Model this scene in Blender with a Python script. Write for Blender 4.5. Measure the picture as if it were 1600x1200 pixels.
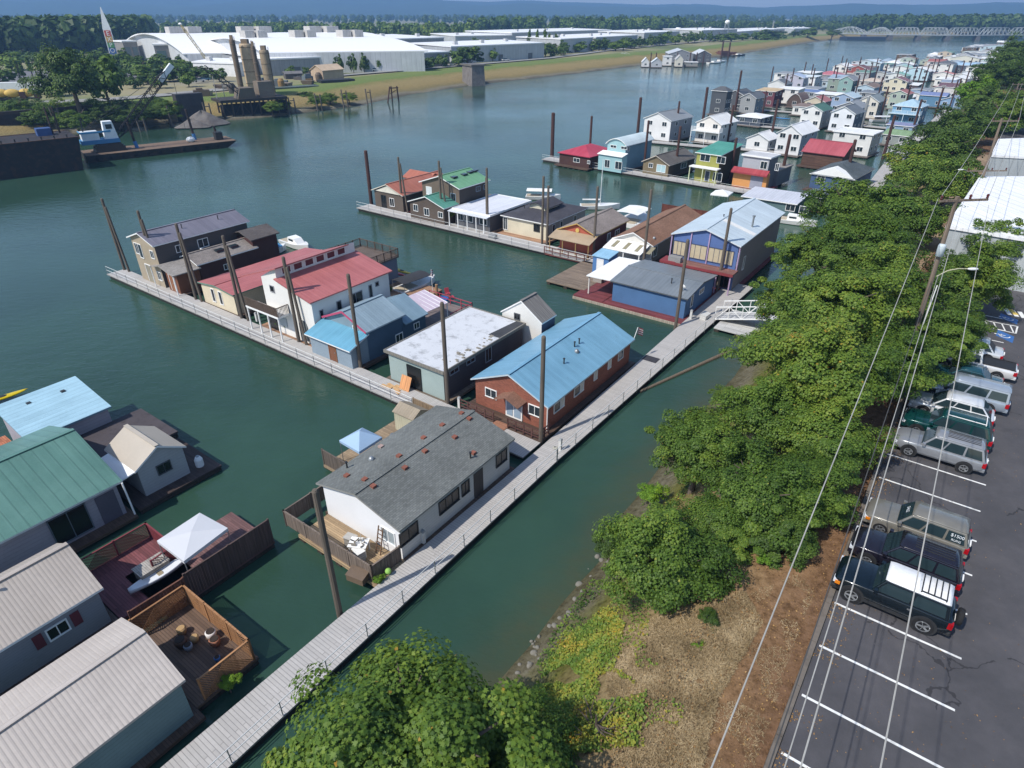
import bpy, math, random
import numpy as np
from mathutils import Vector, Matrix, noise

random.seed(7)
for o in list(bpy.data.objects):
    bpy.data.objects.remove(o)
SC = bpy.context.scene
COL = SC.collection
R = math.radians

# ---------------------------------------------------------------- camera
CAM_H, PITCH, FPX = 30.0, 30.35, 988.0
cd = bpy.data.cameras.new('camera')
cam = bpy.data.objects.new('camera', cd)
COL.objects.link(cam)
cam.location = (0, 0, CAM_H)
cam.rotation_euler = (R(90 - PITCH), 0, 0)
cd.sensor_width = 36.0
cd.lens = FPX / 1600 * 36.0
cd.clip_start = 0.2
cd.clip_end = 40000
SC.camera = cam
SC.render.resolution_x, SC.render.resolution_y = 1024, 768

# ---------------------------------------------------------------- light
SUN_EL, SUN_AZ = 50.0, 215.0          # azimuth counted from +X, direction towards the sun
wd = bpy.data.worlds.new('World')
SC.world = wd
wd.use_nodes = True
wn = wd.node_tree
sky = wn.nodes.new('ShaderNodeTexSky')
sky.sky_type = 'NISHITA'
sky.sun_disc = False
sky.sun_elevation = R(SUN_EL)
sky.sun_rotation = math.atan2(math.cos(R(SUN_AZ)), math.sin(R(SUN_AZ)))
sky.air_density, sky.dust_density, sky.ozone_density = 1.0, 0.6, 1.5
wn.links.new(sky.outputs[0], wn.nodes['Background'].inputs[0])
wn.nodes['Background'].inputs[1].default_value = 0.13
sl = bpy.data.lights.new('sun', 'SUN')
sl.energy = 3.7
sl.angle = R(0.5)
sl.color = (1.0, 0.95, 0.87)
so = bpy.data.objects.new('sun', sl)
COL.objects.link(so)
sd = Vector((math.cos(R(SUN_AZ)) * math.cos(R(SUN_EL)), math.sin(R(SUN_AZ)) * math.cos(R(SUN_EL)), math.sin(R(SUN_EL))))
so.rotation_euler = sd.to_track_quat('Z', 'Y').to_euler()
so.location = (0, 0, 400)
SC.view_settings.view_transform = 'Standard'
SC.view_settings.look = 'None'
SC.view_settings.exposure = 0.4
SC.view_settings.gamma = 1.0
SC.render.engine = 'CYCLES'
SC.cycles.max_bounces = 6
SC.cycles.diffuse_bounces = 3
SC.cycles.glossy_bounces = 3
SC.cycles.transmission_bounces = 3
SC.cycles.volume_bounces = 0
SC.cycles.transparent_max_bounces = 6

# ---------------------------------------------------------------- surveying: from a sight line to a point of the site
CP, SP = math.cos(R(PITCH)), math.sin(R(PITCH))
def at(x, y, z=0.0):
    a, b = x - 800.0, y - 600.0
    v = (a, FPX * CP - b * SP, -FPX * SP - b * CP)
    k = (z - CAM_H) / v[2]
    return Vector((v[0] * k, v[1] * k, z))
def pry(P):
    z = P[2] - CAM_H
    return 600 + FPX * (-P[1] * SP - z * CP) / (P[1] * CP - z * SP)
def zof(P, ypix):                     # height over the ground point P at which a sight line at ypix passes
    lo, hi = -5.0, CAM_H - .05
    if ypix < 22: hi = 400.
    for _ in range(50):
        m = (lo + hi) / 2
        if pry((P[0], P[1], m)) > ypix: lo = m
        else: hi = m
    return lo
# site grid: s runs along the piers, t along the main walkway
TA = R(54.0)
S = Vector((math.sin(TA), -math.cos(TA), 0)); T = Vector((math.cos(TA), math.sin(TA), 0))
RZ = TA - math.pi / 2
def W(s, t, z=0.0): return S * s + T * t + Vector((0, 0, z))
def ST(x, y, z=0.0):
    p = at(x, y, z); return p.dot(S), p.dot(T)

# ---------------------------------------------------------------- mesh and object helpers
class MB:
    def __init__(s): s.v = []; s.f = []; s.m = []
    def face(s, pts, m=0):
        i = len(s.v); s.v += [tuple(p) for p in pts]; s.f.append(tuple(range(i, i + len(pts)))); s.m.append(m)
    def hexa(s, b, t, m=0, mt=None):
        i = len(s.v); s.v += [tuple(p) for p in b] + [tuple(p) for p in t]
        n = len(b)
        s.f.append(tuple(i + k for k in reversed(range(n)))); s.m.append(m)
        s.f.append(tuple(i + n + k for k in range(n))); s.m.append(m if mt is None else mt)
        for k in range(n):
            j = (k + 1) % n
            s.f.append((i + k, i + j, i + n + j, i + n + k)); s.m.append(m)
    def box(s, x0, x1, y0, y1, z0, z1, m=0, mt=None):
        s.hexa([(x0, y0, z0), (x1, y0, z0), (x1, y1, z0), (x0, y1, z0)],
               [(x0, y0, z1), (x1, y0, z1), (x1, y1, z1), (x0, y1, z1)], m, mt)
    def slab(s, poly, th, m=0, me=None):          # sheet with thickness th below it; poly counter-clockwise from above
        s.hexa([(p[0], p[1], p[2] - th) for p in poly], poly, m if me is None else me, m)
    def prism_y(s, prof, y0, y1, m=0):            # profile (x, z) counter-clockwise seen from -y
        s.hexa([(x, y0, z) for x, z in prof][::-1], [(x, y1, z) for x, z in prof][::-1], m)
    def prism_x(s, prof, x0, x1, m=0):            # profile (y, z) counter-clockwise seen from +x
        s.hexa([(x0, y, z) for y, z in prof], [(x1, y, z) for y, z in prof], m)
    def tube(s, p0, p1, r0, r1=None, n=8, m=0, cap=True):
        if r1 is None: r1 = r0
        p0, p1 = Vector(p0), Vector(p1); d = p1 - p0
        if d.length < 1e-6: return
        d.normalize(); a = d.orthogonal().normalized(); b = d.cross(a)
        i = len(s.v)
        for p, r in ((p0, r0), (p1, r1)):
            for k in range(n):
                c = 2 * math.pi * k / n
                s.v.append(tuple(p + a * (r * math.cos(c)) + b * (r * math.sin(c))))
        for k in range(n):
            j = (k + 1) % n
            s.f.append((i + k, i + j, i + n + j, i + n + k)); s.m.append(m)
        if cap:
            s.f.append(tuple(i + k for k in reversed(range(n)))); s.m.append(m)
            s.f.append(tuple(i + n + k for k in range(n))); s.m.append(m)
    def path(s, pts, r, n=6, m=0):
        for a, b in zip(pts, pts[1:]): s.tube(a, b, r, r, n, m)
    def bar(s, p0, p1, w, h, m=0):                # rectangular beam between two points
        p0, p1 = Vector(p0), Vector(p1); d = (p1 - p0).normalized()
        u = Vector((0, 0, 1)) if abs(d.z) < .95 else Vector((0, 1, 0))
        a = d.cross(u).normalized() * (w / 2); b = a.cross(d).normalized() * (h / 2)
        q = [-a - b, a - b, a + b, -a + b]
        s.hexa([p0 + k for k in q], [p1 + k for k in q], m)
    def rev(s, prof, c=(0, 0, 0), n=16, m=0):     # profile (r, z)
        i = len(s.v)
        for r, z in prof:
            for k in range(n):
                a = 2 * math.pi * k / n
                s.v.append((c[0] + r * math.cos(a), c[1] + r * math.sin(a), c[2] + z))
        for q in range(len(prof) - 1):
            for k in range(n):
                j = (k + 1) % n
                s.f.append((i + q * n + k, i + q * n + j, i + q * n + n + j, i + q * n + n + k)); s.m.append(m)
        s.f.append(tuple(i + k for k in reversed(range(n)))); s.m.append(m)
        q = len(prof) - 1
        s.f.append(tuple(i + q * n + k for k in range(n))); s.m.append(m)
    def ell(s, c, r, m=0, n=12, k=7):
        s2 = [(math.sin(math.pi * (j + .02) / (k + .04)), -math.cos(math.pi * (j + .02) / (k + .04))) for j in range(k + 1)]
        i = len(s.v); s.rev(s2, (0, 0, 0), n, m)
        for q in range(i, len(s.v)):
            v = s.v[q]; s.v[q] = (c[0] + v[0] * r[0], c[1] + v[1] * r[1], c[2] + v[2] * r[2])
    def loft(s, rings, m=0, closed=True, cap=True):
        i = len(s.v); n = len(rings[0])
        for r in rings: s.v += [tuple(p) for p in r]
        for q in range(len(rings) - 1):
            for k in range(n if closed else n - 1):
                j = (k + 1) % n
                s.f.append((i + q * n + k, i + q * n + j, i + q * n + n + j, i + q * n + n + k)); s.m.append(m)
        if cap:
            s.f.append(tuple(i + k for k in reversed(range(n)))); s.m.append(m)
            q = len(rings) - 1
            s.f.append(tuple(i + q * n + k for k in range(n))); s.m.append(m)
    def build(s, name, mats, parent=None, smooth=False, loc=None, rz=0.0, bevel=0):
        me = bpy.data.meshes.new(name)
        me.from_pydata(s.v, [], s.f)
        if not isinstance(mats, (list, tuple)): mats = [mats]
        for m in mats: me.materials.append(m)
        for p, m in zip(me.polygons, s.m): p.material_index = m; p.use_smooth = smooth
        uv = me.uv_layers.new(name='metres').data
        for p in me.polygons:
            n = p.normal
            if abs(n.z) > .985: a, b = Vector((1, 0, 0)), Vector((0, 1, 0))
            else:
                a = Vector((0, 0, 1)).cross(n).normalized(); b = n.cross(a)
            for li in p.loop_indices:
                c = me.vertices[me.loops[li].vertex_index].co
                uv[li].uv = (c.dot(a), c.dot(b))
        ob = bpy.data.objects.new(name, me); COL.objects.link(ob)
        if parent is not None: ob.parent = parent
        if loc is not None: ob.location = loc
        if rz: ob.rotation_euler.z = rz
        if bevel:
            md = ob.modifiers.new('soft_edges', 'BEVEL'); md.width = bevel; md.segments = 2; md.limit_method = 'ANGLE'; md.angle_limit = R(40)
        return ob

def tag(o, label=None, cat=None, group=None, kind=None):
    if label: o['label'] = label
    if cat: o['category'] = cat
    if group: o['group'] = group
    if kind: o['kind'] = kind
    return o
def thing(name, label, cat, loc=(0, 0, 0), rz=0.0, group=None):
    o = bpy.data.objects.new(name, None); COL.objects.link(o)
    o.empty_display_size = .3; o.location = loc; o.rotation_euler = (0, 0, rz)
    return tag(o, label, cat, group)
def dup(root, loc=None, rz=None, label=None, group=None, sc=None):
    r = root.copy(); COL.objects.link(r)
    if loc is not None: r.location = loc
    if rz is not None: r.rotation_euler = (0, 0, rz)
    if sc is not None: r.scale = sc if isinstance(sc, (tuple, list)) else (sc, sc, sc)
    if label: r['label'] = label
    if group: r['group'] = group
    for ch in list(root.children):
        c = ch.copy(); COL.objects.link(c); c.parent = r
        for g in list(ch.children):
            d = g.copy(); COL.objects.link(d); d.parent = c
    return r

# ---------------------------------------------------------------- procedural materials
def lin(h):
    h = h.lstrip('#'); c = [int(h[i:i + 2], 16) / 255 for i in (0, 2, 4)]
    return [x / 12.92 if x <= .04045 else ((x + .055) / 1.055) ** 2.4 for x in c]
MATS = {}
def mat(hexcol, pat='plain', rough=.7, k=1.0, var=.16, metal=0.0, spec=.4):
    key = (hexcol, pat, rough, k, var, metal)
    if key in MATS: return MATS[key]
    m = bpy.data.materials.new('%s_%s' % (pat, hexcol.lstrip('#'))); m.use_nodes = True
    nt = m.node_tree; N = nt.nodes; L = nt.links; b = N['Principled BSDF']
    c = lin(hexcol); gy = .3 * c[0] + .55 * c[1] + .15 * c[2]; c = [gy + (x - gy) * .8 for x in c]
    b.inputs['Roughness'].default_value = rough; b.inputs['Metallic'].default_value = metal
    b.inputs['Specular IOR Level'].default_value = spec
    def node(t, **kw):
        n = N.new(t)
        for a, v in kw.items(): setattr(n, a, v)
        return n
    def math_(op, a, bb=None, c_=None):
        n = node('ShaderNodeMath', operation=op)
        for i, q in enumerate((a, bb, c_)):
            if q is None: continue
            if isinstance(q, (int, float)): n.inputs[i].default_value = q
            else: L.new(q, n.inputs[i])
        return n.outputs[0]
    def mix(f, a, bb, bt='MIX'):
        n = node('ShaderNodeMix', data_type='RGBA', blend_type=bt)
        for i, q in ((0, f), (6, a), (7, bb)):
            if isinstance(q, (int, float)): n.inputs[i].default_value = q
            elif isinstance(q, (list, tuple)): n.inputs[i].default_value = (*q[:3], 1)
            else: L.new(q, n.inputs[i])
        return n.outputs[2]
    tc = node('ShaderNodeTexCoord')
    def noise_(sc, det=4, src='Object', ro=.6):
        n = node('ShaderNodeTexNoise'); n.inputs['Scale'].default_value = sc; n.inputs['Detail'].default_value = det; n.inputs['Roughness'].default_value = ro
        L.new(tc.outputs[src], n.inputs['Vector']); return n.outputs[0]
    sx = node('ShaderNodeSeparateXYZ'); L.new(tc.outputs['UV'], sx.inputs[0])
    u, v = sx.outputs[0], sx.outputs[1]
    big, fine = noise_(.45), noise_(7.0, 3)
    f = math_('ADD', math_('MULTIPLY', big, .65), math_('MULTIPLY', fine, .35))
    f = math_('MULTIPLY_ADD', f, 2.6, -.8); 
    base = mix(f, [x * (1 - var * 1.2) for x in c], [min(1, x * (1 + var)) for x in c])
    if pat in ('ribs', 'corr', 'shingle', 'siding'):
        fade = math_('MULTIPLY_ADD', noise_(.23, 6, 'Object', .7), 3.2, -1.35)
        base = mix(math_('MULTIPLY', fade, .42 if pat != 'siding' else .18), base, [min(1, x * 1.25 + .05) for x in c])
        grime = math_('MULTIPLY_ADD', noise_(.9, 9, 'Object', .75), 5.0, -2.75)
        base = mix(math_('MULTIPLY', math_('MAXIMUM', grime, 0.0), .42), base, [x * .45 + .01 for x in c])
    bump = None; bs = .02
    if pat in ('siding', 'ribs', 'corr'):
        q, per = (v, .19 * k) if pat == 'siding' else (u, .42 * k if pat == 'ribs' else .16 * k)
        fr = math_('FRACT', math_('DIVIDE', q, per))
        if pat == 'siding': h = fr; line = math_('GREATER_THAN', fr, .88)
        elif pat == 'ribs':
            h = math_('GREATER_THAN', fr, .82); line = math_('GREATER_THAN', fr, .9)
            streak = node('ShaderNodeTexNoise'); streak.inputs['Scale'].default_value = 1; mp = node('ShaderNodeMapping'); mp.inputs['Scale'].default_value = (2.2, .12, 1)
            L.new(tc.outputs['UV'], mp.inputs[0]); L.new(mp.outputs[0], streak.inputs['Vector'])
            base = mix(math_('MULTIPLY', math_('SUBTRACT', streak.outputs[0], .42), 1.3), base, [min(1, x * 1.35 + .03) for x in c])
        else: h = math_('PINGPONG', fr, .5); line = math_('GREATER_THAN', fr, .8)
        base = mix(math_('MULTIPLY', line, .33), base, [x * .5 for x in c]); bump = h; bs = .018
    elif pat in ('shingle', 'brick', 'planks', 'boards_x', 'boards_y'):
        bt = node('ShaderNodeTexBrick'); mpb = node('ShaderNodeMapping'); mpb.inputs['Rotation'].default_value[2] = math.pi / 2 if pat == 'boards_y' else 0; L.new(tc.outputs['UV'], mpb.inputs[0]); L.new(mpb.outputs[0], bt.inputs['Vector'])
        bw, rh, mo = {'shingle': (.3, .14, .014), 'brick': (.24, .085, .012), 'planks': (3.2, .15, .012), 'boards_x': (6, .2, .016), 'boards_y': (6, .2, .016)}[pat]
        bt.inputs['Scale'].default_value = 1; bt.inputs['Brick Width'].default_value = bw * k; bt.inputs['Row Height'].default_value = rh * k
        bt.inputs['Mortar Size'].default_value = mo * k; bt.inputs['Mortar Smooth'].default_value = .3
        lo, hi = {'shingle': (.82, 1.14), 'planks': (.72, 1.22), 'brick': (.8, 1.2)}.get(pat, (.93, 1.06))
        bt.inputs['Color1'].default_value = (lo, lo, lo, 1); bt.inputs['Color2'].default_value = (hi, hi, hi, 1)
        mg = {'brick': 1.25, 'shingle': .68, 'boards_x': .62, 'boards_y': .62}.get(pat, .5)
        bt.inputs['Mortar'].default_value = (mg, mg, mg, 1)
        base = mix(1.0, base, bt.outputs[0], 'MULTIPLY')
        bump = math_('SUBTRACT', 1.0, bt.outputs[1]); bs = .01
    elif pat == 'rust':
        r = math_('MULTIPLY_ADD', noise_(.9, 6), 4.0, -2.0)
        mp = node('ShaderNodeMapping'); mp.inputs['Scale'].default_value = (1.3, .15, 1); L.new(tc.outputs['UV'], mp.inputs[0])
        st = node('ShaderNodeTexNoise'); st.inputs['Scale'].default_value = 1.0; L.new(mp.outputs[0], st.inputs['Vector'])
        base = mix(math_('MULTIPLY', math_('MULTIPLY', r, st.outputs[0]), .9), base, [.12, .05, .028])
    elif pat == 'timber':
        mp = node('ShaderNodeMapping'); mp.inputs['Scale'].default_value = (9, .35, 9); L.new(tc.outputs['UV'], mp.inputs[0])
        st = node('ShaderNodeTexNoise'); st.inputs['Scale'].default_value = 1.0; st.inputs['Detail'].default_value = 5; L.new(mp.outputs[0], st.inputs['Vector'])
        base = mix(math_('MULTIPLY_ADD', st.outputs[0], 3.0, -1.0), [x * .6 for x in c], [x * 1.3 for x in c]); bump = st.outputs[0]; bs = .02
    elif pat == 'patchy':
        r = math_('MULTIPLY_ADD', noise_(1.1, 8, 'Object', .7), 6.0, -3.1)
        base = mix(r, base, [x * .55 for x in c])
    elif pat == 'soil':
        r = math_('MULTIPLY_ADD', noise_(.35, 10, 'Object', .75), 3.0, -1.0)
        base = mix(r, base, [c[0] * .5, c[1] * .45, c[2] * .45]); bump = noise_(3, 8); bs = .06
    L.new(base, b.inputs['Base Color'])
    if bump is not None:
        bn = node('ShaderNodeBump'); bn.inputs['Distance'].default_value = bs; bn.inputs['Strength'].default_value = .8
        L.new(bump, bn.inputs['Height']); L.new(bn.outputs[0], b.inputs['Normal'])
    MATS[key] = m
    return m
def glossy(hexcol, rough=.12, metal=0.0, coat=0.0, spec=.5):
    key = (hexcol, 'glossy', rough, metal, coat)
    if key in MATS: return MATS[key]
    m = bpy.data.materials.new('gloss_' + hexcol.lstrip('#')); m.use_nodes = True
    nt = m.node_tree; b = nt.nodes['Principled BSDF']
    n = nt.nodes.new('ShaderNodeTexNoise'); n.inputs['Scale'].default_value = 2.5; n.inputs['Detail'].default_value = 4
    tc = nt.nodes.new('ShaderNodeTexCoord'); nt.links.new(tc.outputs['Object'], n.inputs['Vector'])
    mx = nt.nodes.new('ShaderNodeMix'); mx.data_type = 'RGBA'; c = lin(hexcol)
    mx.inputs[6].default_value = (*[x * .85 for x in c], 1); mx.inputs[7].default_value = (*[min(1, x * 1.12) for x in c], 1)
    nt.links.new(n.outputs[0], mx.inputs[0]); nt.links.new(mx.outputs[2], b.inputs['Base Color'])
    b.inputs['Roughness'].default_value = rough; b.inputs['Metallic'].default_value = metal
    b.inputs['Coat Weight'].default_value = coat; b.inputs['Coat Roughness'].default_value = .05; b.inputs['Specular IOR Level'].default_value = spec
    MATS[key] = m
    return m
GLASS = glossy('#2a343a', .05)
WHITE = mat('#e6e6e4', rough=.6, var=.06)
WOODGREY = mat('#7b7166', 'planks'); WOODBROWN = mat('#5a4436', 'planks'); LOG = mat('#3c342b', 'timber', .9)
REDDECK = mat('#7a3236', 'planks'); TANDECK = mat('#a87c58', 'planks')
STEEL = mat('#9a9fa2', rough=.45, metal=.6); DARKMETAL = mat('#2e2f31', rough=.5)

# ---------------------------------------------------------------- the setting: river, banks, plain, hills
def attr_mat(name, build):
    m = bpy.data.materials.new(name); m.use_nodes = True
    nt = m.node_tree; build(nt, nt.nodes, nt.links, nt.nodes['Principled BSDF']); return m
def ramp(nt, fac, stops):
    r = nt.nodes.new('ShaderNodeValToRGB'); e = r.color_ramp.elements
    while len(e) > 1: e.remove(e[0])
    e[0].position = stops[0][0]; e[0].color = (*lin(stops[0][1]), 1)
    for p, c in stops[1:]:
        q = e.new(p); q.color = (*lin(c), 1)
    nt.links.new(fac, r.inputs[0]); return r.outputs[0]
def nz(nt, sc, det=6, ro=.6, src='Object', stretch=None):
    tc = nt.nodes.new('ShaderNodeTexCoord'); n = nt.nodes.new('ShaderNodeTexNoise')
    n.inputs['Scale'].default_value = sc; n.inputs['Detail'].default_value = det; n.inputs['Roughness'].default_value = ro
    if stretch:
        mp = nt.nodes.new('ShaderNodeMapping'); mp.inputs['Scale'].default_value = stretch[0]; mp.inputs['Rotation'].default_value[2] = stretch[1]
        nt.links.new(tc.outputs[src], mp.inputs[0]); nt.links.new(mp.outputs[0], n.inputs['Vector'])
    else: nt.links.new(tc.outputs[src], n.inputs['Vector'])
    return n.outputs[0]
def mth(nt, op, a, b=None, c=None):
    n = nt.nodes.new('ShaderNodeMath'); n.operation = op
    for i, q in enumerate((a, b, c)):
        if q is None: continue
        if isinstance(q, (int, float)): n.inputs[i].default_value = q
        else: nt.links.new(q, n.inputs[i])
    return n.outputs[0]

SHORE_R = [(-52, -45), (-30, -18), (-12, 6), (-2, 19), (1.1, 23), (2.8, 25.5), (5.6, 29), (7.6, 33), (12.2, 40), (19.5, 50), (26, 60), (33, 71), (46, 88), (61, 108), (103, 168), (196, 292), (402, 563), (640, 860), (900, 1010), (1500, 1000)]
SHORE_L = [(-260, 30), (-170, 128), (-125, 199), (-105, 218), (-90, 222), (-75, 237), (-58, 260), (-44, 297), (-18, 341), (38, 410), (94, 486), (142, 540), (195, 612), (352, 857), (470, 1010), (545, 1085), (700, 1170), (900, 1205), (1400, 1130), (3500, 800)]
LOT_Z, FAR_Z = 7.0, 4.6
def resample(pts, step):
    out = []
    for a, b in zip(pts, pts[1:]):
        a, b = Vector((*a, 0)), Vector((*b, 0)); n = max(1, int((b - a).length / step))
        out += [a.lerp(b, i / n) for i in range(n)]
    return out + [Vector((*pts[-1], 0))]
def strip_bank(name, pts, side, rows, step, mat_, amp):
    """loft a bank along the shore line: rows = [(offset inland, height, noise amount)]"""
    P = resample(pts, step); vs = []; fs = []; d = []
    for i, p in enumerate(P):
        tg = (P[min(i + 2, len(P) - 1)] - P[max(i - 2, 0)]).normalized()
        nrm = Vector((-tg.y, tg.x, 0)) * side
        for off, z, na in rows:
            q = p + nrm * off
            n1 = noise.noise(Vector((q.x * .35, q.y * .35, 1.3))) + .5 * noise.noise(Vector((q.x * 1.1, q.y * 1.1, 4)))
            vs.append((q.x + n1 * na * .6, q.y + n1 * na * .6, z + n1 * na * amp)); d.append(off)
    k = len(rows)
    for i in range(len(P) - 1):
        for j in range(k - 1):
            q = (i * k + j, (i + 1) * k + j, (i + 1) * k + j + 1, i * k + j + 1)
            fs.append(q if side < 0 else q[::-1])
    me = bpy.data.meshes.new(name); me.from_pydata(vs, [], fs); me.materials.append(mat_)
    at_ = me.attributes.new('inland', 'FLOAT', 'POINT'); at_.data.foreach_set('value', d)
    for p in me.polygons: p.use_smooth = True
    ob = bpy.data.objects.new(name, me); COL.objects.link(ob); return tag(ob, kind='structure'), P

def mk_bank(nt, N, L, b, stops, sc=.25, jit=6.0):
    a = N.new('ShaderNodeAttribute'); a.attribute_name = 'inland'
    n1 = nz(nt, sc, 8, .7); n2 = nz(nt, 2.2, 8, .75)
    f = mth(nt, 'ADD', a.outputs['Fac'], mth(nt, 'MULTIPLY_ADD', n1, jit * 2, -jit))
    f = mth(nt, 'DIVIDE', f, stops[1])
    col = ramp(nt, f, stops[0])
    mx = N.new('ShaderNodeMix'); mx.data_type = 'RGBA'; mx.blend_type = 'MULTIPLY'; mx.inputs[0].default_value = 1
    L.new(col, mx.inputs[6]); L.new(ramp(nt, n2, [(.3, '#8a8378'), (.5, '#dedad2'), (.7, '#ffffff')]), mx.inputs[7])
    L.new(mx.outputs[2], b.inputs['Base Color']); b.inputs['Roughness'].default_value = .95; b.inputs['Specular IOR Level'].default_value = .1
    bp = N.new('ShaderNodeBump'); bp.inputs['Distance'].default_value = .12; L.new(n2, bp.inputs['Height']); L.new(bp.outputs[0], b.inputs['Normal'])
m_bank_r = attr_mat('bank_soil', lambda *a: mk_bank(*a, ([(0, '#5d5a45'), (.10, '#7a7564'), (.2, '#6f7038'), (.34, '#948360'), (.5, '#a3906e'), (.68, '#96785a'), (.85, '#836650'), (1, '#725f52')], 15.0), .3, 2.0))
m_bank_l = attr_mat('levee_grass', lambda *a: mk_bank(*a, ([(0, '#67645a'), (.08, '#8b8779'), (.16, '#857c58'), (.3, '#9d8d62'), (.5, '#a4956a'), (.62, '#928c5c'), (.7, '#788c50'), (1, '#7c8d54')], 26.0), .05, 5.0))
rows_r = [(-9, -2.5, .2), (-3, -.9, .3), (0, .02, .5), (1.2, .8, .7), (2.4, 1.8, .6), (3.8, 3.2, .5), (5.2, 4.8, .4), (6.6, 6.1, .3), (8.0, 6.75, .15), (10, LOT_Z - .06, .1), (12, LOT_Z - .05, .06), (14.5, LOT_Z - .05, .05), (22, LOT_Z - .05, .02)]
bank_r, PR = strip_bank('riverbank', SHORE_R[:17], -1, rows_r, 1.6, m_bank_r, .35)
rows_l = [(-12, -2, .2), (0, .02, .4), (2.5, .8, .5), (5, 1.2, .4), (9, 2.2, .5), (14, 3.8, .5), (18, 4.7, .3), (24, 4.95, .15), (28, FAR_Z + .02, .05), (40, FAR_Z + .01, 0)]
bank_l, PL = strip_bank('levee', SHORE_L, 1, rows_l, 9, m_bank_l, .6)

m_plain = attr_mat('plain_ground', lambda nt, N, L, b: (L.new(ramp(nt, nz(nt, .012, 8, .65), [(.3, '#4e5a34'), (.45, '#6f7448'), (.55, '#8d8462'), (.7, '#7d7a70')]), b.inputs['Base Color']), b.inputs.__getitem__('Roughness').__setattr__('default_value', .95)))
def ngon(name, pts, z, m, kind='structure'):
    g = MB(); g.face([(p[0], p[1], z) for p in pts]); o = g.build(name, m); return tag(o, kind=kind)
inner = []
for i, p in enumerate(PL):
    tg = (PL[min(i + 2, len(PL) - 1)] - PL[max(i - 2, 0)]).normalized()
    inner.append((p.x - tg.y * 30, p.y + tg.x * 30))
ngon('ground', inner[::3] + [(9500, 1500), (9500, 9500), (-9500, 9500), (-9500, 30)], FAR_Z, m_plain)
inr = []
for i, p in enumerate(PR[::6]):
    j = i * 6; tg = (PR[min(j + 2, len(PR) - 1)] - PR[max(j - 2, 0)]).normalized(); inr.append((p.x + tg.y * 14, p.y - tg.x * 14))
ngon('ground', inr + [(640, 840), (1500, 960), (3500, 700), (3500, -300), (-60, -300)], LOT_Z - .08, m_plain)

def mk_water(nt, N, L, b):
    a = N.new('ShaderNodeAttribute'); a.attribute_name = 'shallow'
    n0 = nz(nt, .03, 5, .6); c = ramp(nt, n0, [(.35, '#273f34'), (.65, '#345042')])
    mx = N.new('ShaderNodeMix'); mx.data_type = 'RGBA'
    f = mth(nt, 'MULTIPLY', a.outputs['Fac'], mth(nt, 'MULTIPLY_ADD', nz(nt, .45, 6, .7), 1.3, -.1)); f = mth(nt, 'MINIMUM', f, .75)
    L.new(f, mx.inputs[0]); L.new(c, mx.inputs[6]); mx.inputs[7].default_value = (*lin('#4b4730'), 1)
    L.new(mx.outputs[2], b.inputs['Base Color'])
    b.inputs['IOR'].default_value = 1.33; L.new(mth(nt, 'MULTIPLY_ADD', nz(nt, .012, 4, .6, 'Object', ((1, 2.6, 1), .7)), .34, -.09), b.inputs['Roughness'])
    w1 = nz(nt, .55, 3, .55, 'Object', ((1, 1.9, 1), .75)); w2 = nz(nt, 2.6, 3, .6, 'Object', ((1, 1.6, 1), .55)); w3 = nz(nt, .018, 3, .5)
    amp = mth(nt, 'MULTIPLY_ADD', w3, 2.2, -.55); amp = mth(nt, 'MAXIMUM', amp, .12)
    h = mth(nt, 'MULTIPLY', mth(nt, 'ADD', w1, mth(nt, 'MULTIPLY', w2, .35)), amp)
    bp = N.new('ShaderNodeBump'); bp.inputs['Distance'].default_value = .11; bp.inputs['Strength'].default_value = 1.0
    L.new(h, bp.inputs['Height']); L.new(bp.outputs[0], b.inputs['Normal'])
m_water = attr_mat('river_water', mk_water)
def river():
    xs = np.concatenate([np.linspace(-3000, -130, 8), np.linspace(-120, 80, 80), np.linspace(90, 4000, 14)])
    ys = np.concatenate([np.linspace(-300, -5, 4), np.linspace(0, 120, 60), np.linspace(135, 400, 12), np.linspace(450, 2500, 10)])
    sh = [Vector((*p, 0)) for p in SHORE_R[3:14]]
    vs, val = [], []
    for y in ys:
        for x in xs:
            p = Vector((x, y, 0)); best = 1e9
            if -20 < x < 70 and 0 < y < 120:
                for a, b in zip(sh, sh[1:]):
                    ab = b - a; t = max(0, min(1, (p - a).dot(ab) / ab.length_squared)); best = min(best, (p - a - ab * t).length)
            vs.append((x, y, 0)); val.append(max(0, 1 - best / 3.2))
    n = len(xs); fs = [(j * n + i, j * n + i + 1, (j + 1) * n + i + 1, (j + 1) * n + i) for j in range(len(ys) - 1) for i in range(n - 1)]
    me = bpy.data.meshes.new('river'); me.from_pydata(vs, [], fs); me.materials.append(m_water)
    me.attributes.new('shallow', 'FLOAT', 'POINT').data.foreach_set('value', val)
    o = bpy.data.objects.new('river', me); COL.objects.link(o); tag(o, kind='structure')
river()

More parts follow.
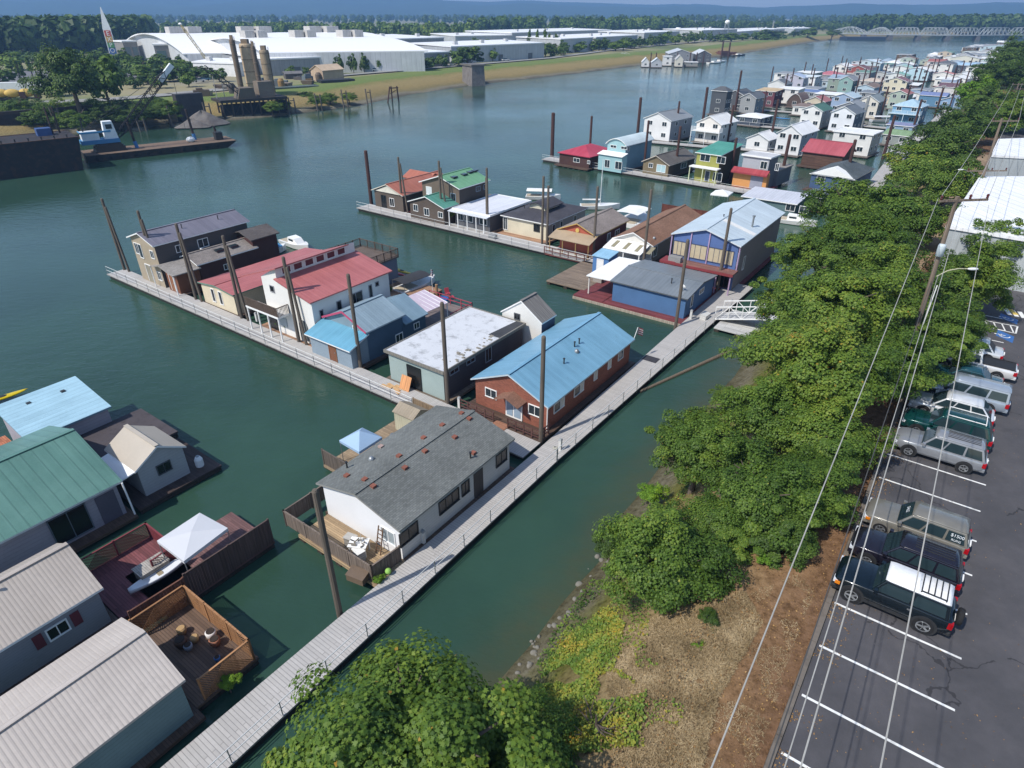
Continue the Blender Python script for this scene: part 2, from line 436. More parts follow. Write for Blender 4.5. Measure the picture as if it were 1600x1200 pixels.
def hills():
    sky_line = [(-900, -12), (-300, -10), (100, -8), (400, -5), (640, -3), (690, 0), (760, 2), (820, 0), (875, 3), (950, 5), (1025, 7), (1050, 5.5), (1100, 8), (1150, 10), (1200, 11), (1270, 9), (1350, 7.5), (1375, 9), (1475, 7), (1550, 3), (1600, 3), (1900, 0), (2600, 6)]
    vs, fs = [], []; xs = np.linspace(-900, 2600, 220); K = 14
    for x in xs:
        y = np.interp(x, [a for a, _ in sky_line], [b for _, b in sky_line])
        d = at(x, 35, 0); dr = Vector((d.x, d.y, 0)).normalized()
        for j in range(K):
            f = j / (K - 1); dist = 4300 + 3600 * f
            top = zof(dr * 6500, y)
            p = dr * dist
            prof = math.sin(min(1, f / .62) * math.pi / 2) if f <= .62 else 1 - (f - .62) * .9
            n = noise.fractal(Vector((p.x * .0011, p.y * .0011, 0)), 1.0, 2.0, 5)
            z = FAR_Z - 2 + (top - 5) * prof * (1 + (.42 * n if f < .55 else .05 * n) * min(1, f * 3))
            vs.append((p.x, p.y, z))
    n = len(xs)
    for i in range(n - 1):
        for j in range(K - 1): fs.append((i * K + j, (i + 1) * K + j, (i + 1) * K + j + 1, i * K + j + 1))
    me = bpy.data.meshes.new('hills'); me.from_pydata(vs, [], fs)
    for p in me.polygons: p.use_smooth = True
    def mk(nt, N, L, b):
        L.new(ramp(nt, nz(nt, .006, 10, .75), [(.3, '#1d2f1c'), (.55, '#2c4426'), (.75, '#43552f')]), b.inputs['Base Color']); b.inputs['Roughness'].default_value = 1
    me.materials.append(attr_mat('wooded_hills', mk))
    o = bpy.data.objects.new('hills', me); COL.objects.link(o); tag(o, kind='structure')
hills()
hz = MB(); hz.box(-9400, 9400, -320, 9400, -4, 330)
def mk_haze(nt, N, L, b):
    N.remove(b); v = N.new('ShaderNodeVolumePrincipled')
    v.inputs['Color'].default_value = (.30, .56, 1.0, 1); v.inputs['Density'].default_value = .00022; v.inputs['Anisotropy'].default_value = .1
    L.new(v.outputs[0], N['Material Output'].inputs['Volume'])
hzo = hz.build('haze', attr_mat('haze_air', mk_haze)); tag(hzo, kind='stuff')

# ---------------------------------------------------------------- parking lot
def mk_asph(nt, N, L, b):
    f = mth(nt, 'ADD', mth(nt, 'MULTIPLY', nz(nt, .3, 8, .7), .7), mth(nt, 'MULTIPLY', nz(nt, 45, 4), .3))
    c = ramp(nt, f, [(.32, '#3a393c'), (.46, '#454447'), (.58, '#504e51'), (.72, '#605c59')])
    tc = N.new('ShaderNodeTexCoord'); wob = N.new('ShaderNodeTexNoise'); wob.inputs['Scale'].default_value = .5; wob.inputs['Detail'].default_value = 5; L.new(tc.outputs['Object'], wob.inputs['Vector'])
    ad = N.new('ShaderNodeVectorMath'); ad.operation = 'MULTIPLY_ADD'; L.new(wob.outputs[1], ad.inputs[0]); ad.inputs[1].default_value = (3, 3, 3); L.new(tc.outputs['Object'], ad.inputs[2])
    vo = N.new('ShaderNodeTexVoronoi'); vo.feature = 'DISTANCE_TO_EDGE'; vo.inputs['Scale'].default_value = .16; L.new(ad.outputs[0], vo.inputs['Vector'])
    cr = mth(nt, 'LESS_THAN', vo.outputs['Distance'], .006); keep = mth(nt, 'GREATER_THAN', nz(nt, .12, 3), .5)
    mx = N.new('ShaderNodeMix'); mx.data_type = 'RGBA'; L.new(mth(nt, 'MULTIPLY', mth(nt, 'MULTIPLY', cr, keep), .75), mx.inputs[0]); L.new(c, mx.inputs[6]); mx.inputs[7].default_value = (*lin('#252427'), 1)
    oil = mth(nt, 'MAXIMUM', mth(nt, 'MULTIPLY_ADD', nz(nt, .8, 3, .5), 7.0, -4.6), 0.0); m2 = N.new('ShaderNodeMix'); m2.data_type = 'RGBA'; L.new(mth(nt, 'MINIMUM', mth(nt, 'MULTIPLY', oil, .4), .4), m2.inputs[0]); L.new(mx.outputs[2], m2.inputs[6]); m2.inputs[7].default_value = (*lin('#2a292b'), 1)
    sp = mth(nt, 'GREATER_THAN', nz(nt, 5.0, 2, .5), .765); m3 = N.new('ShaderNodeMix'); m3.data_type = 'RGBA'; L.new(mth(nt, 'MULTIPLY', sp, .45), m3.inputs[0]); L.new(m2.outputs[2], m3.inputs[6]); m3.inputs[7].default_value = (*lin('#9a8f80'), 1)
    L.new(m3.outputs[2], b.inputs['Base Color']); b.inputs['Roughness'].default_value = .9
    bp = N.new('ShaderNodeBump'); bp.inputs['Distance'].default_value = .01; L.new(nz(nt, 60, 3), bp.inputs['Height']); L.new(bp.outputs[0], b.inputs['Normal'])
ASPH = attr_mat('asphalt', mk_asph)
CURB_S = W(0, 0).length  # site line of the lot edge
def lot_edge():
    a = [at(*p, LOT_Z) for p in ((1252, 1074), (1279, 999), (1301, 934), (1373, 740), (1387, 703))]
    return sum(p.dot(S) for p in a) / len(a)
LS = lot_edge()
K0 = at(1492, 1110, LOT_Z).dot(T); K11 = at(1575, 605, LOT_Z).dot(T); SW = (K11 - K0) / 11
LOTEND = at(1492, 1110, LOT_Z).dot(S)
g = MB()
q = [W(LS, -60, LOT_Z), W(LS + 60, -60, LOT_Z), W(LS + 60, 260, LOT_Z), W(LS, 260, LOT_Z)]
g.slab(q, .2); tag(g.build('road', ASPH), kind='structure')
PAINT = mat('#dededa', 'patchy', .8, var=.05)
g = MB()
for k in range(-6, 17):
    t = K0 + SW * k; s1 = LOTEND + (.0 if k < 6 else .1)
    g.slab([W(LS + .1, t - .055, LOT_Z + .006), W(s1, t - .055, LOT_Z + .006), W(s1, t + .055, LOT_Z + .006), W(LS + .1, t + .055, LOT_Z + .006)], .003)
tag(g.build('road_markings', PAINT), kind='structure')
g = MB()
for k in range(-16, 26):
    a, b = LS - .28, LS
    t0 = K0 + k * 2.5
    g.hexa([W(a, t0, LOT_Z - .1), W(b, t0, LOT_Z - .1), W(b, t0 + 2.47, LOT_Z - .1), W(a, t0 + 2.47, LOT_Z - .1)],
           [W(a + .03, t0, LOT_Z + .1), W(b - .03, t0, LOT_Z + .1), W(b - .03, t0 + 2.47, LOT_Z + .1), W(a + .03, t0 + 2.47, LOT_Z + .1)])
tag(g.build('kerb', mat('#6f655a', 'patchy', .9)), kind='structure')

# ---------------------------------------------------------------- floating docks
DOCKTOP = mat('#afaba7', 'boards_x', .85, 1, .08); DOCKTOP_Y = mat('#afaba7', 'boards_y', .85, 1, .08); DOCKSIDE = mat('#918f8b', 'timber', .9); RAIL = glossy('#d2d4d2', .4, .1)
BLACKFLOAT = mat('#23221f', rough=.9)
def dock(name, label, quad, railside=None, posts=0, z=.5, pmat=DOCKTOP, step=3.0):
    """quad: four (s,t) corners, near-left, near-right, far-right, far-left; rails stand along the near edge"""
    c = sum((W(*p) for p in quad), Vector()) / 4
    root = thing(name, label, 'dock', (c.x, c.y, 0), RZ)
    loc = lambda s, t, zz: ((W(s, t) - c).dot(S), (W(s, t) - c).dot(T), zz)
    P = [loc(*p, z) for p in quad]
    g = MB(); g.slab(P, .12, 0, 1); g.build('deck', [pmat, DOCKSIDE], root)
    g = MB(); n = max(3, int((Vector(P[1]) - Vector(P[0])).length / 4))
    cx = sum(p[0] for p in P) / 4; cy = sum(p[1] for p in P) / 4
    I = [(cx + (p[0] - cx) * .985, cy + (p[1] - cy) * .9, z - .125) for p in P]
    g.slab(I, z + .1, 0); g.build('float', BLACKFLOAT, root)
    if railside:
        A, B = Vector(loc(*railside[0], z)), Vector(loc(*railside[1], z))
        g = MB()
        for h in (.55, 1.05): g.tube(A + Vector((0, 0, h)), B + Vector((0, 0, h)), .028, n=6)
        g.box(0, 0, 0, 0, 0, 0) if False else None
        rl = g.build('railing', RAIL, root)
        n = max(2, int((B - A).length / step))
        for i in range(n + 1):
            p = A.lerp(B, i / n); g = MB(); g.tube(p - Vector((0, 0, .25)), p + Vector((0, 0, 1.07)), .032, n=6); g.build('post', STEEL, rl)
    return root
WL, WR = -22.2, -19.75
dock('floating_walkway', 'grey plank walkway running from the bottom of the picture to the gray shingled house', [(-22.3, 0), (WR, 0), (WR - .25, 33.4), (-22.0, 33.4)], ((WR - .04, 0), (WR - .3, 33.4)), step=2.6)
dock('floating_walkway', 'grey walkway with a handrail between the blue-roofed brick house and the wooded bank', [(-22.0, 33.41), (WR - .25, 33.41), (-19.3, 78), (-22.4, 78)], ((WR - .3, 33.5), (-19.35, 70)), step=2.6)
dock('floating_pier', 'long grey pier before the white pink-roofed house, railed on its open water side', [(-89.5, 32.6), (-22.35, 32.2), (-22.35, 34.6), (-89.5, 35.0)], ((-89.4, 32.7), (-31.5, 32.3)), step=2.6, pmat=DOCKTOP_Y)
dock('floating_pier', 'grey pier in front of the brown houses with orange and green roofs', [(-88.0, 74.4), (-38, 73.5), (-38, 76.6), (-88.0, 77.6)], ((-87.9, 74.5), (-38.2, 73.6)), step=3.0, pmat=DOCKTOP_Y)
dock('floating_pier', 'pale far pier in front of the crimson roofed, light blue and lime green houses', [(-85.5, 129.5), (-24, 124.2), (-24, 127.6), (-85.5, 133.3)], ((-85.4, 129.6), (-26, 124.5)), step=3.5, pmat=DOCKTOP_Y)

# ---------------------------------------------------------------- floating homes
def window(root, side, u, z, w, h, dims, fr=WHITE, gl=GLASS, mull=1, name='window'):
    """side f: the front wall (local -y), r: the right wall (local +x); u runs along the wall in metres"""
    fx, fy = dims
    t = .07
    def P(a, b, o):                          # a along, b up, o outwards
        return (a, fy - o, b) if side == 'f' else (fx + o, a, b)
    g = MB()
    def bx(a0, a1, b0, b1, o):
        if side == 'f': g.box(a0, a1, fy - o, fy + .03, b0, b1)
        else: g.box(fx - .03, fx + o, a0, a1, b0, b1)
    a0, a1, b0, b1 = u - w / 2, u + w / 2, z - h / 2, z + h / 2
    bx(a0 - t, a1 + t, b1, b1 + t, .07); bx(a0 - t, a1 + t, b0 - t, b0, .09); bx(a0 - t, a0, b0, b1, .06); bx(a1, a1 + t, b0, b1, .06)
    for k in range(mull):
        c = a0 + (k + 1) * w / (mull + 1); bx(c - .025, c + .025, b0, b1, .045)
    wd_ = g.build(name, fr, root)
    g = MB()
    g.box(a0, a1, fy - .02, fy + .02, b0, b1) if side == 'f' else g.box(fx - .02, fx + .02, a0, a1, b0, b1)
    g.build('pane', gl, wd_)
    return wd_
def door(root, side, u, w, h, dims, m, z0=.15, fr=WHITE):
    fx, fy = dims; g = MB(); t = .08
    def bx(g, a0, a1, b0, b1, o):
        if side == 'f': g.box(a0, a1, fy - o, fy + .03, b0, b1)
        else: g.box(fx - .03, fx + o, a0, a1, b0, b1)
    bx(g, u - w / 2, u + w / 2, z0, z0 + h, .03); d = g.build('door', m, root)
    g = MB(); bx(g, u - w / 2 - t, u - w / 2, z0, z0 + h, .06); bx(g, u + w / 2, u + w / 2 + t, z0, z0 + h, .06); bx(g, u - w / 2 - t, u + w / 2 + t, z0 + h, z0 + h + t, .07)
    g.build('door_frame', fr, d)
    g = MB(); bx(g, u + w * .32, u + w * .38, z0 + .95, z0 + 1.05, .08); g.build('handle', STEEL, d)
    return d

def home(name, label, A, B, C, he, hr, kind, wallm, roofm, trim=WHITE, ov=.35, z0=.5, cat='floating home', frontm=None, rot=0.0,
         wins=(), doors=(), fdeck=1.2, deckm=WOODBROWN, group=None, rect=None, peak=None, sides=.5, gfrac=.5, base=True, raw=False):
    """A, B, C: sight lines to the eave corners front-left, front-right, back-right at height he (C may be a depth);
    rect gives (s0, s1, t0, t1) directly. All heights above the water."""
    if rect: s0, s1, t0, t1 = rect
    else:
        a, b = ST(*A, he), ST(*B, he)
        s0, s1 = a[0], b[0]; t0 = (a[1] + b[1]) / 2
        if isinstance(C, (int, float)): t1 = t0 + C
        else:
            c = ST(*C, he); t1 = c[1]
            if rot == 0: s1 = (b[0] + c[0]) / 2
        if rot: 
            w_ = math.hypot(b[0] - a[0], b[1] - a[1]); s0, t0 = a; s1 = s0 + w_
            t1 = t0 + (C if isinstance(C, (int, float)) else (Vector(c) - Vector(b)).length)
    w, d = s1 - s0, t1 - t0
    if peak is not None:                     # ridge height from the sight line to the front gable peak
        pos = W(s0 + w * gfrac, t0); hr = max(he + .25, zof(pos, peak))
    o = W(s0, t0, z0); root = thing(name, label, cat, o, RZ + R(rot), group)
    he -= z0; hr -= z0
    x0, x1, y0, y1 = ov, w - ov, ov, d - ov; th = .14
    xp = w * gfrac
    g = MB(); r = MB()
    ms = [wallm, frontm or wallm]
    if kind == 'gable_t':
        kl = (hr - he) / xp; kr = (hr - he) / (w - xp)
        pr_ = [(x0, -.1), (x1, -.1), (x1, he + kr * ov - th), (xp, hr - th), (x0, he + kl * ov - th)]
        i = len(g.f); g.prism_y(pr_, y0, y1); g.m[i] = 1
        r.slab([(0, 0, he), (xp, 0, hr), (xp, d, hr), (0, d, he)][::-1] if False else [(0, 0, he), (xp, 0, hr), (xp, d, hr), (0, d, he)], th, 0, 1)
        r.slab([(xp, 0, hr), (w, 0, he), (w, d, he), (xp, d, hr)], th, 0, 1)
        r.bar((xp, .02, hr + .02), (xp, d - .02, hr + .02), .3, .06)
    elif kind == 'gable_s':
        yp = d * gfrac; kf = (hr - he) / yp; kb = (hr - he) / (d - yp)
        g.prism_x([(y0, -.1), (y1, -.1), (y1, he + kb * ov - th), (yp, hr - th), (y0, he + kf * ov - th)], x0, x1)
        r.slab([(0, 0, he), (w, 0, he), (w, yp, hr), (0, yp, hr)], th, 0, 1)
        r.slab([(0, yp, hr), (w, yp, hr), (w, d, he), (0, d, he)], th, 0, 1)
        r.bar((.02, yp, hr + .02), (w - .02, yp, hr + .02), .3, .06)
    elif kind == 'hip':
        g.box(x0, x1, y0, y1, -.1, he); g.m[-4] = 1
        if d >= w:
            e = w / 2; p, q = (w / 2, e, hr), (w / 2, d - e + .01, hr)
            r.slab([(0, 0, he), (w, 0, he), p], th, 0, 1); r.slab([(w, 0, he), (w, d, he), q, p], th, 0, 1)
            r.slab([(w, d, he), (0, d, he), q], th, 0, 1); r.slab([(0, d, he), (0, 0, he), p, q], th, 0, 1)
        else:
            e = d / 2; p, q = (e, d / 2, hr), (w - e + .01, d / 2, hr)
            r.slab([(0, 0, he), (w, 0, he), q, p], th, 0, 1); r.slab([(w, 0, he), (w, d, he), q], th, 0, 1)
            r.slab([(w, d, he), (0, d, he), p, q], th, 0, 1); r.slab([(0, d, he), (0, 0, he), p], th, 0, 1)
    elif kind == 'flat':
        g.box(x0, x1, y0, y1, -.1, he - .1); g.m[-4] = 1
        r.slab([(0, 0, he), (w, 0, he), (w, d, he), (0, d, he)], .22, 0, 1)
        for bx in ((0, w, 0, .12), (0, w, d - .12, d), (0, .12, .12, d - .12), (w - .12, w, .12, d - .12)): r.box(bx[0], bx[1], bx[2], bx[3], he + .002, he + .07, 1)
    elif kind == 'barrel':
        n = 8; pf = [(w * k / n, he + (hr - he) * math.sin(math.pi * k / n) ** .8) for k in range(n + 1)]
        i = len(g.f); g.prism_y([(x0, -.1), (x1, -.1)] + [(min(x1, max(x0, x)), z - .16) for x, z in pf[::-1]], y0, y1); g.m[i] = 1
        for (xa, za), (xb, zb) in zip(pf, pf[1:]): r.slab([(xa, 0, za), (xb, 0, zb), (xb, d, zb), (xa, d, za)], th, 0, 1)
    else:                                     # shed_back / shed_left / shed_right / shed_front: the side that is high
        zz = {'shed_back': (he, he, hr, hr), 'shed_front': (hr, hr, he, he), 'shed_left': (hr, he, he, hr), 'shed_right': (he, hr, hr, he)}[kind]
        r.slab([(0, 0, zz[0]), (w, 0, zz[1]), (w, d, zz[2]), (0, d, zz[3])], th, 0, 1)
        f = lambda x, y: (zz[0] * (1 - x / w) * (1 - y / d) + zz[1] * x / w * (1 - y / d) + zz[2] * x / w * y / d + zz[3] * (1 - x / w) * y / d) - th
        i = len(g.f); g.hexa([(x0, y0, -.1), (x1, y0, -.1), (x1, y1, -.1), (x0, y1, -.1)], [(x, y, f(x, y)) for x, y in ((x0, y0), (x1, y0), (x1, y1), (x0, y1))]); g.m[i + 2] = 1
    g.build('wall', ms, root); r.build('roof', [roofm, trim], root)
    if base:
        b = MB(); b.box(-sides + ov, w + sides - ov, -fdeck + ov, d + .3 - ov, -.26, -.03)
        dk = b.build('deck', deckm, root)
        b = MB()
        n = max(2, int(w / 1.3))
        for k in range(n): 
            xx = (k + .5) * w / n; b.tube((xx, -fdeck + ov + .15, -.55), (xx, d - ov, -.55), .3, n=8)
        b.build('float_log', LOG, dk)
    dm = (x1, y0)
    for q in wins:
        window(root, *q[:5], dm, *(q[5:]))
    for q in doors: door(root, *q[:4], dm, *q[4:])
    H = dict(root=root, w=w, d=d, he=he, hr=hr, x0=x0, x1=x1, y0=y0, y1=y1, dm=dm)
    return H
def vent(H, x, y, z, kind='pipe', m=None):
    g = MB(); root = H['root']
    if kind == 'pipe': g.tube((x, y, z - .3), (x, y, z + .45), .06, n=8); g.tube((x, y, z + .45), (x, y, z + .52), .1, n=8); g.build('vent_pipe', m or DARKMETAL, root)
    elif kind == 'box': g.box(x - .16, x + .16, y - .16, y + .16, z - .2, z + .14); g.build('roof_vent', m or mat('#8a4d38', rough=.8), root)
    elif kind == 'dome': g.rev([(.22, -.2), (.22, .1), (.14, .24), (.02, .28)], (x, y, z), 12); g.build('roof_vent', m or STEEL, root, True)
    elif kind == 'skylight': g.hexa([(x - .4, y - .55, z), (x + .4, y - .55, z), (x + .4, y + .55, z), (x - .4, y + .55, z)], [(x - .38, y - .53, z + .2), (x + .38, y - .53, z + .2), (x + .38, y + .53, z + .2), (x - .38, y + .53, z + .2)]); g.build('skylight', GLASS, root)
def roofz(H, x, frac=.5):
    xp = H['w'] * frac
    return H['he'] + (H['hr'] - H['he']) * (x / xp if x < xp else (H['w'] - x) / (H['w'] - xp))
def fence(root_or_none, name, label, cat, pts, h, m, z=.5, th=.08, cap=True, posts=True, lattice=False):
    """solid board fence along a run of (s,t) points"""
    c = W(*pts[0]); root = thing(name, label, cat, (c.x, c.y, z), RZ)
    L = [Vector(((W(*p) - c).dot(S), (W(*p) - c).dot(T), 0)) for p in pts]
    g = MB(); k = MB()
    for a, b in zip(L, L[1:]):
        d = (b - a).normalized(); n = max(1, int((b - a).length / .16))
        up = Vector((0, 0, 1))
        if lattice:
            ln = (b - a).length; q = int(ln / .13)
            for i in range(q + 1):
                for sg in (1, -1):
                    u0 = i * ln / q; u1 = u0 + sg * h
                    z0_, z1_ = 0, h
                    if u1 > ln: z1_ = h * (ln - u0) / (u1 - u0) if u1 != u0 else h; u1 = ln
                    if u1 < 0: z1_ = h * (0 - u0) / (u1 - u0); u1 = 0
                    if z1_ > .05: g.bar(a + d * u0 + up * z0_, a + d * u1 + up * z1_, .018, .04)
        else:
            for i in range(n):
                p, q = a + d * ((b - a).length * i / n + .006), a + d * ((b - a).length * (i + 1) / n - .006)
                g.bar((p + q) / 2 + up * .03, (p + q) / 2 + up * (h - random.uniform(0, .03)), (q - p).length if abs(d.x) > .5 else .03, .03 if abs(d.x) > .5 else (q - p).length) if False else g.hexa(
                    [p + Vector((-d.y, d.x, 0)) * -.015, q + Vector((-d.y, d.x, 0)) * -.015, q + Vector((-d.y, d.x, 0)) * .015, p + Vector((-d.y, d.x, 0)) * .015],
                    [p + Vector((-d.y, d.x, 0)) * -.015 + up * h, q + Vector((-d.y, d.x, 0)) * -.015 + up * h, q + Vector((-d.y, d.x, 0)) * .015 + up * h, p + Vector((-d.y, d.x, 0)) * .015 + up * h])
        k.bar(a + up * (h + .03), b + up * (h + .03), .1, .05)
        m_ = max(1, int((b - a).length / 1.9))
        for i in range(m_ + 1):
            p = a.lerp(b, i / m_) ; g2 = MB(); g2.box(p.x - .05, p.x + .05, p.y - .05, p.y + .05, -.1, h + .1); g2.build('post', m, root)
    g.build('lattice_panel' if lattice else 'board_panel', m, root)
    if cap: k.build('top_rail', m, root)
    return root

S_ = lambda c, k=1.0, v=.12: mat(c, 'siding', .75, k, v)
MR = lambda c, k=1.0: mat(c, 'ribs', .45, k, .1)
SH = lambda c: mat(c, 'shingle', .9, 1, .16)
PL_ = lambda c: mat(c, 'plain', .75, 1, .12)
DK = glossy('#161a1c', .2)

# first pier, outer end to junction ---------------------------------------------------------
H = home('floating_home', 'tall tan two-storey floating home with a long violet-grey roof at the pier end', (193, 371), (242, 384), (390, 345), 6.0, 7.4, 'gable_t', S_('#55504f'), MR('#6d6a78'), ov=.35, frontm=S_('#a8977c'), peak=364, wins=[('f', 1.3, 4.2, .8, 1.3), ('f', 2.1, 4.0, .7, 1.7, WHITE, GLASS, 0), ('f', 4.9, 4.1, .7, .9), ('f', 5.2, 1.4, .8, 1.0), ('r', 3.3, 4.3, .9, .8), ('r', 6.4, 4.2, 1.3, 1.0)], doors=[('f', 2.8, 1.2, 2.2, mat('#8c8571'))], fdeck=.9)
vent(H, 4.4, 5, roofz(H, 4.4)); vent(H, 4.4, 10, roofz(H, 4.4))
H = home('floating_home', 'dark red low house with a weathered grey roof beside the pink roofs', (273, 403), (309, 414), (404, 386), 3.5, 4.6, 'gable_t', S_('#4d2a28'), SH('#8a8079'), ov=.4, peak=398, frontm=S_('#5a3a2a'), wins=[('r', 4, 1.6, .8, .6)], fdeck=3.0)
vent(H, 3.4, 4, roofz(H, 3.4), 'skylight'); vent(H, 3.4, 6, roofz(H, 3.4), 'skylight'); vent(H, 2.0, 2.5, roofz(H, 2.0), 'dome')
g = MB(); g.slab([(-.6, -3.3, 2.7), (2, -3.3, 3.3), (2, .4, 3.3), (-.6, .4, 2.7)], .12); g.slab([(2, -3.3, 3.3), (4.9, -3.3, 2.6), (4.9, .4, 2.6), (2, .4, 3.3)], .12); g.build('porch_roof', SH('#948d85'), H['root'])
g = MB(); g.box(1.9, 4.4, -2.6, .3, -.1, 2.6); g.build('entry_wall', PL_('#7a4524'), H['root'])
for x in (-.45, 4.7): g = MB(); g.tube((x, -3.1, -.1), (x, -3.1, 2.65), .07); g.build('porch_post', WHITE, H['root'])
door(H['root'], 'f', 3.0, .85, 2.0, (4.4, -2.6), mat('#8a5530'))
g = MB(); ry = H['d']
g.box(.3, 4.4, ry - .5, ry + 3.2, -.1, 3.9); g.build('rear_wall', S_('#4d2a28'), H['root'])
g = MB(); g.slab([(-.1, ry - .9, 4.2), (2.3, ry - .9, 4.9), (2.3, ry + 3.5, 4.9), (-.1, ry + 3.5, 4.2)], .13); g.slab([(2.3, ry - .9, 4.9), (4.8, ry - .9, 4.1), (4.8, ry + 3.5, 4.1), (2.3, ry + 3.5, 4.9)], .13); g.build('rear_roof', SH('#5b5350'), H['root'])

PINK = MR('#b05a58', .9)
H = home('floating_home', 'low cream house with a faded pink roof and two tall narrow front windows', (309, 440), (362, 462), 15.5, 3.0, 4.0, 'gable_t', S_('#cbb998'), PINK, trim=mat('#5a8a76'), ov=.25, peak=446, wins=[('f', 2.5, 1.35, .5, 1.5, WHITE, DK, 0), ('f', 4.0, 1.35, .5, 1.5, WHITE, DK, 0)], fdeck=.5, frontm=PL_('#d0c09f'))
# white house: clerestory between two pink slopes
def white_house():
    s0, s1, t0, t1 = -58.2, -49.8, 34.9, 46.0; z0 = .5
    root = thing('floating_home', 'big white house with pink metal roofs, a clerestory band and a front balcony', 'floating home', W(s0, t0, z0), RZ)
    w, d = s1 - s0, t1 - t0; wm = mat('#dcdad4', 'plain', .85, 1, .05); xc = 3.0
    ze, zc, zt, zl = 5.1, 6.3, 7.5, 6.0          # right eave, foot of clerestory, top of clerestory, left edge
    g = MB(); g.prism_y([(.3, -.1), (w - .3, -.1), (w - .3, ze - .1), (xc, zc - .1), (xc, zt - .15), (.3, zl - .1)], .3, d - .3); g.build('wall', wm, root)
    g = MB(); g.slab([(xc - .1, 0, zc), (w + .1, -.1, ze - .02), (w + .1, d, ze - .02), (xc - .1, d, zc)], .13)
    g.slab([(-3.2, 0, zl - .75), (xc + .55, 0, zt + .05), (xc + .55, d - 1.5, zt + .05), (-3.2, d - 1.5, zl - .75)], .13); g.build('roof', [PINK, mat('#9c545b')], root)
    dm = (xc, .3)
    for k in range(6):
        f = window(root, 'r', 1.6 + k * 1.45, (zc + zt) / 2 - .08, 1.0, .62, dm, WHITE, glossy('#5a2a33', .25), 0)
    for q in (('f', 1.9, 4.9, .6, .6), ('r', 1.3, 3.2, .35, 1.0), ('r', 3.6, 3.2, .5, 1.4), ('r', 5.9, 3.3, 1.7, 1.5), ('r', 8, 3.6, .35, 1.3), ('r', 9, 4.1, .4, .4)):
        window(root, *q, (w - .3, .3), mat('#8d8d93'), DK, 1 if q[3] > .6 else 0)
    # balcony
    b = MB(); b.box(-1.3, 4.2, -1.2, .25, 2.55, 2.75); bal = b.build('balcony', WHITE, root)
    b = MB()
    for (p, q) in (((-1.3, -1.15), (4.2, -1.15)), ((4.15, -1.15), (4.15, .25))):
        p, q = Vector((*p, 2.76)), Vector((*q, 2.76)); n = int((q - p).length / .14)
        for i in range(n + 1):
            c = p.lerp(q, i / n); b.bar(c, c + Vector((0, 0, .95)), .1, .025)
        b.bar(p + Vector((0, 0, .97)), q + Vector((0, 0, .97)), .1, .06)
    b.build('balustrade', mat('#5b4a3e', 'timber'), bal)
    for x in (-1.2, .6, 2.3, 4.1): b = MB(); b.box(x - .06, x + .06, -1.15, -1.03, -.1, 2.55); b.build('post', WHITE, bal)
    # arched door and openings
    b = MB(); pts = [(x, z) for x, z in ((-.65, 0), (.65, 0), (.65, 1.7), (.5, 2.0), (.25, 2.18), (0, 2.22), (-.25, 2.18), (-.5, 2.0), (-.65, 1.7))]
    b.prism_y([(6.2 + x, z + .25) for x, z in pts], .2, .34); b.build('arched_door', mat('#6f7473', 'timber'), root)
    b = MB(); b.box(.0, 1.6, .22, .33, .05, 2.2); b.build('doorway', DK, root)
    b = MB(); b.box(1.9, 3.4, .22, .33, .9, 1.9); b.build('window', glossy('#9aa7ad', .15), root)
    b = MB(); b.box(-1.4, w + .3, -.6, d, -.26, -.04); dk = b.build('deck', TANDECK, root)
    b = MB()
    for k in range(6): b.tube((k * w / 5, -.4, -.55), (k * w / 5, d, -.55), .3)
    b.build('float_log', LOG, dk)
white_house()

BLUE_ROOF = MR('#7d95a2', .7)
H = home('floating_home', 'light blue cottage with pink gable trim and a turquoise lean-to roof over its entrance', (496, 498), (580, 517), (633, 491), 3.7, 4.9, 'gable_t', S_('#46637c'), BLUE_ROOF, trim=mat('#a7b6bd'), ov=.25, peak=487, frontm=mat('#7f98a5', 'siding', .8, .9), fdeck=2.0, wins=[('f', 4.6, 2.9, .6, .7), ('r', 4.4, .9, .9, .8)])
w = H['w']; hb = H
g = MB(); g.slab([(-.2, -2.3, 2.15), (w + .05, -2.3, 2.15), (w + .05, .3, 3.0), (-.2, .3, 3.0)], .12, 0, 1); g.build('lean_to_roof', [MR('#4d97b4', .7), WHITE], H['root'])
g = MB(); g.hexa([(.1, -1.9, -.1), (w - .3, -1.9, -.1), (w - .3, .3, -.1), (.1, .3, -.1)], [(.1, -1.9, 2.1), (w - .3, -1.9, 2.1), (w - .3, .3, 2.8), (.1, .3, 2.8)]); g.build('lean_to_wall', S_('#8296a5'), H['root'])
g = MB(); g.bar((0, -.05, H['he'] - .02), (w / 2, -.05, H['hr'] - .02), .05, .2); g.bar((w / 2, -.05, H['hr'] - .02), (w, -.05, H['he'] - .02), .05, .2); g.build('gable_trim', mat('#c03a66'), H['root'])
door(H['root'], 'f', 3.4, .95, 1.95, (w, -1.9), mat('#7a4a2a'), .05, mat('#8a5a30'))
d0 = H['d']
g = MB(); g.slab([(-.1, d0 - .2, 2.3), (w / 2, d0 - .2, 3.7), (w / 2, d0 + 3.2, 3.7), (-.1, d0 + 3.2, 2.3)], .12); g.slab([(w / 2, d0 - .2, 3.7), (w + .1, d0 - .2, 2.2), (w + .1, d0 + 3.2, 2.2), (w / 2, d0 + 3.2, 3.7)], .12); g.build('rear_roof', MR('#6d8c9d', .7), H['root'])
g = MB(); g.box(.2, w - .2, d0 - .4, d0 + 3.0, -.1, 2.2); rw = g.build('rear_wall', S_('#46637c'), H['root'])
window(H['root'], 'r', d0 + 1.6, 1.3, .7, .6, (w - .2, 0))
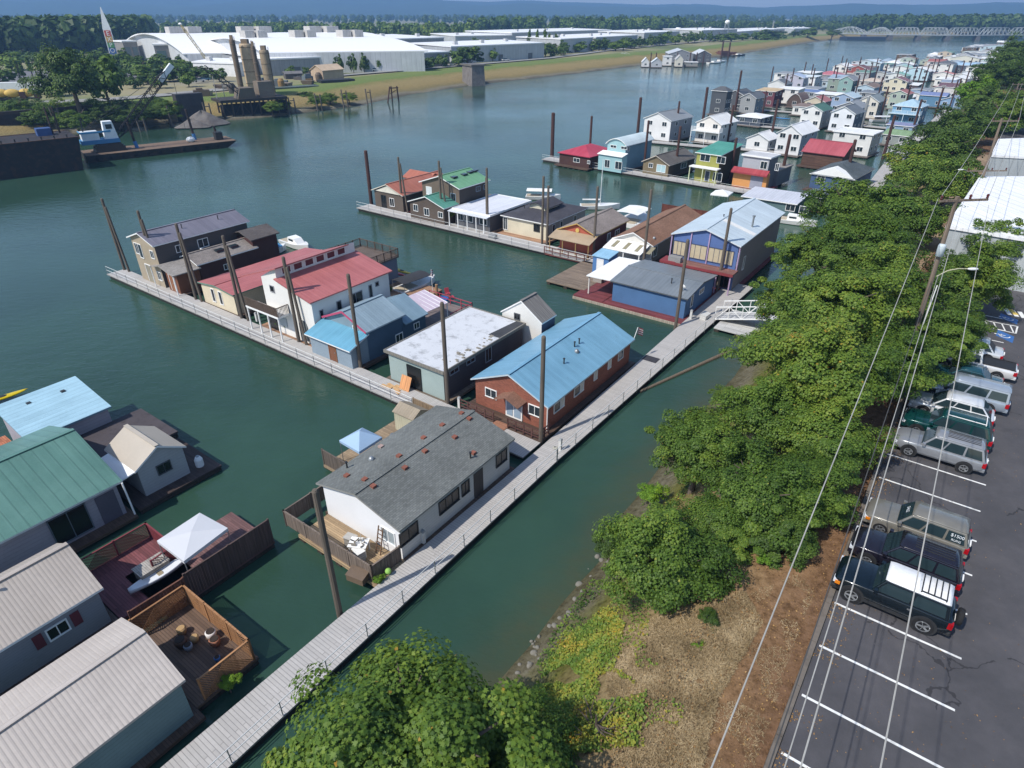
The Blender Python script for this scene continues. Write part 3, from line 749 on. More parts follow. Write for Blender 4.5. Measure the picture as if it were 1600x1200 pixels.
g = MB(); g.slab([(w / 2 - .4, d0 + 3.2, 3.0), (w - .1, d0 + 3.2, 2.3), (w - .1, d0 + 6.6, 2.2), (w / 2 - .4, d0 + 6.6, 2.9)], .05)
po = g.build('pergola_roof', glossy('#c9b9c4', .3), H['root'])
g = MB()
for k in range(6): g.bar((w / 2 - .4, d0 + 3.3 + k * .65, 2.93 - k * .01), (w - .1, d0 + 3.3 + k * .65, 2.26 - k * .01), .06, .08)
for x in (w / 2 - .3, w - .2): g.bar((x, d0 + 6.5, -.1), (x, d0 + 6.5, 2.3), .09, .09)
g.build('pergola_frame', WHITE, po)
g = MB(); g.box(-.2, w + .3, d0, d0 + 10.5, -.26, -.03); g.build('rear_deck', mat('#7d6d68', 'planks'), H['root'])
g = MB()
for p, q in (((0, d0 + 10.3), (w + .2, d0 + 10.3)), ((w + .2, d0 + 10.3), (w + .2, d0 + 6.6))):
    p, q = Vector((*p, 0)), Vector((*q, 0))
    for h in (.5, .95): g.bar(p + Vector((0, 0, h)), q + Vector((0, 0, h)), .06, .07)
    for i in range(5): c = p.lerp(q, i / 4); g.bar(c, c + Vector((0, 0, 1)), .08, .08)
g.build('deck_rail', mat('#b02f48'), H['root'])

WROOF = mat('#c3c6cb', 'patchy', .8, var=.05)
H = home('floating_home', 'long flat-roofed house with a worn white roof, pale green front and dark plank side', (598, 547.5), (692.5, 582), (823, 506), 3.5, 3.5, 'flat', mat('#494348', 'siding', .85, 1.6), WROOF, trim=mat('#7c776d', 'timber'), ov=.3, frontm=mat('#93a6a2', 'plain', .85, 1, .1), fdeck=1.6, deckm=mat('#7b6a58', 'planks'), wins=[('r', 1.7, 2.35, 1.1, .35, mat('#8b93a0'), DK), ('r', 4.0, 2.35, 1.1, .35, mat('#8b93a0'), DK), ('r', 6.6, 1.9, .8, 1.3, mat('#8b93a0'), DK)])
g = MB(); g.box(2.6, 4.3, .2, .34, 0, 2.3); g.build('open_doorway', DK, H['root'])
g = MB(); g.slab([(H['w'] - 1.5, 8.2, H['he'] + .03), (H['w'] - .14, 8.2, H['he'] + .03), (H['w'] - .14, H['d'] - .15, H['he'] + .03), (H['w'] - 1.1, H['d'] - .15, H['he'] + .03)], .02); g.build('bare_roof_strip', mat('#3d3f44', 'patchy', .9), H['root'])
g = MB()
for k in range(26):
    x, y = H['w'] - random.uniform(.2, 1.5), random.uniform(1.5, 8.2); a = random.uniform(.05, .22)
    g.box(x - a, x + a, y - a * .6, y + a * .6, H['he'] + .001, H['he'] + random.uniform(.03, .1))
g.build('peeling_patch', mat('#8c8577', 'patchy', .9), H['root'])
for x, y, a, b in ((1.0, -.9, 1.2, .12), (1.6, -.6, 1.8, .1), (2.5, -1.0, .9, .14), (2.2, -.3, 1.4, .1)):
    p = W(-39.6 + x, 34.5 + y); g = MB(); g.box(-a / 2, a / 2, -.15, .15, 0, b); q = g.build('plywood_board', mat('#c79a5e', 'timber'), loc=(p.x, p.y, .47 + .0), rz=RZ + random.uniform(-.4, .4)); tag(q, 'loose tan timber board lying before the pale green front of the flat-roofed house', 'board', 'loose boards by the flat-roofed house')
p = W(-36.9, 34.4); g = MB(); g.hexa([(-.6, -.35, 0), (.6, -.35, 0), (.6, -.31, 0), (-.6, -.31, 0)], [(-.6, .2, 1.25), (.6, .2, 1.25), (.6, .24, 1.25), (-.6, .24, 1.25)]); tag(g.build('plywood_sheet', mat('#d08a45', 'timber'), loc=(p.x, p.y, .48), rz=RZ), 'orange plywood sheet leaning beside the dark opening of the flat-roofed house', 'board')

H = home('floating_shed', 'narrow white gabled shed with a weathered grey board roof behind the white flat roof', (788, 483), (841, 509), (870, 491.5), 3.9, 5.3, 'gable_t', S_('#3f4c66'), mat('#77736f', 'timber', .9), ov=.12, frontm=mat('#dedcd6', 'siding', .8, .8, .05), peak=470, wins=[('f', 2.0, 3.3, .6, .55, mat('#555a60'), DK)], fdeck=.4, cat='shed')

BRICK = mat('#8f4f38', 'brick', .85, 1, .14)
BLUEMETAL = mat('#619cba', 'ribs', .4, .5, .08)
H = home('floating_home', 'long red-brick house with a bright blue metal roof beside the walkway', (736, 591), (855, 638), (993, 530), 2.95, 4.4, 'gable_t', BRICK, BLUEMETAL, ov=.3, trim=mat('#b9c9d2'), peak=585, fdeck=1.7, wins=[('f', 2.0, 1.55, 1.1, .75), ('f', 6.5, 1.5, 1.1, .85), ('r', 1.8, 1.55, .9, .8, WHITE, DK, 0), ('r', 2.6, 1.55, .5, .8, WHITE, mat('#d6d3c8'), 0), ('r', 5.0, 1.55, .9, .8, WHITE, DK, 0), ('r', 5.8, 1.55, .5, .8, WHITE, mat('#d6d3c8'), 0), ('r', 8.2, 1.6, .5, .8, WHITE, mat('#d6d3c8'), 0), ('r', 10.8, 1.6, .5, .8, WHITE, mat('#d6d3c8'), 0), ('r', 13.0, 1.6, .9, .8)], sides=.55)
w = H['w']
for x, y, k in ((w * .72, 8.0, 'dome'), (w * .66, 9.2, 'pipe'), (w * .66, 8.4, 'pipe'), (w * .74, 5.6, 'pipe')): vent(H, x, y, roofz(H, x), k)
g = MB(); g.prism_y([(3.6, 0), (3.6, 2.1), (5.3, 2.1), (5.3, 0)][::-1], .2, .33); dr = g.build('glazed_door', WHITE, H['root'])
g = MB(); g.box(3.75, 4.35, .16, .2, .2, 1.9); g.box(4.5, 5.15, .16, .2, .2, 1.9); g.build('pane', glossy('#93a8bb', .1), dr)
g = MB(); g.slab([(3.2, -1.0, 2.05), (4.4, -1.0, 2.6), (4.4, .35, 2.6), (3.2, .35, 2.05)], .08); g.slab([(4.4, -1.0, 2.6), (5.7, -1.0, 2.05), (5.7, .35, 2.05), (4.4, .35, 2.6)], .08); g.build('porch_roof', mat('#8a5f48', 'shingle', .9, .8), H['root'])
for (a, b) in (((-.2, -1.25), (3.4, -1.25)), ((4.9, -1.25), (w + .1, -1.25)), ((w + .1, -1.25), (w + .1, .0))):
    g = MB(); p, q = Vector((*a, 0)), Vector((*b, 0)); n = max(2, int((q - p).length / .75))
    for h in (.3, .6, .92): g.bar(p + Vector((0, 0, h)), q + Vector((0, 0, h)), .05, .1)
    for i in range(n + 1): c = p.lerp(q, i / n); g.bar(c, c + Vector((0, 0, .98)), .09, .09)
    g.build('railing', mat('#5b3a34', 'timber'), H['root'])
g = MB(); g.box(3.5, 4.9, -1.9, -.9, -.02, .05); g.build('ramp', mat('#a06a4a', 'planks'), H['root'])
g = MB(); g.tube((w - .25, .28, 0), (w - .25, .28, 2.2), .05); g.build('downpipe', WHITE, H['root'])

# gray shingled house in the foreground
GSH = SH('#6b6f6c')
H = home('floating_home', 'low white house with a gray shingle roof dotted with rusty square vents', None, None, None, 3.2, 4.2, 'gable_t', mat('#c9c9c7', 'siding', .8, 1.2, .06), GSH, rect=(-29.8, -22.1, 18.9, 30.8), ov=.3, peak=772, frontm=mat('#dfe0e2', 'plain', .8, 1, .04), trim=mat('#8b8b86'), fdeck=0, sides=.3, wins=[('r', 1.0, 1.55, 1.5, .95, DARKMETAL, DK), ('r', 4.8, 1.55, 1.9, .95, DARKMETAL, DK, 2), ('r', 6.5, 1.55, .7, .95, DARKMETAL, DK), ('r', 10.6, 1.6, 1.2, .95, DARKMETAL, DK), ('f', 6.3, 1.3, 1.1, 1.0, WHITE, glossy('#9aa4a8', .1))])
w, d = H['w'], H['d']
g = MB(); g.box(w - .34, w - .25, 7.4, 8.4, .0, 2.1); g.build('door', mat('#4a4340'), H['root'])
for f, y in ((.55, 1.3), (.58, 3.9), (.56, 6.0), (.62, 8.6), (.55, 10.9), (.42, 1.5), (.2, 1.4), (.42, 4.6), (.4, 7.2), (.4, 9.2), (.42, 11.2), (.86, 8.4)): vent(H, w * f, y, roofz(H, w * f), 'box')
vent(H, w * .2, 3.6, roofz(H, w * .2), 'dome'); vent(H, w * .08, 2.2, roofz(H, w * .08)); vent(H, w * .88, 7.9, roofz(H, w * .88)); vent(H, w * .1, 5.2, roofz(H, w * .1), 'box', mat('#a58a80'))
g = MB(); g.box(.3, w + .5, -2.2, .28, -.28, -.04); fd = g.build('front_deck', mat('#a68a62', 'planks', .8, 1.0, .2), H['root'])
g = MB()
for x in np.linspace(.6, w, 5): g.tube((x, -2.2, -.55), (x, d, -.55), .3)
g.build('float_log', LOG, fd)
fence(None, 'deck_fence', 'weathered grey-brown board fence around the front deck of the gray shingled house', 'fence', [(-30.9, 21.2), (-30.9, 16.85), (-22.6, 16.85), (-22.4, 19.0)], 1.2, mat('#75665a', 'timber', .9), z=.46)
p = W(-25.0, 18.0); rt = thing('workbench', 'white work table heaped with tools on the deck of the gray shingled house', 'table', (p.x, p.y, .46), RZ + .5)
g = MB(); g.box(-.6, .6, -.45, .45, .82, .88); g.build('table_top', WHITE, rt)
for x in (-.5, .5):
    for y in (-.35, .35): g = MB(); g.box(x - .04, x + .04, y - .04, y + .04, 0, .82); g.build('leg', WHITE, rt)
p = W(-25.0, 18.0); g = MB()
for k in range(14): x, y = random.uniform(-.5, .5), random.uniform(-.35, .35); g.bar((x, y, .93), (x + random.uniform(-.3, .3), y + random.uniform(-.3, .3), random.uniform(.93, 1.25)), .05, .07)
tag(g.build('tool_heap', mat('#8b8478', 'patchy'), loc=(p.x, p.y, .46), rz=RZ), 'grey heap of tools on the white work table', 'tools')
for i, (s, t, r_, lb) in enumerate(((-25.9, 18.1, .2, 'small grey cabinet left of the white work table on the front deck'), (-24.6, 17.6, -.2, 'white slatted crate right of the work table on the front deck'))):
    p = W(s, t); rt = thing('cabinet', lb, 'cabinet', (p.x, p.y, .46), RZ + r_)
    g = MB(); g.box(-.35, .35, -.25, .25, 0, .75); g.build('body', mat('#97938c' if i == 0 else '#d0cec8', 'planks', .8, .6), rt)
    g = MB(); g.box(-.39, .39, -.29, .29, .75, .8); g.build('top', mat('#aaa69e' if i == 0 else '#dcdad4'), rt)
p = W(-24.0, 18.6); rt = thing('ladder', 'brown wooden stepladder leaning on the white front wall', 'ladder', (p.x, p.y, .46), RZ)
for x in (-.2, .2): g = MB(); g.bar((x, 0, 0), (x, .5, 1.9), .06, .06); g.build('rail', mat('#6e5138'), rt)
g = MB()
for k in range(6): g.bar((-.2, .08 + .07 * k, .25 + .28 * k), (.2, .08 + .07 * k, .25 + .28 * k), .05, .03)
g.build('rung', mat('#6e5138'), rt)

# side deck left of it: blue canopy, metal shed, kayak
p = W(-32.2, 26.6); rt = thing('side_deck', 'worn timber side deck left of the gray shingled house', 'deck', (p.x, p.y, .5), RZ)
g = MB(); g.box(-1.9, 2.2, -4.0, 5.2, -.25, -.04); g.build('deck', mat('#9a8262', 'planks', .8, 1, .2), rt)
g = MB()
for y in np.linspace(-3.6, 4.8, 6): g.tube((-2.2, y, -.5), (2.1, y, -.5), .26)
g.build('float_log', LOG, rt)
def canopy(label, quad_px, z, apex_h, m, group=None, s=1, zb=.46):
    P = [at(*q, z) for q in quad_px]; c = sum(P, Vector()) / 4
    rt = thing('canopy_tent', label, 'canopy', (c.x, c.y, zb), 0, group)
    Q = [(p - c) + Vector((0, 0, z - zb)) for p in P]; ap = Vector((0, 0, z - zb + apex_h)); g = MB()
    for i in range(4):
        a, b = Q[i], Q[(i + 1) % 4]; m_ = (a + b) / 2; mm = m_ * 1.0 + Vector((0, 0, .04))
        pts = [a, b, ap]; n = (b - a).cross(ap - a)
        g.face(pts if n.z > 0 else pts[::-1])
        dn = Vector((0, 0, -.22)); pt = [a, b, b + dn, a + dn]; g.face(pt)
    g.build('cover', m, rt)
    for q in Q: f = MB(); f.tube((q.x * .96, q.y * .96, 0), (q.x * .97, q.y * .97, z - zb), .03, n=6); f.build('leg', STEEL, rt)
    return rt
canopy('pale blue peaked canopy tent on the side deck of the gray shingled house', [(530, 688), (561, 706), (597, 683), (566, 668)], 2.4, .75, mat('#8fb0cf', rough=.8, var=.05))
fence(None, 'board_fence', 'grey leaning board fence in front of the blue canopy tent', 'fence', [(-34.1, 22.7), (-31.0, 22.6)], 1.3, mat('#62564c', 'timber', .9))
p = W(-32.0, 30.1); rt = thing('garden_shed', 'small metal shed with tan ribbed roof on the side deck, near the yellow kayak', 'shed', (p.x, p.y, .46), RZ)
g = MB(); g.prism_x([(-.85, 0), (.85, 0), (.85, 1.75), (0, 2.15), (-.85, 1.75)], -1.1, 1.0); g.build('wall', [mat('#b3ae90', 'corr', .6, 1.5)], rt)
g = MB(); g.slab([(-1.2, -.95, 1.74), (1.1, -.95, 1.74), (1.1, 0, 2.24), (-1.2, 0, 2.24)], .05); g.slab([(-1.2, 0, 2.24), (1.1, 0, 2.24), (1.1, .95, 1.74), (-1.2, .95, 1.74)], .05); g.build('roof', mat('#8f8068', 'ribs', .6, .6), rt)
for y in (-.4, .4): g = MB(); g.box(1.0, 1.03, y - .38, y + .38, .08, 1.65); g.build('door', mat('#b5a878', 'corr', .6, 1.2), rt)
fence(None, 'board_fence', 'tan board fence behind the small metal shed', 'fence', [(-33.2, 31.6), (-29.8, 31.6)], 1.7, mat('#8d7658', 'timber', .9))

def kayak(label, pos, rz, L, wd_, m, group=None, tilt=0):
    rt = thing('kayak', label, 'kayak', pos, rz, group)
    g = MB(); rings = []
    for i in range(13):
        f = i / 12; x = (f - .5) * L; k = math.sin(math.pi * min(1, max(.0, f))) ** .6; hw = wd_ / 2 * max(k, .04); rk = .12 * abs(f - .5) ** 2 * 4
        rings.append([(x, hw * math.cos(a), .17 + rk + (.17 if math.sin(a) < 0 else .12) * math.sin(a) * max(k, .15)) for a in [2 * math.pi * q / 10 for q in range(10)]])
    g.loft(rings); g.build('hull', m, rt, True)
    g = MB(); g.rev([(.16, 0), (.2, .03), (.16, .05)], (0, 0, .27), 12)
    for q in range(len(g.v)): v = g.v[q]; g.v[q] = (v[0] * 2, v[1], v[2])
    g.build('cockpit_rim', DARKMETAL, rt)
    return rt
YEL = glossy('#c9b008', .35); REDK = glossy('#b01c28', .35)
p = W(-30.35, 28.6); kayak('yellow kayak lying against the wall of the gray shingled house', (p.x, p.y, .47), RZ + math.pi / 2 + .1, 3.0, .7, YEL)
p = W(-31.6, 27.6); rt = thing('barbecue', 'grey kettle barbecue on the side deck beside the yellow kayak', 'barbecue', (p.x, p.y, .46), RZ)
g = MB(); g.ell((0, 0, .85), (.33, .33, .26)); g.build('bowl', glossy('#8b8f93', .3, .6), rt, True)
for a in (0, 2.1, 4.2): g = MB(); g.tube((.25 * math.cos(a), .25 * math.sin(a), 0), (.15 * math.cos(a), .15 * math.sin(a), .7), .025); g.build('leg', DARKMETAL, rt)

# rear decks of the first pier ---------------------------------------------------------------
def float_deck(name, label, rect, m, z=.5, rails=None, railm=None):
    s0, s1, t0, t1 = rect; p = W((s0 + s1) / 2, (t0 + t1) / 2); rt = thing(name, label, 'deck', (p.x, p.y, z), RZ); a, b = (s1 - s0) / 2, (t1 - t0) / 2
    g = MB(); g.box(-a, a, -b, b, -.16, 0); g.build('deck', m, rt)
    g = MB()
    for x in np.linspace(-a + .3, a - .3, max(2, int(a / .8))): g.tube((x, -b + .05, -.42), (x, b - .05, -.42), .27)
    g.build('float_log', LOG, rt)
    return rt
sw = ST(568, 470, .5); se = ST(640, 455, .5)
float_deck('swim_deck', 'tan timber deck with kayaks behind the white pink-roofed house', (-57.6, -50.2, 46.0, 54.4), TANDECK)
for i, (px, py, lb, m) in enumerate(((628, 425, 'yellow kayak on the tan deck, nearer the water of the two boats', YEL), (618, 428, 'red kayak beside the yellow one on the tan deck', REDK))):
    p = at(px, py, .55); kayak(lb, (p.x, p.y, .5), RZ - .05 + i * .05, 4.4, .65, m)
p = at(612, 432, .5); rt = thing('patio_table', 'round dark table with chairs on the tan kayak deck', 'table', (p.x, p.y, .5)); g = MB(); g.rev([(.6, .7), (.6, .75)], n=16); g.build('table_top', mat('#4a4f4c'), rt); g = MB(); g.tube((0, 0, 0), (0, 0, .7), .05); g.build('leg', DARKMETAL, rt)
DRK = mat('#4f4038', 'planks')
def roof_deck():
    A = at(530, 392, 3.6); s0, t0 = A.dot(S), A.dot(T)
    rt = thing('boathouse', 'grey-blue boathouse with a railed roof deck behind the pink roofs', 'boathouse', W(-63.5, 47.6, .5), RZ); w, d, h = 7.0, 6.0, 3.2
    g = MB(); g.box(.2, w - .2, .2, d - .2, -.1, h - .1); g.build('wall', S_('#6d7688'), rt)
    g = MB(); g.box(0, w, 0, d, h - .1, h + .08); g.build('roof_deck', mat('#6a5b4f', 'planks'), rt)
    g = MB()
    P = [(.05, .05), (w - .05, .05), (w - .05, d - .05), (.05, d - .05), (.05, .05)]
    for a, b in zip(P, P[1:]):
        a, b = Vector((*a, h + .08)), Vector((*b, h + .08)); n = int((b - a).length / .16)
        for i in range(n): c = a.lerp(b, i / n); g.bar(c, c + Vector((0, 0, .95)), .03, .03)
        for i in range(5): c = a.lerp(b, i / 5); g.bar(c, c + Vector((0, 0, 1.05)), .1, .1)
        g.bar(a + Vector((0, 0, .98)), b + Vector((0, 0, .98)), .1, .06); g.bar(a + Vector((0, 0, .12)), b + Vector((0, 0, .12)), .05, .06)
    g.build('railing', mat('#5e4a3c', 'timber'), rt)
    window(rt, 'f', 5.0, 1.8, 1.0, .9, (w - .2, .2)); window(rt, 'r', 2.6, 1.9, 1.2, .9, (w - .2, .2)); g = MB(); g.box(0, w, -.3, d, -.3, -.05); g.build('deck', DRK, rt)
roof_deck()

# ---------------------------------------------------------------- lower left moorage
TEALW = S_('#63868e', 1.2); MAUVE = mat('#a29ca6', 'siding', .8, 1.4, .08)
H = home('floating_home', 'low house with a weathered pale blue metal roof at the left edge', None, None, None, 3.0, 3.9, 'shed_left', MAUVE, mat('#8fbacb', 'ribs', .45, 1.1, .12), rect=(-56.5, -50.9, 9.7, 15.7), ov=.25, trim=mat('#6f93a6'), fdeck=1.0)
for x, y in ((1.2, 2.0), (1.4, 4.4)): vent(H, x, y, 3.1, 'box', DARKMETAL)
rt = float_deck('side_deck', 'flat dark tarpaper roof deck between the blue and the green metal roofs', (-51.2, -45.5, 11.0, 17.8), mat('#4b4448', 'patchy', .95), 1.6)
p = W(-51.0, 9.0); g = MB(); g.slab([(-4, -5.4, .45), (1.6, -5.4, .45), (1.6, .4, .45), (-4, .4, .45)], .12); rt = thing('patio_cover', 'orange timber patio roof beside the pale blue metal roof', 'patio', (p.x, p.y, 1.6), RZ); g.build('roof', mat('#b5673a', 'planks'), rt)
for x in (-3.8, 1.4): g = MB(); g.tube((x, .2, -1.3), (x, .2, .35), .07); g.build('post', LOG, rt)
H = home('floating_home', 'mauve house with a green standing-seam metal roof at the left edge', None, None, None, 3.2, 5.1, 'gable_t', MAUVE, mat('#4a7a6e', 'ribs', .4, 1.6, .1), rect=(-51.5, -40.4, -4.0, 11.5), ov=.35, trim=mat('#c3cac8'), fdeck=0, wins=[('r', 12.0, 1.25, 2.1, 2.0, mat('#5b6670'), DK), ('r', 5.2, 1.7, 1.0, .8, mat('#5b6670'), DK)], sides=.9)
g = MB(); g.box(H['w'] - .37, H['w'] - .3, 13.7, 14.9, .0, 2.2); g.build('side_door', mat('#5d5866'), H['root'])
g = MB(); g.tube((H['w'] + .25, H['d'] - .1, -.1), (H['w'] + .1, H['d'] - .1, 2.6), .06); g.build('porch_post', WHITE, H['root'])
float_deck('end_deck', 'dark timber deck around the small pale gabled cabin', (-51.0, -40.3, 11.8, 18.0), mat('#4a3a35', 'planks'))
H = home('floating_cabin', 'small pale grey cabin with a cream gabled roof beyond the green metal roof', None, None, None, 2.9, 4.0, 'gable_s', mat('#a7a9ac', 'siding', .8, 1.2, .05), mat('#b0a595', 'plain', .8, 1, .06), rect=(-45.5, -41.1, 12.6, 16.3), ov=.2, trim=WHITE, fdeck=0, cat='cabin', wins=[('r', 1.9, 1.5, .9, .7, mat('#4f5254'), DK)], sides=.1)
g = MB(); g.slab([(.6, -1.5, 2.1), (4.3, -1.5, 2.1), (4.3, .1, 2.35), (.6, .1, 2.35)], .08); g.build('porch_roof', WHITE, H['root'])
for x in (.8, 4.1): g = MB(); g.box(x - .05, x + .05, -1.45, -1.35, 0, 2.05); g.build('porch_post', WHITE, H['root'])
p = W(-41.5, 17.0); rt = thing('water_tank', 'white plastic tank on the corner of the dark deck by the cream roofed cabin', 'tank', (p.x, p.y, .5)); g = MB(); g.rev([(.28, 0), (.3, .1), (.3, .6), (.2, .8), (.1, .85)], n=14); g.build('barrel', WHITE, rt); g = MB(); g.rev([(.11, .85), (.11, .93)], n=10); g.build('lid', STEEL, rt)

TAUPE = mat('#aa9e92', 'corr', .5, 1.3, .06)
H = home('floating_home', 'grey sided house with a taupe corrugated roof and a dark red shuttered window', None, None, None, 3.1, 4.6, 'gable_t', mat('#8d8e97', 'siding', .8, .9, .05), TAUPE, rect=(-37.8, -32.1, -6.0, 6.4), ov=.25, trim=WHITE, fdeck=0, wins=[('r', 9.9, 1.55, .9, .7, WHITE, DK)], sides=.25, gfrac=.46)
for u in (9.0, 10.8): g = MB(); g.box(H['w'] - .3, H['w'] - .2, u - .22, u + .22, 1.1, 2.0); g.build('shutter', mat('#6e2530'), H['root'])
window(H['root'], 'r', 5.2, 1.2, 1.3, 1.5, H['dm'], WHITE, glossy('#3d4a55', .1), 0)
vent(H, 3.0, 8.6, roofz(H, 3.0, .46))
H = home('floating_home', 'teal sided house with a pale corrugated roof in the lower left corner', None, None, None, 3.2, 4.4, 'gable_t', TEALW, mat('#b5aaa0', 'corr', .5, 1.3, .06), rect=(-29.2, -23.2, -8.0, 6.0), ov=.2, trim=mat('#b6b0aa'), fdeck=0, sides=.5)
float_deck('side_deck', 'dark red deck with lattice rails beside the taupe corrugated roof', (-37.2, -32.0, 6.5, 11.0), mat('#7a4044', 'planks'))
fence(None, 'lattice_rail', 'red lattice railing around the dark red deck', 'railing', [(-37.1, 6.8), (-37.1, 10.9), (-33.8, 10.9), (-33.6, 9.4)], 1.15, mat('#7d2a33'), lattice=True)
float_deck('long_deck', 'long dark deck carrying the white canopy, behind a tall brown board fence', (-35.0, -30.2, 8.2, 15.4), mat('#7a5450', 'planks'))
canopy('large white canopy over the long dark deck at lower left', [(245, 845), (287, 877), (356, 825), (312, 801)], 2.9, .28, mat('#c3c5ca', rough=.7, var=.04))
fence(None, 'board_fence', 'tall dark brown board fence in front of the white canopy', 'fence', [(-30.2, 9.7), (-30.2, 15.3)], 1.9, mat('#5a4640', 'timber', .9))
fence(None, 'board_fence', 'red-brown fence between the white boat and the lattice deck', 'fence', [(-30.3, 6.6), (-30.2, 9.6)], 1.7, mat('#6d4331', 'timber', .9))
p = (at(214, 918, .8) + at(286, 878, .8)) / 2; p.z = .55; rt = thing('rowing_boat', 'slim white boat lying on the long dark deck below the canopy', 'boat', (p.x, p.y, .55), RZ + math.pi / 2 - .05)
g = MB(); rings = []
for i in range(13):
    f = i / 12; x = (f - .5) * 3.6; k = max(.03, math.sin(math.pi * (.06 + .94 * f) if f < .9 else math.pi * f) ** .7)
    rings.append([(x, .42 * k * y, .42 * z + .08 * (2 * f - 1) ** 2) for y, z in ((-1, 1), (-.75, .35), (0, 0), (.75, .35), (1, 1), (.85, 1), (0, .75), (-.85, 1))])
g.loft(rings); g.build('hull', mat('#d9dde2', rough=.4, var=.04), rt, True)
g = MB(); g.box(-.15, .15, -.36, .36, .33, .38); g.build('seat', mat('#9a8a6a'), rt)
p = at(238, 888, .9); p.z = .5; rt = thing('deck_box', 'grey slatted chest beside the slim white boat', 'chest', (p.x, p.y, .5), RZ); g = MB(); g.box(-.5, .5, -.85, .85, 0, .7); g.build('box', mat('#8d867c', 'planks', .8, .8), rt); g = MB(); g.box(-.55, .55, -.9, .9, .7, .76); g.build('lid', mat('#a39c92', 'planks', .8, .8), rt)
# lattice-fenced patio
float_deck('patio_deck', 'brown timber patio deck inside an orange lattice fence at lower left', (-30.0, -23.6, 6.1, 9.6), mat('#6a5240', 'planks'))
OR = mat('#a5713c', 'timber'); 
fence(None, 'lattice_fence', 'orange-brown lattice fence around the timber patio deck', 'fence', [(-29.9, 6.4), (-29.9, 9.4), (-23.7, 9.4), (-23.7, 6.6)], 1.5, OR, lattice=True)
for i, (px, py, lb, m, sc) in enumerate(((284, 1008, 'brown urn at the back of the patio deck', '#5b4030', 1.0), (285, 988, 'tan topped stump table left on the patio deck', '#b08a50', .8), (305, 1000, 'tan round stool right of the stump table on the patio deck', '#b08a50', .7), (295, 1013, 'pale grey tub in the middle of the patio deck', '#8a97a8', .7), (331, 994, 'white pot by the lattice fence on the patio deck', '#dcd6d2', .9), (337, 1006, 'terracotta pot beside the white pot on the patio deck', '#a0623f', .9), (340, 1030, 'small blue pot near the patio corner', '#3a78c0', .5))):
    p = at(px, py, .6); rt = thing('plant_pot' if i not in (1, 2) else 'stool', lb, 'pot' if i not in (1, 2) else 'stool', (p.x, p.y, .5))
    g = MB(); g.rev([(.2 * sc, 0), (.3 * sc, .25 * sc), (.33 * sc, .5 * sc), (.27 * sc, .56 * sc)], n=14); g.build('bowl', mat(m), rt, True)
    g = MB(); g.rev([(.25 * sc, .56 * sc), (.25 * sc, .6 * sc)], n=12); g.build('top' if i in (1, 2) else 'soil', mat(m) if i in (1, 2) else mat('#3a2c20', 'soil'), rt)

# ---------------------------------------------------------------- second pier
BRN = S_('#5e5145'); 
H = home('floating_home', 'brown house with an orange metal roof and a red porch deck', (580.6, 296), (627.5, 306.6), 13.5, 3.4, 4.6, 'gable_t', BRN, MR('#a85a3c', .8), ov=.4, peak=288, frontm=BRN, fdeck=2.4, deckm=mat('#8e2f38', 'planks'), wins=[('f', 4.6, 1.3, 1.0, 1.3, WHITE, DK), ('f', 2.6, 1.2, 1.1, 2.0, DARKMETAL, DK)], trim=mat('#cfc7b5'))
g = MB(); g.prism_y([(.8, H['he'] - .05), (H['w'] - .8, H['he'] - .05), (H['w'] / 2, H['hr'] - .3)], .2, .36); g.build('gable_panel', mat('#d8d2c0'), H['root'])
g = MB(); y = H['d']; g.slab([(-1.5, y - 4.2, 3.3), (H['w'] / 2 + 1, y - 4.2, 3.3), (H['w'] / 2 + 1, y - 2, 4.3), (-1.5, y - 2, 4.3)], .12); g.slab([(-1.5, y - 2, 4.3), (H['w'] / 2 + 1, y - 2, 4.3), (H['w'] / 2 + 1, y + .2, 3.3), (-1.5, y + .2, 3.3)], .12); g.build('cross_roof', MR('#a85a3c', .8), H['root'])
g = MB(); g.box(-1.2, H['w'] / 2, y - 3.9, y - .1, 0, 3.2); g.build('cross_wall', BRN, H['root'])
H = home('floating_home', 'two-storey dark brown house with a light green roof and four skylights', (656.6, 283), (713.8, 296), (768, 281), 5.8, 6.9, 'gable_t', S_('#3f3834'), MR('#5e9a6c', .8), ov=.4, peak=275, frontm=S_('#6c5c4d'), wins=[('f', 1.9, 4.0, 1.1, 1.2, WHITE, mat('#c9cdd0')), ('f', 7.2, 3.6, .9, 1.3, mat('#7c93a8'), DK), ('r', 5.2, 4.3, 1.0, .7, mat('#7c93a8'), DK), ('r', 7.2, 4.3, .9, .7, mat('#7c93a8'), DK)])
for x, y in ((.66, 2.0), (.66, 4.6), (.64, 6.3), (.64, 7.6)): vent(H, H['w'] * x, y + .3, roofz(H, H['w'] * x), 'skylight')
float_deck('rear_deck', 'grey timber deck with a yellow ball behind the light green roof', (-75, -66, 88.5, 96), mat('#7d7064', 'planks'))
H = home('floating_home', 'small brown house with a teal green gable roof on the second pier', (637, 314), (695, 327), (718, 317), 3.3, 4.5, 'gable_t', S_('#5d4f44'), MR('#3c8a78', .7), ov=.3, peak=307, wins=[('f', 1.6, 1.9, .9, 1.0), ('f', 4.0, 1.6, 1.0, 1.1), ('f', 7.0, 1.6, .9, .8)], fdeck=.6)
H = home('floating_home', 'low house with a broad flat white roof and white porch posts on the second pier', (706, 325), (762.5, 336.6), (834, 314), 3.2, 3.2, 'flat', S_('#4c4a4e'), mat('#c9ccd4', 'ribs', .6, 1.2, .04), ov=.35, frontm=S_('#5a5c62'), wins=[('f', 1.4, 1.6, 1.2, 1.3), ('f', 3.2, 1.6, 1.5, 1.2), ('f', 6.1, 1.6, 1.4, 1.2)], fdeck=1.6, deckm=TANDECK)
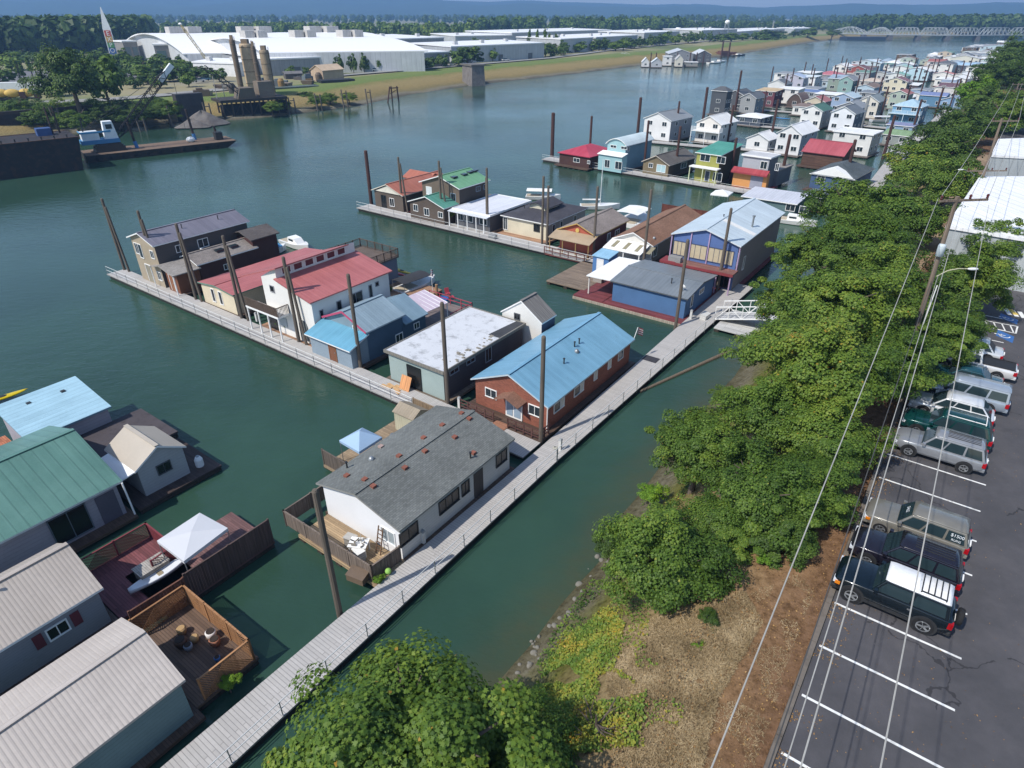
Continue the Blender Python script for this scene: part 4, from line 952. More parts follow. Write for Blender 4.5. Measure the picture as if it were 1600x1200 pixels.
for x in (.1, 1.9, 3.8, 5.6, 7.1): g = MB(); g.box(x - .06, x + .06, -.9, -.78, -.05, 2.5); g.build('porch_post', WHITE, H['root'])
g = MB(); g.slab([(-.1, -1.0, 2.5), (H['w'] + .05, -1.0, 2.5), (H['w'] + .05, .05, 2.62), (-.1, .05, 2.62)], .1); g.build('porch_roof', mat('#c9ccd4', 'ribs', .6, 1.2, .04), H['root'])
H = home('floating_home', 'cream house with a charcoal hipped roof and a raised ridge monitor on the second pier', (781, 336), (854, 350), (924, 325), 3.1, 4.2, 'hip', S_('#a79c90'), SH('#43424b'), ov=.4, frontm=PL_('#cdc2a4'), wins=[('f', .7, 1.3, .7, 1.8), ('f', 6.6, 1.6, 1.0, 1.0, DARKMETAL, DK), ('r', 2.0, 1.4, .6, 1.3, WHITE, DK, 0), ('r', 4.2, 1.4, .6, 1.3, WHITE, DK, 0), ('r', 8.2, 1.4, .7, 1.3, WHITE, DK, 0)], fdeck=3.0, deckm=TANDECK)
w, d = H['w'], H['d']; g = MB(); g.prism_y([(w * .34, 3.3), (w * .66, 3.3), (w * .66, 4.05), (w / 2, 4.4), (w * .34, 4.05)], 3.6, d - 4.2); g.build('monitor_wall', mat('#cfc8ae'), H['root'])
g = MB(); g.slab([(w * .27, 3.2, 3.85), (w / 2, 3.2, 4.55), (w / 2, d - 3.8, 4.55), (w * .27, d - 3.8, 3.85)], .1); g.slab([(w / 2, 3.2, 4.55), (w * .73, 3.2, 3.85), (w * .73, d - 3.8, 3.85), (w / 2, d - 3.8, 4.55)], .1); g.build('monitor_roof', SH('#43424b'), H['root'])
vent(H, w * .3, d - 4, 4.1); vent(H, w * .2, 4, 3.1)
H = home('floating_home', 'red cottage with an orange gable, yellow trim and a taupe roof on the second pier', (870, 357.5), (929, 369), (987.5, 344), 3.3, 4.4, 'gable_t', S_('#6e302c'), SH('#8d8078'), ov=.35, trim=mat('#c9a23c'), peak=349, frontm=PL_('#b5502f'), wins=[('r', 4.4, 1.6, .8, 1.0), ('r', 7.0, 1.6, 1.2, .8)], fdeck=3.2, deckm=mat('#7b3b34', 'planks'))
w = H['w']; g = MB(); g.slab([(-.2, -2.0, 2.1), (w + .1, -2.0, 2.1), (w + .1, .3, 2.75), (-.2, .3, 2.75)], .1); g.build('porch_roof', mat('#a8906f', 'corr', .6), H['root'])
for x in (0, w / 3, 2 * w / 3, w - .1): g = MB(); g.box(x - .06, x + .06, -1.9, -1.78, 0, 2.05); g.build('porch_post', mat('#9a7a38'), H['root'])
g = MB(); g.rev([(.3, 0), (.3, .06)], n=16); v = [(a + w / 2, -c + .3, b + H['he'] + .25) for a, b, c in g.v]; g.v = v; g.build('sun_emblem', mat('#d8b23c'), H['root'])
for (a, b) in (((-.2, -2.9), (w, -2.9)), ((w, -2.9), (w, 0))):
    g = MB(); p, q = Vector((*a, 0)), Vector((*b, 0))
    for h in (.4, .9): g.bar(p + Vector((0, 0, h)), q + Vector((0, 0, h)), .05, .1)
    for i in range(6): c = p.lerp(q, i / 5); g.bar(c, c + Vector((0, 0, .95)), .09, .09)
    g.build('railing', mat('#6e3a30', 'timber'), H['root'])
H = home('floating_home', 'white fronted house with a long brown shingle roof and a white slatted porch cover', (956.5, 371.6), (1029, 386.6), (1091.6, 337), 3.1, 4.9, 'gable_t', S_('#8d8478'), SH('#8c6246'), ov=.35, peak=363, frontm=mat('#d9d5cc', 'siding', .8, .8, .05), fdeck=2.6)
w = H['w']; g = MB(); g.slab([(.0, -2.6, 1.95), (w - .6, -2.6, 1.95), (w - .6, .3, 2.6), (0, .3, 2.6)], .08); pr2 = g.build('porch_roof', WHITE, H['root'])
for k in range(4): g = MB(); x = .9 + k * 1.75; g.slab([(x, -2.0, 2.115), (x + .55, -2.0, 2.115), (x + .55, -.2, 2.52), (x, -.2, 2.52)], .02); g.build('roof_slot', mat('#8d8464'), pr2)
for x in (.15, w * .5, w - .8): g = MB(); g.box(x - .07, x + .07, -2.5, -2.36, -.05, 1.9); g.build('porch_post', WHITE, H['root'])
window(H['root'], 'f', 2.0, 1.3, 1.4, 1.2, H['dm'], WHITE, mat('#b9b9b5')); window(H['root'], 'f', 5.0, 1.3, 1.8, 1.2, H['dm'], WHITE, mat('#b9b9b5')); window(H['root'], 'r', 1.6, 1.4, 1.0, 1.3, H['dm'], WHITE, DK)
vent(H, w * .86, 2.0, roofz(H, w * .86), 'dome')
H = home('floating_home', 'large two-storey blue house with purple posts, red balcony and pale metal roof', (1050, 364), (1154, 386), (1230, 332.6), 6.2, 7.9, 'gable_t', mat('#8e8588', 'siding', .8, .8, .04), mat('#b3c3cc', 'ribs', .4, .9, .06), ov=.35, peak=358, frontm=PL_('#4a69a4'), fdeck=2.4, deckm=REDDECK, gfrac=.49, trim=mat('#c4ccd2'))
w = H['w']; cur = mat('#b3a88f'); PUR = mat('#a78bb0')
for u, ww in ((1.2, 1.5), (3.6, 2.2), (6.0, 2.0), (7.6, .9)): window(H['root'], 'f', u, 3.95, ww, 1.7, H['dm'], mat('#3d4a6a'), glossy('#b8ab90', .2), 2)
for u, ww in ((1.6, 2.2), (4.6, 2.4), (7.2, 1.6)): window(H['root'], 'f', u, 1.15, ww, 1.9, H['dm'], mat('#5a3036'), DK, 2)
window(H['root'], 'r', .9, 3.9, .7, 1.6, H['dm'], WHITE, DK, 0); window(H['root'], 'r', 3.6, 2.6, .6, 1.6, H['dm'], WHITE, DK)
g = MB(); g.box(-.3, w + .1, -1.7, .34, 2.45, 2.65); bal = g.build('balcony', mat('#8a5a4e', 'planks'), H['root'])
g = MB(); g.box(-.35, w + .15, -1.78, -1.7, 2.4, 2.72); g.box(-.35, 1.6, -1.68, .3, 2.66, 2.72); g.build('balcony_fascia', mat('#8a2a30'), bal)
for x in (.1, 2.6, 4.9, 7.0, w - .15): g = MB(); g.box(x - .07, x + .07, -1.6 if False else .2, .34 if False else .33, 2.66, H['he'] + .2 * 0 + (roofz(H, max(.3, min(x, w - .3))) - H['he'])- .2 + 0); g.build('post', PUR, bal)
for x in (.1, 2.6, 4.9, 7.0, w - .15): g = MB(); g.box(x - .07, x + .07, -1.6, -1.46, -.05, 2.44); g.build('post', PUR, bal)
g = MB(); g.box(.6, 2.2, -1.4, -.6, 2.66, 3.3); q = g.build('planter', mat('#8b8a88'), bal)
g = MB(); x = w * .6; g.slab([(w * .52, 5.0, roofz(H, w * .52, .49) + .02), (w - .1, 5.0, roofz(H, w - .1, .49) + .02), (w - .1, 6.0, roofz(H, w - .1, .49) + .02), (w * .52, 6.0, roofz(H, w * .52, .49) + .02)], .01); g.build('roof_patch', mat('#d8d8d4'), H['root'])
vent(H, w * .47, 6.5, H['hr'] - .2); g = MB(); x = w * .86; z = roofz(H, x, .49); g.tube((x, 7.6, z - .2), (x, 7.6, z + 1.3), .12); g.tube((x, 7.6, z + 1.3), (x, 7.6, z + 1.45), .2); g.build('chimney_pipe', STEEL, H['root'])

H = home('boathouse', 'blue boathouse with a ribbed slate-grey metal roof beside the main walkway', (953.7, 438), (1074, 468), (1122, 430), 3.0, 3.55, 'gable_s', PL_('#3f6d9e'), mat('#6c757c', 'ribs', .4, 1.0, .06), ov=.3, trim=mat('#565d63'), fdeck=1.1, deckm=REDDECK, sides=.7, cat='boathouse', wins=[('r', 2.2, 1.5, .5, 1.3, WHITE, DK, 0), ('r', 5, 1.8, 1.2, .5, WHITE, DK)])
g = MB(); g.slab([(-3.3, .2, 2.35), (.1, .2, 2.45), (.1, 8.6, 2.45), (-3.3, 8.6, 2.35)], .1); g.build('porch_roof', WHITE, H['root'])
for y in (.5, 8.2): g = MB(); g.box(-3.1, -2.95, y - .07, y + .07, 0, 2.3); g.build('porch_post', mat('#cfc8c0'), H['root'])
g = MB(); g.box(-4.4, -.3, -.8, H['d'], -.26, -.03); dk = g.build('porch_deck', REDDECK, H['root']); g = MB(); g.box(-4.4, H['w'], -.95, -.82, -.55, -.2); g.build('float_log', mat('#a39684', 'timber'), dk)
vent(H, 6.5, 2.6, 2.9)
rt = thing('satellite_dish', 'small white satellite dish on the slate-grey boathouse roof', 'dish', W(-23.6, 65.0, 3.25)); g = MB(); g.rev([(.05, 0), (.22, .06), (.32, .15), (.34, .16)], n=14); q = g.build('reflector', WHITE, rt); q.rotation_euler = (R(60), 0, R(120)); q.location = (0, 0, .35); g = MB(); g.tube((0, 0, -.1), (0, 0, .35), .03); g.build('mast', STEEL, rt)
rt = float_deck('float_deck', 'worn grey timber float with the little blue shed on it', (-41.5, -35.9, 64.6, 74.0), mat('#84715d', 'planks'))
s_, t_ = ST(925, 427, .5)
p = W(s_, t_); rt = thing('tool_shed', 'little bright blue shed with a white door on the timber float', 'shed', (p.x, p.y, .5), RZ)
g = MB(); g.box(0, 2.3, 0, 2.4, 0, 2.5); g.build('wall', PL_('#3f78b4'), rt); g = MB(); g.slab([(-.1, -.15, 2.5), (2.4, -.15, 2.5), (2.4, 2.5, 2.75), (-.1, 2.5, 2.75)], .1); g.build('roof', MR('#7fb3d0', .6), rt); door(rt, 'f', 1.1, .85, 2.0, (2.3, 0), WHITE, .1)

# ---------------------------------------------------------------- third pier: far side houses
LR = -5.5
H = home('floating_home', 'low house with a crimson metal roof at the outer end of the far pier', (871, 238), (930, 243), 11, 2.9, 4.5, 'hip', S_('#4a2c26'), MR('#b3203f', .8), trim=mat('#a01c38'), rot=LR, wins=[('f', 5.2, 1.3, 1.6, .8), ('f', 8.5, 1.3, .6, .6)])
H = home('floating_home', 'light blue two-storey house with a pale curved roof, next to the crimson roof', (946, 223.7), (981.5, 227.5), 11.5, 5.7, 6.9, 'barrel', S_('#6d93a3'), mat('#b9c9cc', 'ribs', .5, .8, .05), rot=LR, frontm=mat('#8fbcc2', 'siding', .8, .8, .05), peak=216, wins=[('f', 1.9, 4.7, 1.4, .5), ('f', 4.6, 4.7, 1.4, .5), ('r', 1.5, 4.4, .7, .8)])
w = H['w']; g = MB(); g.box(-.5, w + .2, -1.6, .36, -.1, 3.2); g.build('ground_floor', mat('#8fbcc2', 'siding', .8, .8, .05), H['root']); g = MB(); g.slab([(-.7, -1.9, 3.25), (w + .4, -1.9, 3.25), (w + .4, .36, 3.7), (-.7, .36, 3.7)], .1); g.build('porch_roof', WHITE, H['root'])
window(H['root'], 'f', 1.9, 1.4, 1.2, 1.5, (w, -1.6)); window(H['root'], 'f', 4.8, 1.4, 1.6, 1.5, (w, -1.6))
H = home('floating_home', 'olive brown cottage with a dark grey gable roof on the far pier', (1002, 252), (1051, 256.6), (1085.6, 242.5), 2.9, 4.9, 'gable_t', S_('#4d4234'), SH('#625d58'), rot=LR, peak=242.5, frontm=S_('#7a6b4c'), trim=mat('#cbbfae'), wins=[('f', 2.2, 1.8, .9, .8), ('f', 4.7, 1.5, 2.0, 1.4, WHITE, glossy('#a9c4c8', .1)), ('r', 7, 1.4, 2.4, 1.1)])
H = home('floating_home', 'lime green two-storey house with a teal roof and white trim on the far pier', (1086, 237.5), (1130, 242), 10, 6.0, 6.9, 'shed_back', S_('#4d4426'), MR('#2f8f78', .7), rot=LR, frontm=mat('#9a9a2e', 'siding', .8, 1), wins=[('f', 2.2, 4.6, 2.0, 1.2), ('f', 5.6, 4.6, 1.7, 1.2), ('f', 5.4, 1.3, 1.8, 1.5), ('r', 1.2, 1.4, 1.0, 1.2)], doors=[('f', 3.2, .9, 2.0, mat('#3a4658'))])
w = H['w']; g = MB(); g.box(-.2, w + .2, -1.4, .3, 2.85, 3.05); q = g.build('porch_roof', WHITE, H['root'])
for x in (0, w * .5, w): g = MB(); g.box(x - .08, x + .08, -1.35, -1.2, 0, 2.85); g.build('porch_post', mat('#c9cfa0'), q)
H = home('floating_home', 'grey two-storey floating home with an orange ground floor and red awnings on the far pier', (1158.7, 241), (1208, 245.6), 5.0, 6.4, 6.4, 'flat', mat('#71727a', 'siding', .8, .8), mat('#b9b9bc', rough=.8), rot=LR, frontm=mat('#a7abb4', 'siding', .8, .8, .05), wins=[('f', 4.6, 4.4, 1.2, 1.3), ('f', 7.2, 4.4, .6, 1.2)], sides=.9, deckm=REDDECK, fdeck=2.0)
w = H['w']; g = MB(); g.box(-.6, w + .3, -.8, .34, 0, 3.0); g.build('ground_floor', PL_('#d08a2e'), H['root'])
g = MB(); g.slab([(-.8, -1.8, 3.0), (w + .5, -1.8, 3.0), (w + .5, -.7, 3.7), (-.8, -.7, 3.7)], .3); g.build('awning', mat('#9d2430', 'ribs', .8, 2), H['root'])
g = MB(); g.box(3.0, 5.4, -.86, -.74, 0, 2.5); g.build('glazed_door', mat('#8b8fa0'), H['root'])
g = MB(); g.box(-.6, w + .3, 4.5, 11.5, -.1, 3.0); g.build('rear_wall', mat('#71727a', 'siding', .8, .8), H['root']); g = MB(); g.slab([(-.8, 4.6, 3.05), (w + .5, 4.6, 3.05), (w + .5, 11.8, 3.05), (-.8, 11.8, 3.05)], .2); g.build('rear_roof', mat('#8d857c'), H['root'])
H = home('floating_home', 'blue house with a slate hipped roof and a white front gable', (1265, 270.5), (1337, 280), 13, 3.2, 5.0, 'hip', S_('#3d5c86'), SH('#4f5a60'), rot=LR, wins=[('f', 2.2, 1.8, 1.4, 1.2), ('f', 7.6, 1.6, 1.6, 1.6)], fdeck=2.0)
w = H['w']; g = MB(); g.prism_y([(.3, H['he'] + .03), (w - .3, H['he'] + .03), (w / 2, H['hr'] - .2)], -.1, 2.2); g.build('white_gable', WHITE, H['root'])
H = home('boathouse', 'boathouse with a long flat white metal roof behind the big blue house', (1158, 306), (1250, 320), (1261, 304), 2.7, 2.9, 'shed_back', S_('#4f6f72'), mat('#b9bcc6', 'ribs', .5, 1.2, .05), cat='boathouse', wins=[('f', 8.4, 1.4, 1.4, 1.0), ('f', 10.6, 1.4, 1.4, 1.0)])
H = home('boathouse', 'small boathouse with a dark grey ribbed roof below the blue hipped house', (1256, 305), (1289, 310), 6, 2.6, 2.7, 'shed_back', S_('#5a6468'), mat('#6d6f7c', 'ribs', .5, 1, .06), cat='boathouse')
rt = float_deck('float_deck', 'rust-brown float with a solid board wall behind the brown shingle roof', (-42.5, -34.5, 101.5, 106), mat('#6a3a2c', 'planks'))
fence(None, 'board_fence', 'rust-brown solid board wall along the float', 'fence', [(-42.4, 101.4), (-34.6, 101.4)], 1.9, mat('#6e3726', 'timber', .9))
canopy('small white canopy above the rust-brown board wall', [(1110, 303), (1138, 306), (1146, 300), (1118, 297)], 2.8, .6, WHITE)

# ---------------------------------------------------------------- the far moorage
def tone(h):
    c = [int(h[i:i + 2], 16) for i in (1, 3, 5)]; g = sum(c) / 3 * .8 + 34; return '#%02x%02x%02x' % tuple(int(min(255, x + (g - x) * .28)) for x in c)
def far(label, A, B, depth, he, rise, kind, wall, roof, front=None, n=None, rot=-6.5, cat='floating home'):
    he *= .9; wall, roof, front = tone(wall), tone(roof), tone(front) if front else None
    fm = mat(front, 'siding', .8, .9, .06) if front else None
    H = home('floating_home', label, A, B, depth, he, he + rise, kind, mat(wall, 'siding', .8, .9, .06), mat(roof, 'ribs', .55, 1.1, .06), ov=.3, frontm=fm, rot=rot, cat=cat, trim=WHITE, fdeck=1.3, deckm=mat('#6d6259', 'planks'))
    w = H['w']; n = n or max(1, int(w / 3.2)); 
    for lv in range(2 if he > 4.6 else 1):
        for k in range(n):
            window(H['root'], 'f', w * (k + .5) / n, (1.35 if lv == 0 else 4.1), min(1.3, w / n * .42), 1.0, H['dm'], WHITE, GLASS, 1)
        for k in range(2): window(H['root'], 'r', H['d'] * (.28 + .4 * k), (1.45 if lv == 0 else 4.1), 1.0, .9, H['dm'], WHITE, GLASS, 0)
    return H
def balcony(H, z=2.7, dep=1.4, m=WHITE):
    w = H['w']; g = MB(); g.box(-.3, w + .3, -dep, .3, z, z + .18); b = g.build('balcony', m, H['root']); g = MB()
    for a, c in (((-.25, -dep + .05), (w + .25, -dep + .05)), ((w + .25, -dep + .05), (w + .25, .3))):
        p, q = Vector((*a, z + .18)), Vector((*c, z + .18)); 
        for h in (.35, .65, .95): g.bar(p + Vector((0, 0, h)), q + Vector((0, 0, h)), .05, .09)
        for i in range(6): e = p.lerp(q, i / 5); g.bar(e, e + Vector((0, 0, 1)), .09, .09)
    g.build('balustrade', m, b)
    for x in (-.2, w * .5, w + .2): g = MB(); g.box(x - .07, x + .07, -dep + .02, -dep + .16, 0, z); g.build('post', m, b)
FH = [
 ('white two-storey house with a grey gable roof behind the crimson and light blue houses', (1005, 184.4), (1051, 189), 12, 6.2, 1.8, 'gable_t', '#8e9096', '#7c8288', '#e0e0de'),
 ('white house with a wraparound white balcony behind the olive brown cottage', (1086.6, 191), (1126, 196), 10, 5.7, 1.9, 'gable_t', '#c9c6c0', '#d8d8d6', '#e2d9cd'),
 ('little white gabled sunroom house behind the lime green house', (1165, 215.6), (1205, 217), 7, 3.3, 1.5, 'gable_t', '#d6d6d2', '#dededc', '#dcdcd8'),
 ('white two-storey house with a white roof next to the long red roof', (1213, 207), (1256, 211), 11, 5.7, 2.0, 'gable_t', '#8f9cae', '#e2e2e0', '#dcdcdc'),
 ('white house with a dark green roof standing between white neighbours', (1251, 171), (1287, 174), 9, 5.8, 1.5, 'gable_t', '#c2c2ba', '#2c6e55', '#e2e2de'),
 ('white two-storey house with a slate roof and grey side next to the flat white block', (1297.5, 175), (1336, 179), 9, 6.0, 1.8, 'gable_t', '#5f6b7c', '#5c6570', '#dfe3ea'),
 ('plain white flat-roofed block with a few small windows by the walkway', (1301, 204), (1368, 209), 8, 6.0, 0, 'flat', '#a9aea6', '#dcdcda', '#dad9d4'),
 ('dark slate house beside the square lookout tower', (1134, 147), (1156, 150), 9, 6.0, 1.5, 'gable_t', '#464b54', '#4c5056', '#4d525c'),
 ('slim dark square lookout tower house with a pointed hip roof', (1111, 141), (1133, 143.5), 4.5, 8.6, 1.3, 'hip', '#3f444d', '#4a4d52', '#434a54'),
 ('pale grey gabled house right of the dark slate house', (1156, 152), (1174, 155), 9, 5.8, 1.6, 'gable_t', '#7a808a', '#555a60', '#95989c'),
 ('low house with a broad white hipped roof and dark blue walls', (1150, 181), (1190, 185), 9, 3.1, .8, 'hip', '#37465e', '#dedfe0', '#3c4c62'),
 ('maroon block house with an ochre top', (1180, 141), (1207, 144), 8, 6.2, .5, 'shed_back', '#5a2030', '#c9a25a', '#76293a'),
 ('brown round-arched barn house', (1228, 160), (1255, 161), 8, 2.0, 3.2, 'barrel', '#5d4336', '#6a4c3c', '#5a3f33'),
 ('beige cottage with a salmon red roof behind the dark green roof', (1256, 157), (1288, 160), 8, 3.2, 1.6, 'gable_t', '#a98d72', '#b25450', '#d0bd98'),
 ('low house with a bright blue flat roof', (1241, 142), (1275, 145), 8, 3.1, .3, 'shed_back', '#7a828c', '#4a6db0', '#8a929a'),
 ('low house with a wide white flat roof beside the teal house', (1272, 146), (1308, 149), 8, 3.3, .3, 'shed_back', '#8f9396', '#dedede', '#a9abac'),
 ('teal two-storey house with white window frames', (1310, 125), (1328, 127), 9, 6.0, 1.7, 'gable_t', '#3f7473', '#7b7f84', '#76aaa2'),
 ('powder blue two-storey house with a pale roof', (1299, 151), (1329, 154.5), 9, 5.8, 1.3, 'gable_t', '#6d89a8', '#9dbccb', '#84a6d0'),
 ('cream two-storey house with a blue-grey roof', (1340.5, 157), (1372.5, 160), 9, 6.0, 1.8, 'gable_t', '#9a968c', '#718083', '#d8cfb8'),
 ('big sky blue house with a hipped roof and long white balcony', (1394, 164.5), (1440, 168.5), 9, 6.0, 1.8, 'hip', '#2d76a6', '#8ab8d2', '#4a9acb'),
 ('lilac flat roof before the sky blue house', (1384, 194), (1428, 198), 5, 3.2, .3, 'shed_back', '#6d7690', '#7078ac', '#6f9fc4'),
 ('low house with a moss green roof by the walkway', (1379, 209), (1420, 214), 7, 3.2, .9, 'gable_s', '#87928c', '#719c5a', '#9aa69e'),
 ('long white house with a plum roof at the shore end', (1465, 135), (1503, 140), 8, 5.2, 1.2, 'gable_s', '#cfc8c4', '#6c414e', '#e0dcd8'),
 ('house with a periwinkle blue roof behind the sky blue house', (1436, 148), (1471, 152), 7, 4.6, .9, 'gable_s', '#3a82b2', '#6076b8', '#4590bd'),
 ('light blue gabled cottage beside the shore walkway', (1468, 156), (1491, 160), 7, 3.3, 1.4, 'gable_t', '#5e94c6', '#86aac8', '#6fa5d6'),
 ('tan house with a bright white gable roof', (1386, 150), (1427, 152), 7, 3.5, 1.7, 'gable_t', '#b09778', '#e2e2de', '#d8bf98'),
 ('low house with a charcoal blue shed roof', (1342, 144), (1376, 146), 7, 3.0, .4, 'shed_back', '#6d747c', '#69727c', '#888d92'),
 ('pale yellow house with a wine red roof', (1380, 126), (1412, 129), 8, 5.2, 1.6, 'gable_t', '#8b7a66', '#874a50', '#dccfa4'),
 ('dark plum house with a white roof', (1411, 132), (1431, 134), 7, 3.8, .5, 'shed_back', '#564246', '#dcdcdc', '#5c484c'),
 ('cottage with a mint green roof', (1380, 117), (1398, 120), 8, 3.2, 1.4, 'gable_t', '#a9b4ae', '#60ab95', '#d6dad6'),
 ('icy blue house with a curved white roof', (1411, 110), (1432, 113), 9, 5.2, 1.5, 'barrel', '#59646e', '#e0e2e2', '#a6d2e2'),
 ('low house with a coral red hipped roof', (1275, 116), (1301, 119), 9, 3.2, 1.6, 'hip', '#8f8480', '#c25060', '#a0908c'),
 ('brick red two-storey house with a rust roof', (1322, 108), (1347, 110.5), 9, 5.2, 2.0, 'gable_t', '#7d2c26', '#7a3b35', '#a8362b'),
 ('white flat-topped two-storey house near the open river', (1247, 119), (1272, 121), 8, 5.6, .3, 'shed_back', '#c9ccd0', '#c3d4da', '#e2e2e2'),
 ('lavender house with a pale blue roof', (1217, 120), (1237, 123.5), 8, 5.2, 1.6, 'gable_t', '#96a0b8', '#90a9ce', '#b0aec4'),
 ('grey house with a dark roof and white gable near the open river', (1199, 130), (1223, 132.5), 8, 4.6, 1.6, 'gable_t', '#8f908e', '#5c646a', '#d8d8d6'),
 ('low house with a sand coloured hipped roof', (1342, 126), (1371, 129), 8, 3.2, 1.2, 'hip', '#a29a90', '#c0a68c', '#b4aca2'),
 ('white house with a tomato red gable roof', (1449, 116), (1481, 119.5), 7, 3.4, 1.5, 'gable_t', '#c4beb8', '#cc6456', '#e0dcd6'),
 ('low house with a steel blue roof', (1469, 128), (1489, 130.5), 7, 3.2, .8, 'gable_s', '#8a929a', '#768aa6', '#9aa2aa'),
 ('small house with a red roof below the grey boat shelter', (1437, 104), (1461, 107), 7, 3.6, 1.4, 'gable_t', '#c0bab4', '#c0483f', '#d6d0ca'),
 ('dark blue house under a broad sky blue roof', (1484, 101), (1516, 105), 8, 5.0, 1.2, 'gable_s', '#434e60', '#84b4d8', '#4a566a'),
 ('large white flat house near the tree line', (1519, 112), (1551, 115), 8, 5.6, .3, 'shed_back', '#cdccc8', '#e4e4e2', '#e0deda'),
 ('grey gabled house before the large white flat house', (1502, 112), (1530, 116), 7, 3.6, 1.3, 'gable_t', '#a0a6aa', '#8f979e', '#c6cace'),
 ('pale house with a sage green flat roof near the tree line', (1532, 95), (1562, 99), 9, 5.0, .3, 'shed_back', '#cfd0cc', '#93b4a2', '#d8d8d4'),
 ('long pale flat-roofed house far up the moorage', (1547, 82), (1580, 87), 10, 4.6, .3, 'shed_back', '#a8604e', '#dedcd8', '#b06a58'),
 ('big maroon barn-like boathouse far up the moorage', (1532, 73), (1566, 77), 14, 6.0, 2.5, 'barrel', '#6f3450', '#7c3c56', '#9fc0cc'),
 ('grey-white low house at the far river edge', (1506, 81), (1532, 84), 9, 3.6, 1.2, 'gable_t', '#b8bcc2', '#c8ccd0', '#d4d6d8'),
 ('lilac-grey gabled house far up the moorage', (1505, 89), (1524, 93), 9, 4.2, 1.8, 'gable_t', '#9ea4b0', '#a4abb8', '#c2c6ce'),
 ('white gabled house with dark trim far up the moorage', (1484, 90), (1503, 92.5), 9, 4.2, 1.8, 'gable_t', '#96989a', '#b9bbbc', '#d4d0b8'),
 ('pale blue two-storey house behind the brick red house', (1330, 97), (1354, 100), 8, 5.2, 1.6, 'gable_t', '#9db8c8', '#b0ccdc', '#b4ccd8'),
 ('mint and white cottage far behind the icy blue house', (1386, 106), (1408, 109), 8, 4.2, 1.5, 'gable_t', '#b8c4be', '#7fc0a8', '#dce0dc'),
 ('tan flat-roofed house behind the coral red roof', (1301, 114), (1320, 117), 7, 3.2, .3, 'shed_back', '#96887c', '#a8988a', '#aa9c90'),
 ('slate roofed house between the mint roof and the wine red roof', (1355, 115), (1378, 118), 8, 3.4, 1.3, 'gable_t', '#8c8c8c', '#737a80', '#b4b4b0'),
 ('white low houseboat beside the sage green roof', (1552, 100), (1575, 104), 8, 3.4, .3, 'shed_back', '#c8c6c2', '#e0e0de', '#d4d2ce'),
]
far_homes = {}
for r in FH:
    far_homes[r[0][:22]] = far(*r)
spots = [((W(ST(*r[1], r[4])[0], ST(*r[1], r[4])[1]) + W(ST(*r[2], r[4])[0], ST(*r[2], r[4])[1])) / 2 + T * 4) for r in FH]
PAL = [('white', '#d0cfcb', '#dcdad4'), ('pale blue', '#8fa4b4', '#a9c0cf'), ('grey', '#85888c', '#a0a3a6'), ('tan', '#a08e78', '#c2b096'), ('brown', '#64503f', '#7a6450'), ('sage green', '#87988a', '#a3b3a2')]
RPL = [('white', '#dcdcda'), ('grey', '#84888c'), ('dark grey', '#5a5d62'), ('brown', '#7b6250'), ('faded red', '#a05a52'), ('grey-blue', '#8a9fb0'), ('green', '#5f8470')]
POLY = [at(*q, .5) for q in ((1110, 178), (1170, 158), (1225, 130), (1330, 108), (1470, 88), (1540, 72), (1566, 74), (1568, 92), (1530, 118), (1486, 150), (1440, 190), (1405, 222), (1372, 236), (1240, 216))]
rf = random.Random(3); xs_ = [p.x for p in POLY]; ys_ = [p.y for p in POLY]; made = 0
def inpoly(x, y):
    r = False; j = len(POLY) - 1
    for i in range(len(POLY)):
        a, b = POLY[i], POLY[j]
        if (a.y > y) != (b.y > y) and x < (b.x - a.x) * (y - a.y) / (b.y - a.y) + a.x: r = not r
        j = i
    return r
for _ in range(6000):
    x, y = rf.uniform(min(xs_), max(xs_)), rf.uniform(min(ys_), max(ys_)); p = Vector((x, y, 0))
    if not inpoly(x, y) or min((p - q).length for q in spots) < 10.5: continue
    spots.append(p); wc, rc = rf.choice(PAL + PAL[:1] * 3 + PAL[2:3]), rf.choice(RPL + RPL[:1] * 4 + RPL[1:2] * 2); two = rf.random() < .3; he = 5.4 if two else rf.uniform(2.9, 3.5); k = rf.choice(('gable_t', 'gable_t', 'gable_s', 'hip', 'shed_back')); w_ = rf.uniform(6, 8.5); d_ = rf.uniform(7, 10)
    if (p.length > 330): w_ *= 1.25; d_ *= 1.3
    s_, t_ = p.dot(S), p.dot(T); rs = rf.choice((.4, 1.2, 1.6)) if k != 'shed_back' else .3
    g_ = '%s floating homes with %s roofs' % (wc[0], rc[0])
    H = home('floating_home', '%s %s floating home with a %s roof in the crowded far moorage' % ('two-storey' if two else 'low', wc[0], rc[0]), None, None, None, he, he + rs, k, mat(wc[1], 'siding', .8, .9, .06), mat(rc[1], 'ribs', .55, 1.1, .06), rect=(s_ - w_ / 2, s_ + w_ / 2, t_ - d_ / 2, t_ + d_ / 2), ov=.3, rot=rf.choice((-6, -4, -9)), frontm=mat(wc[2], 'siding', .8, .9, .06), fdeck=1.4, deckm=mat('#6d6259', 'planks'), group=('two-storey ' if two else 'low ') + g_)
    for lv in range(2 if two else 1):
        for kx in range(2): window(H['root'], 'f', w_ * (.28 + .44 * kx), 1.4 + 2.7 * lv, rf.uniform(.9, 1.7), 1.1, H['dm'])
    made += 1
    if made >= 75: break
balcony(far_homes['white house with a wra'[:22]]); balcony(far_homes['big sky blue house wit'[:22]], m=mat('#c6dce8')); balcony(far_homes['white two-storey house'[:22]]) if False else None
H = home('boathouse', 'long boathouse with a faded red metal roof beside a white two-storey house', (1252, 236), (1322, 243), 8, 3.4, 5.6, 'gable_s', mat('#5d4031', 'planks'), MR('#a8424c', .8), rot=-6.5, trim=mat('#8e3a44'), cat='boathouse')

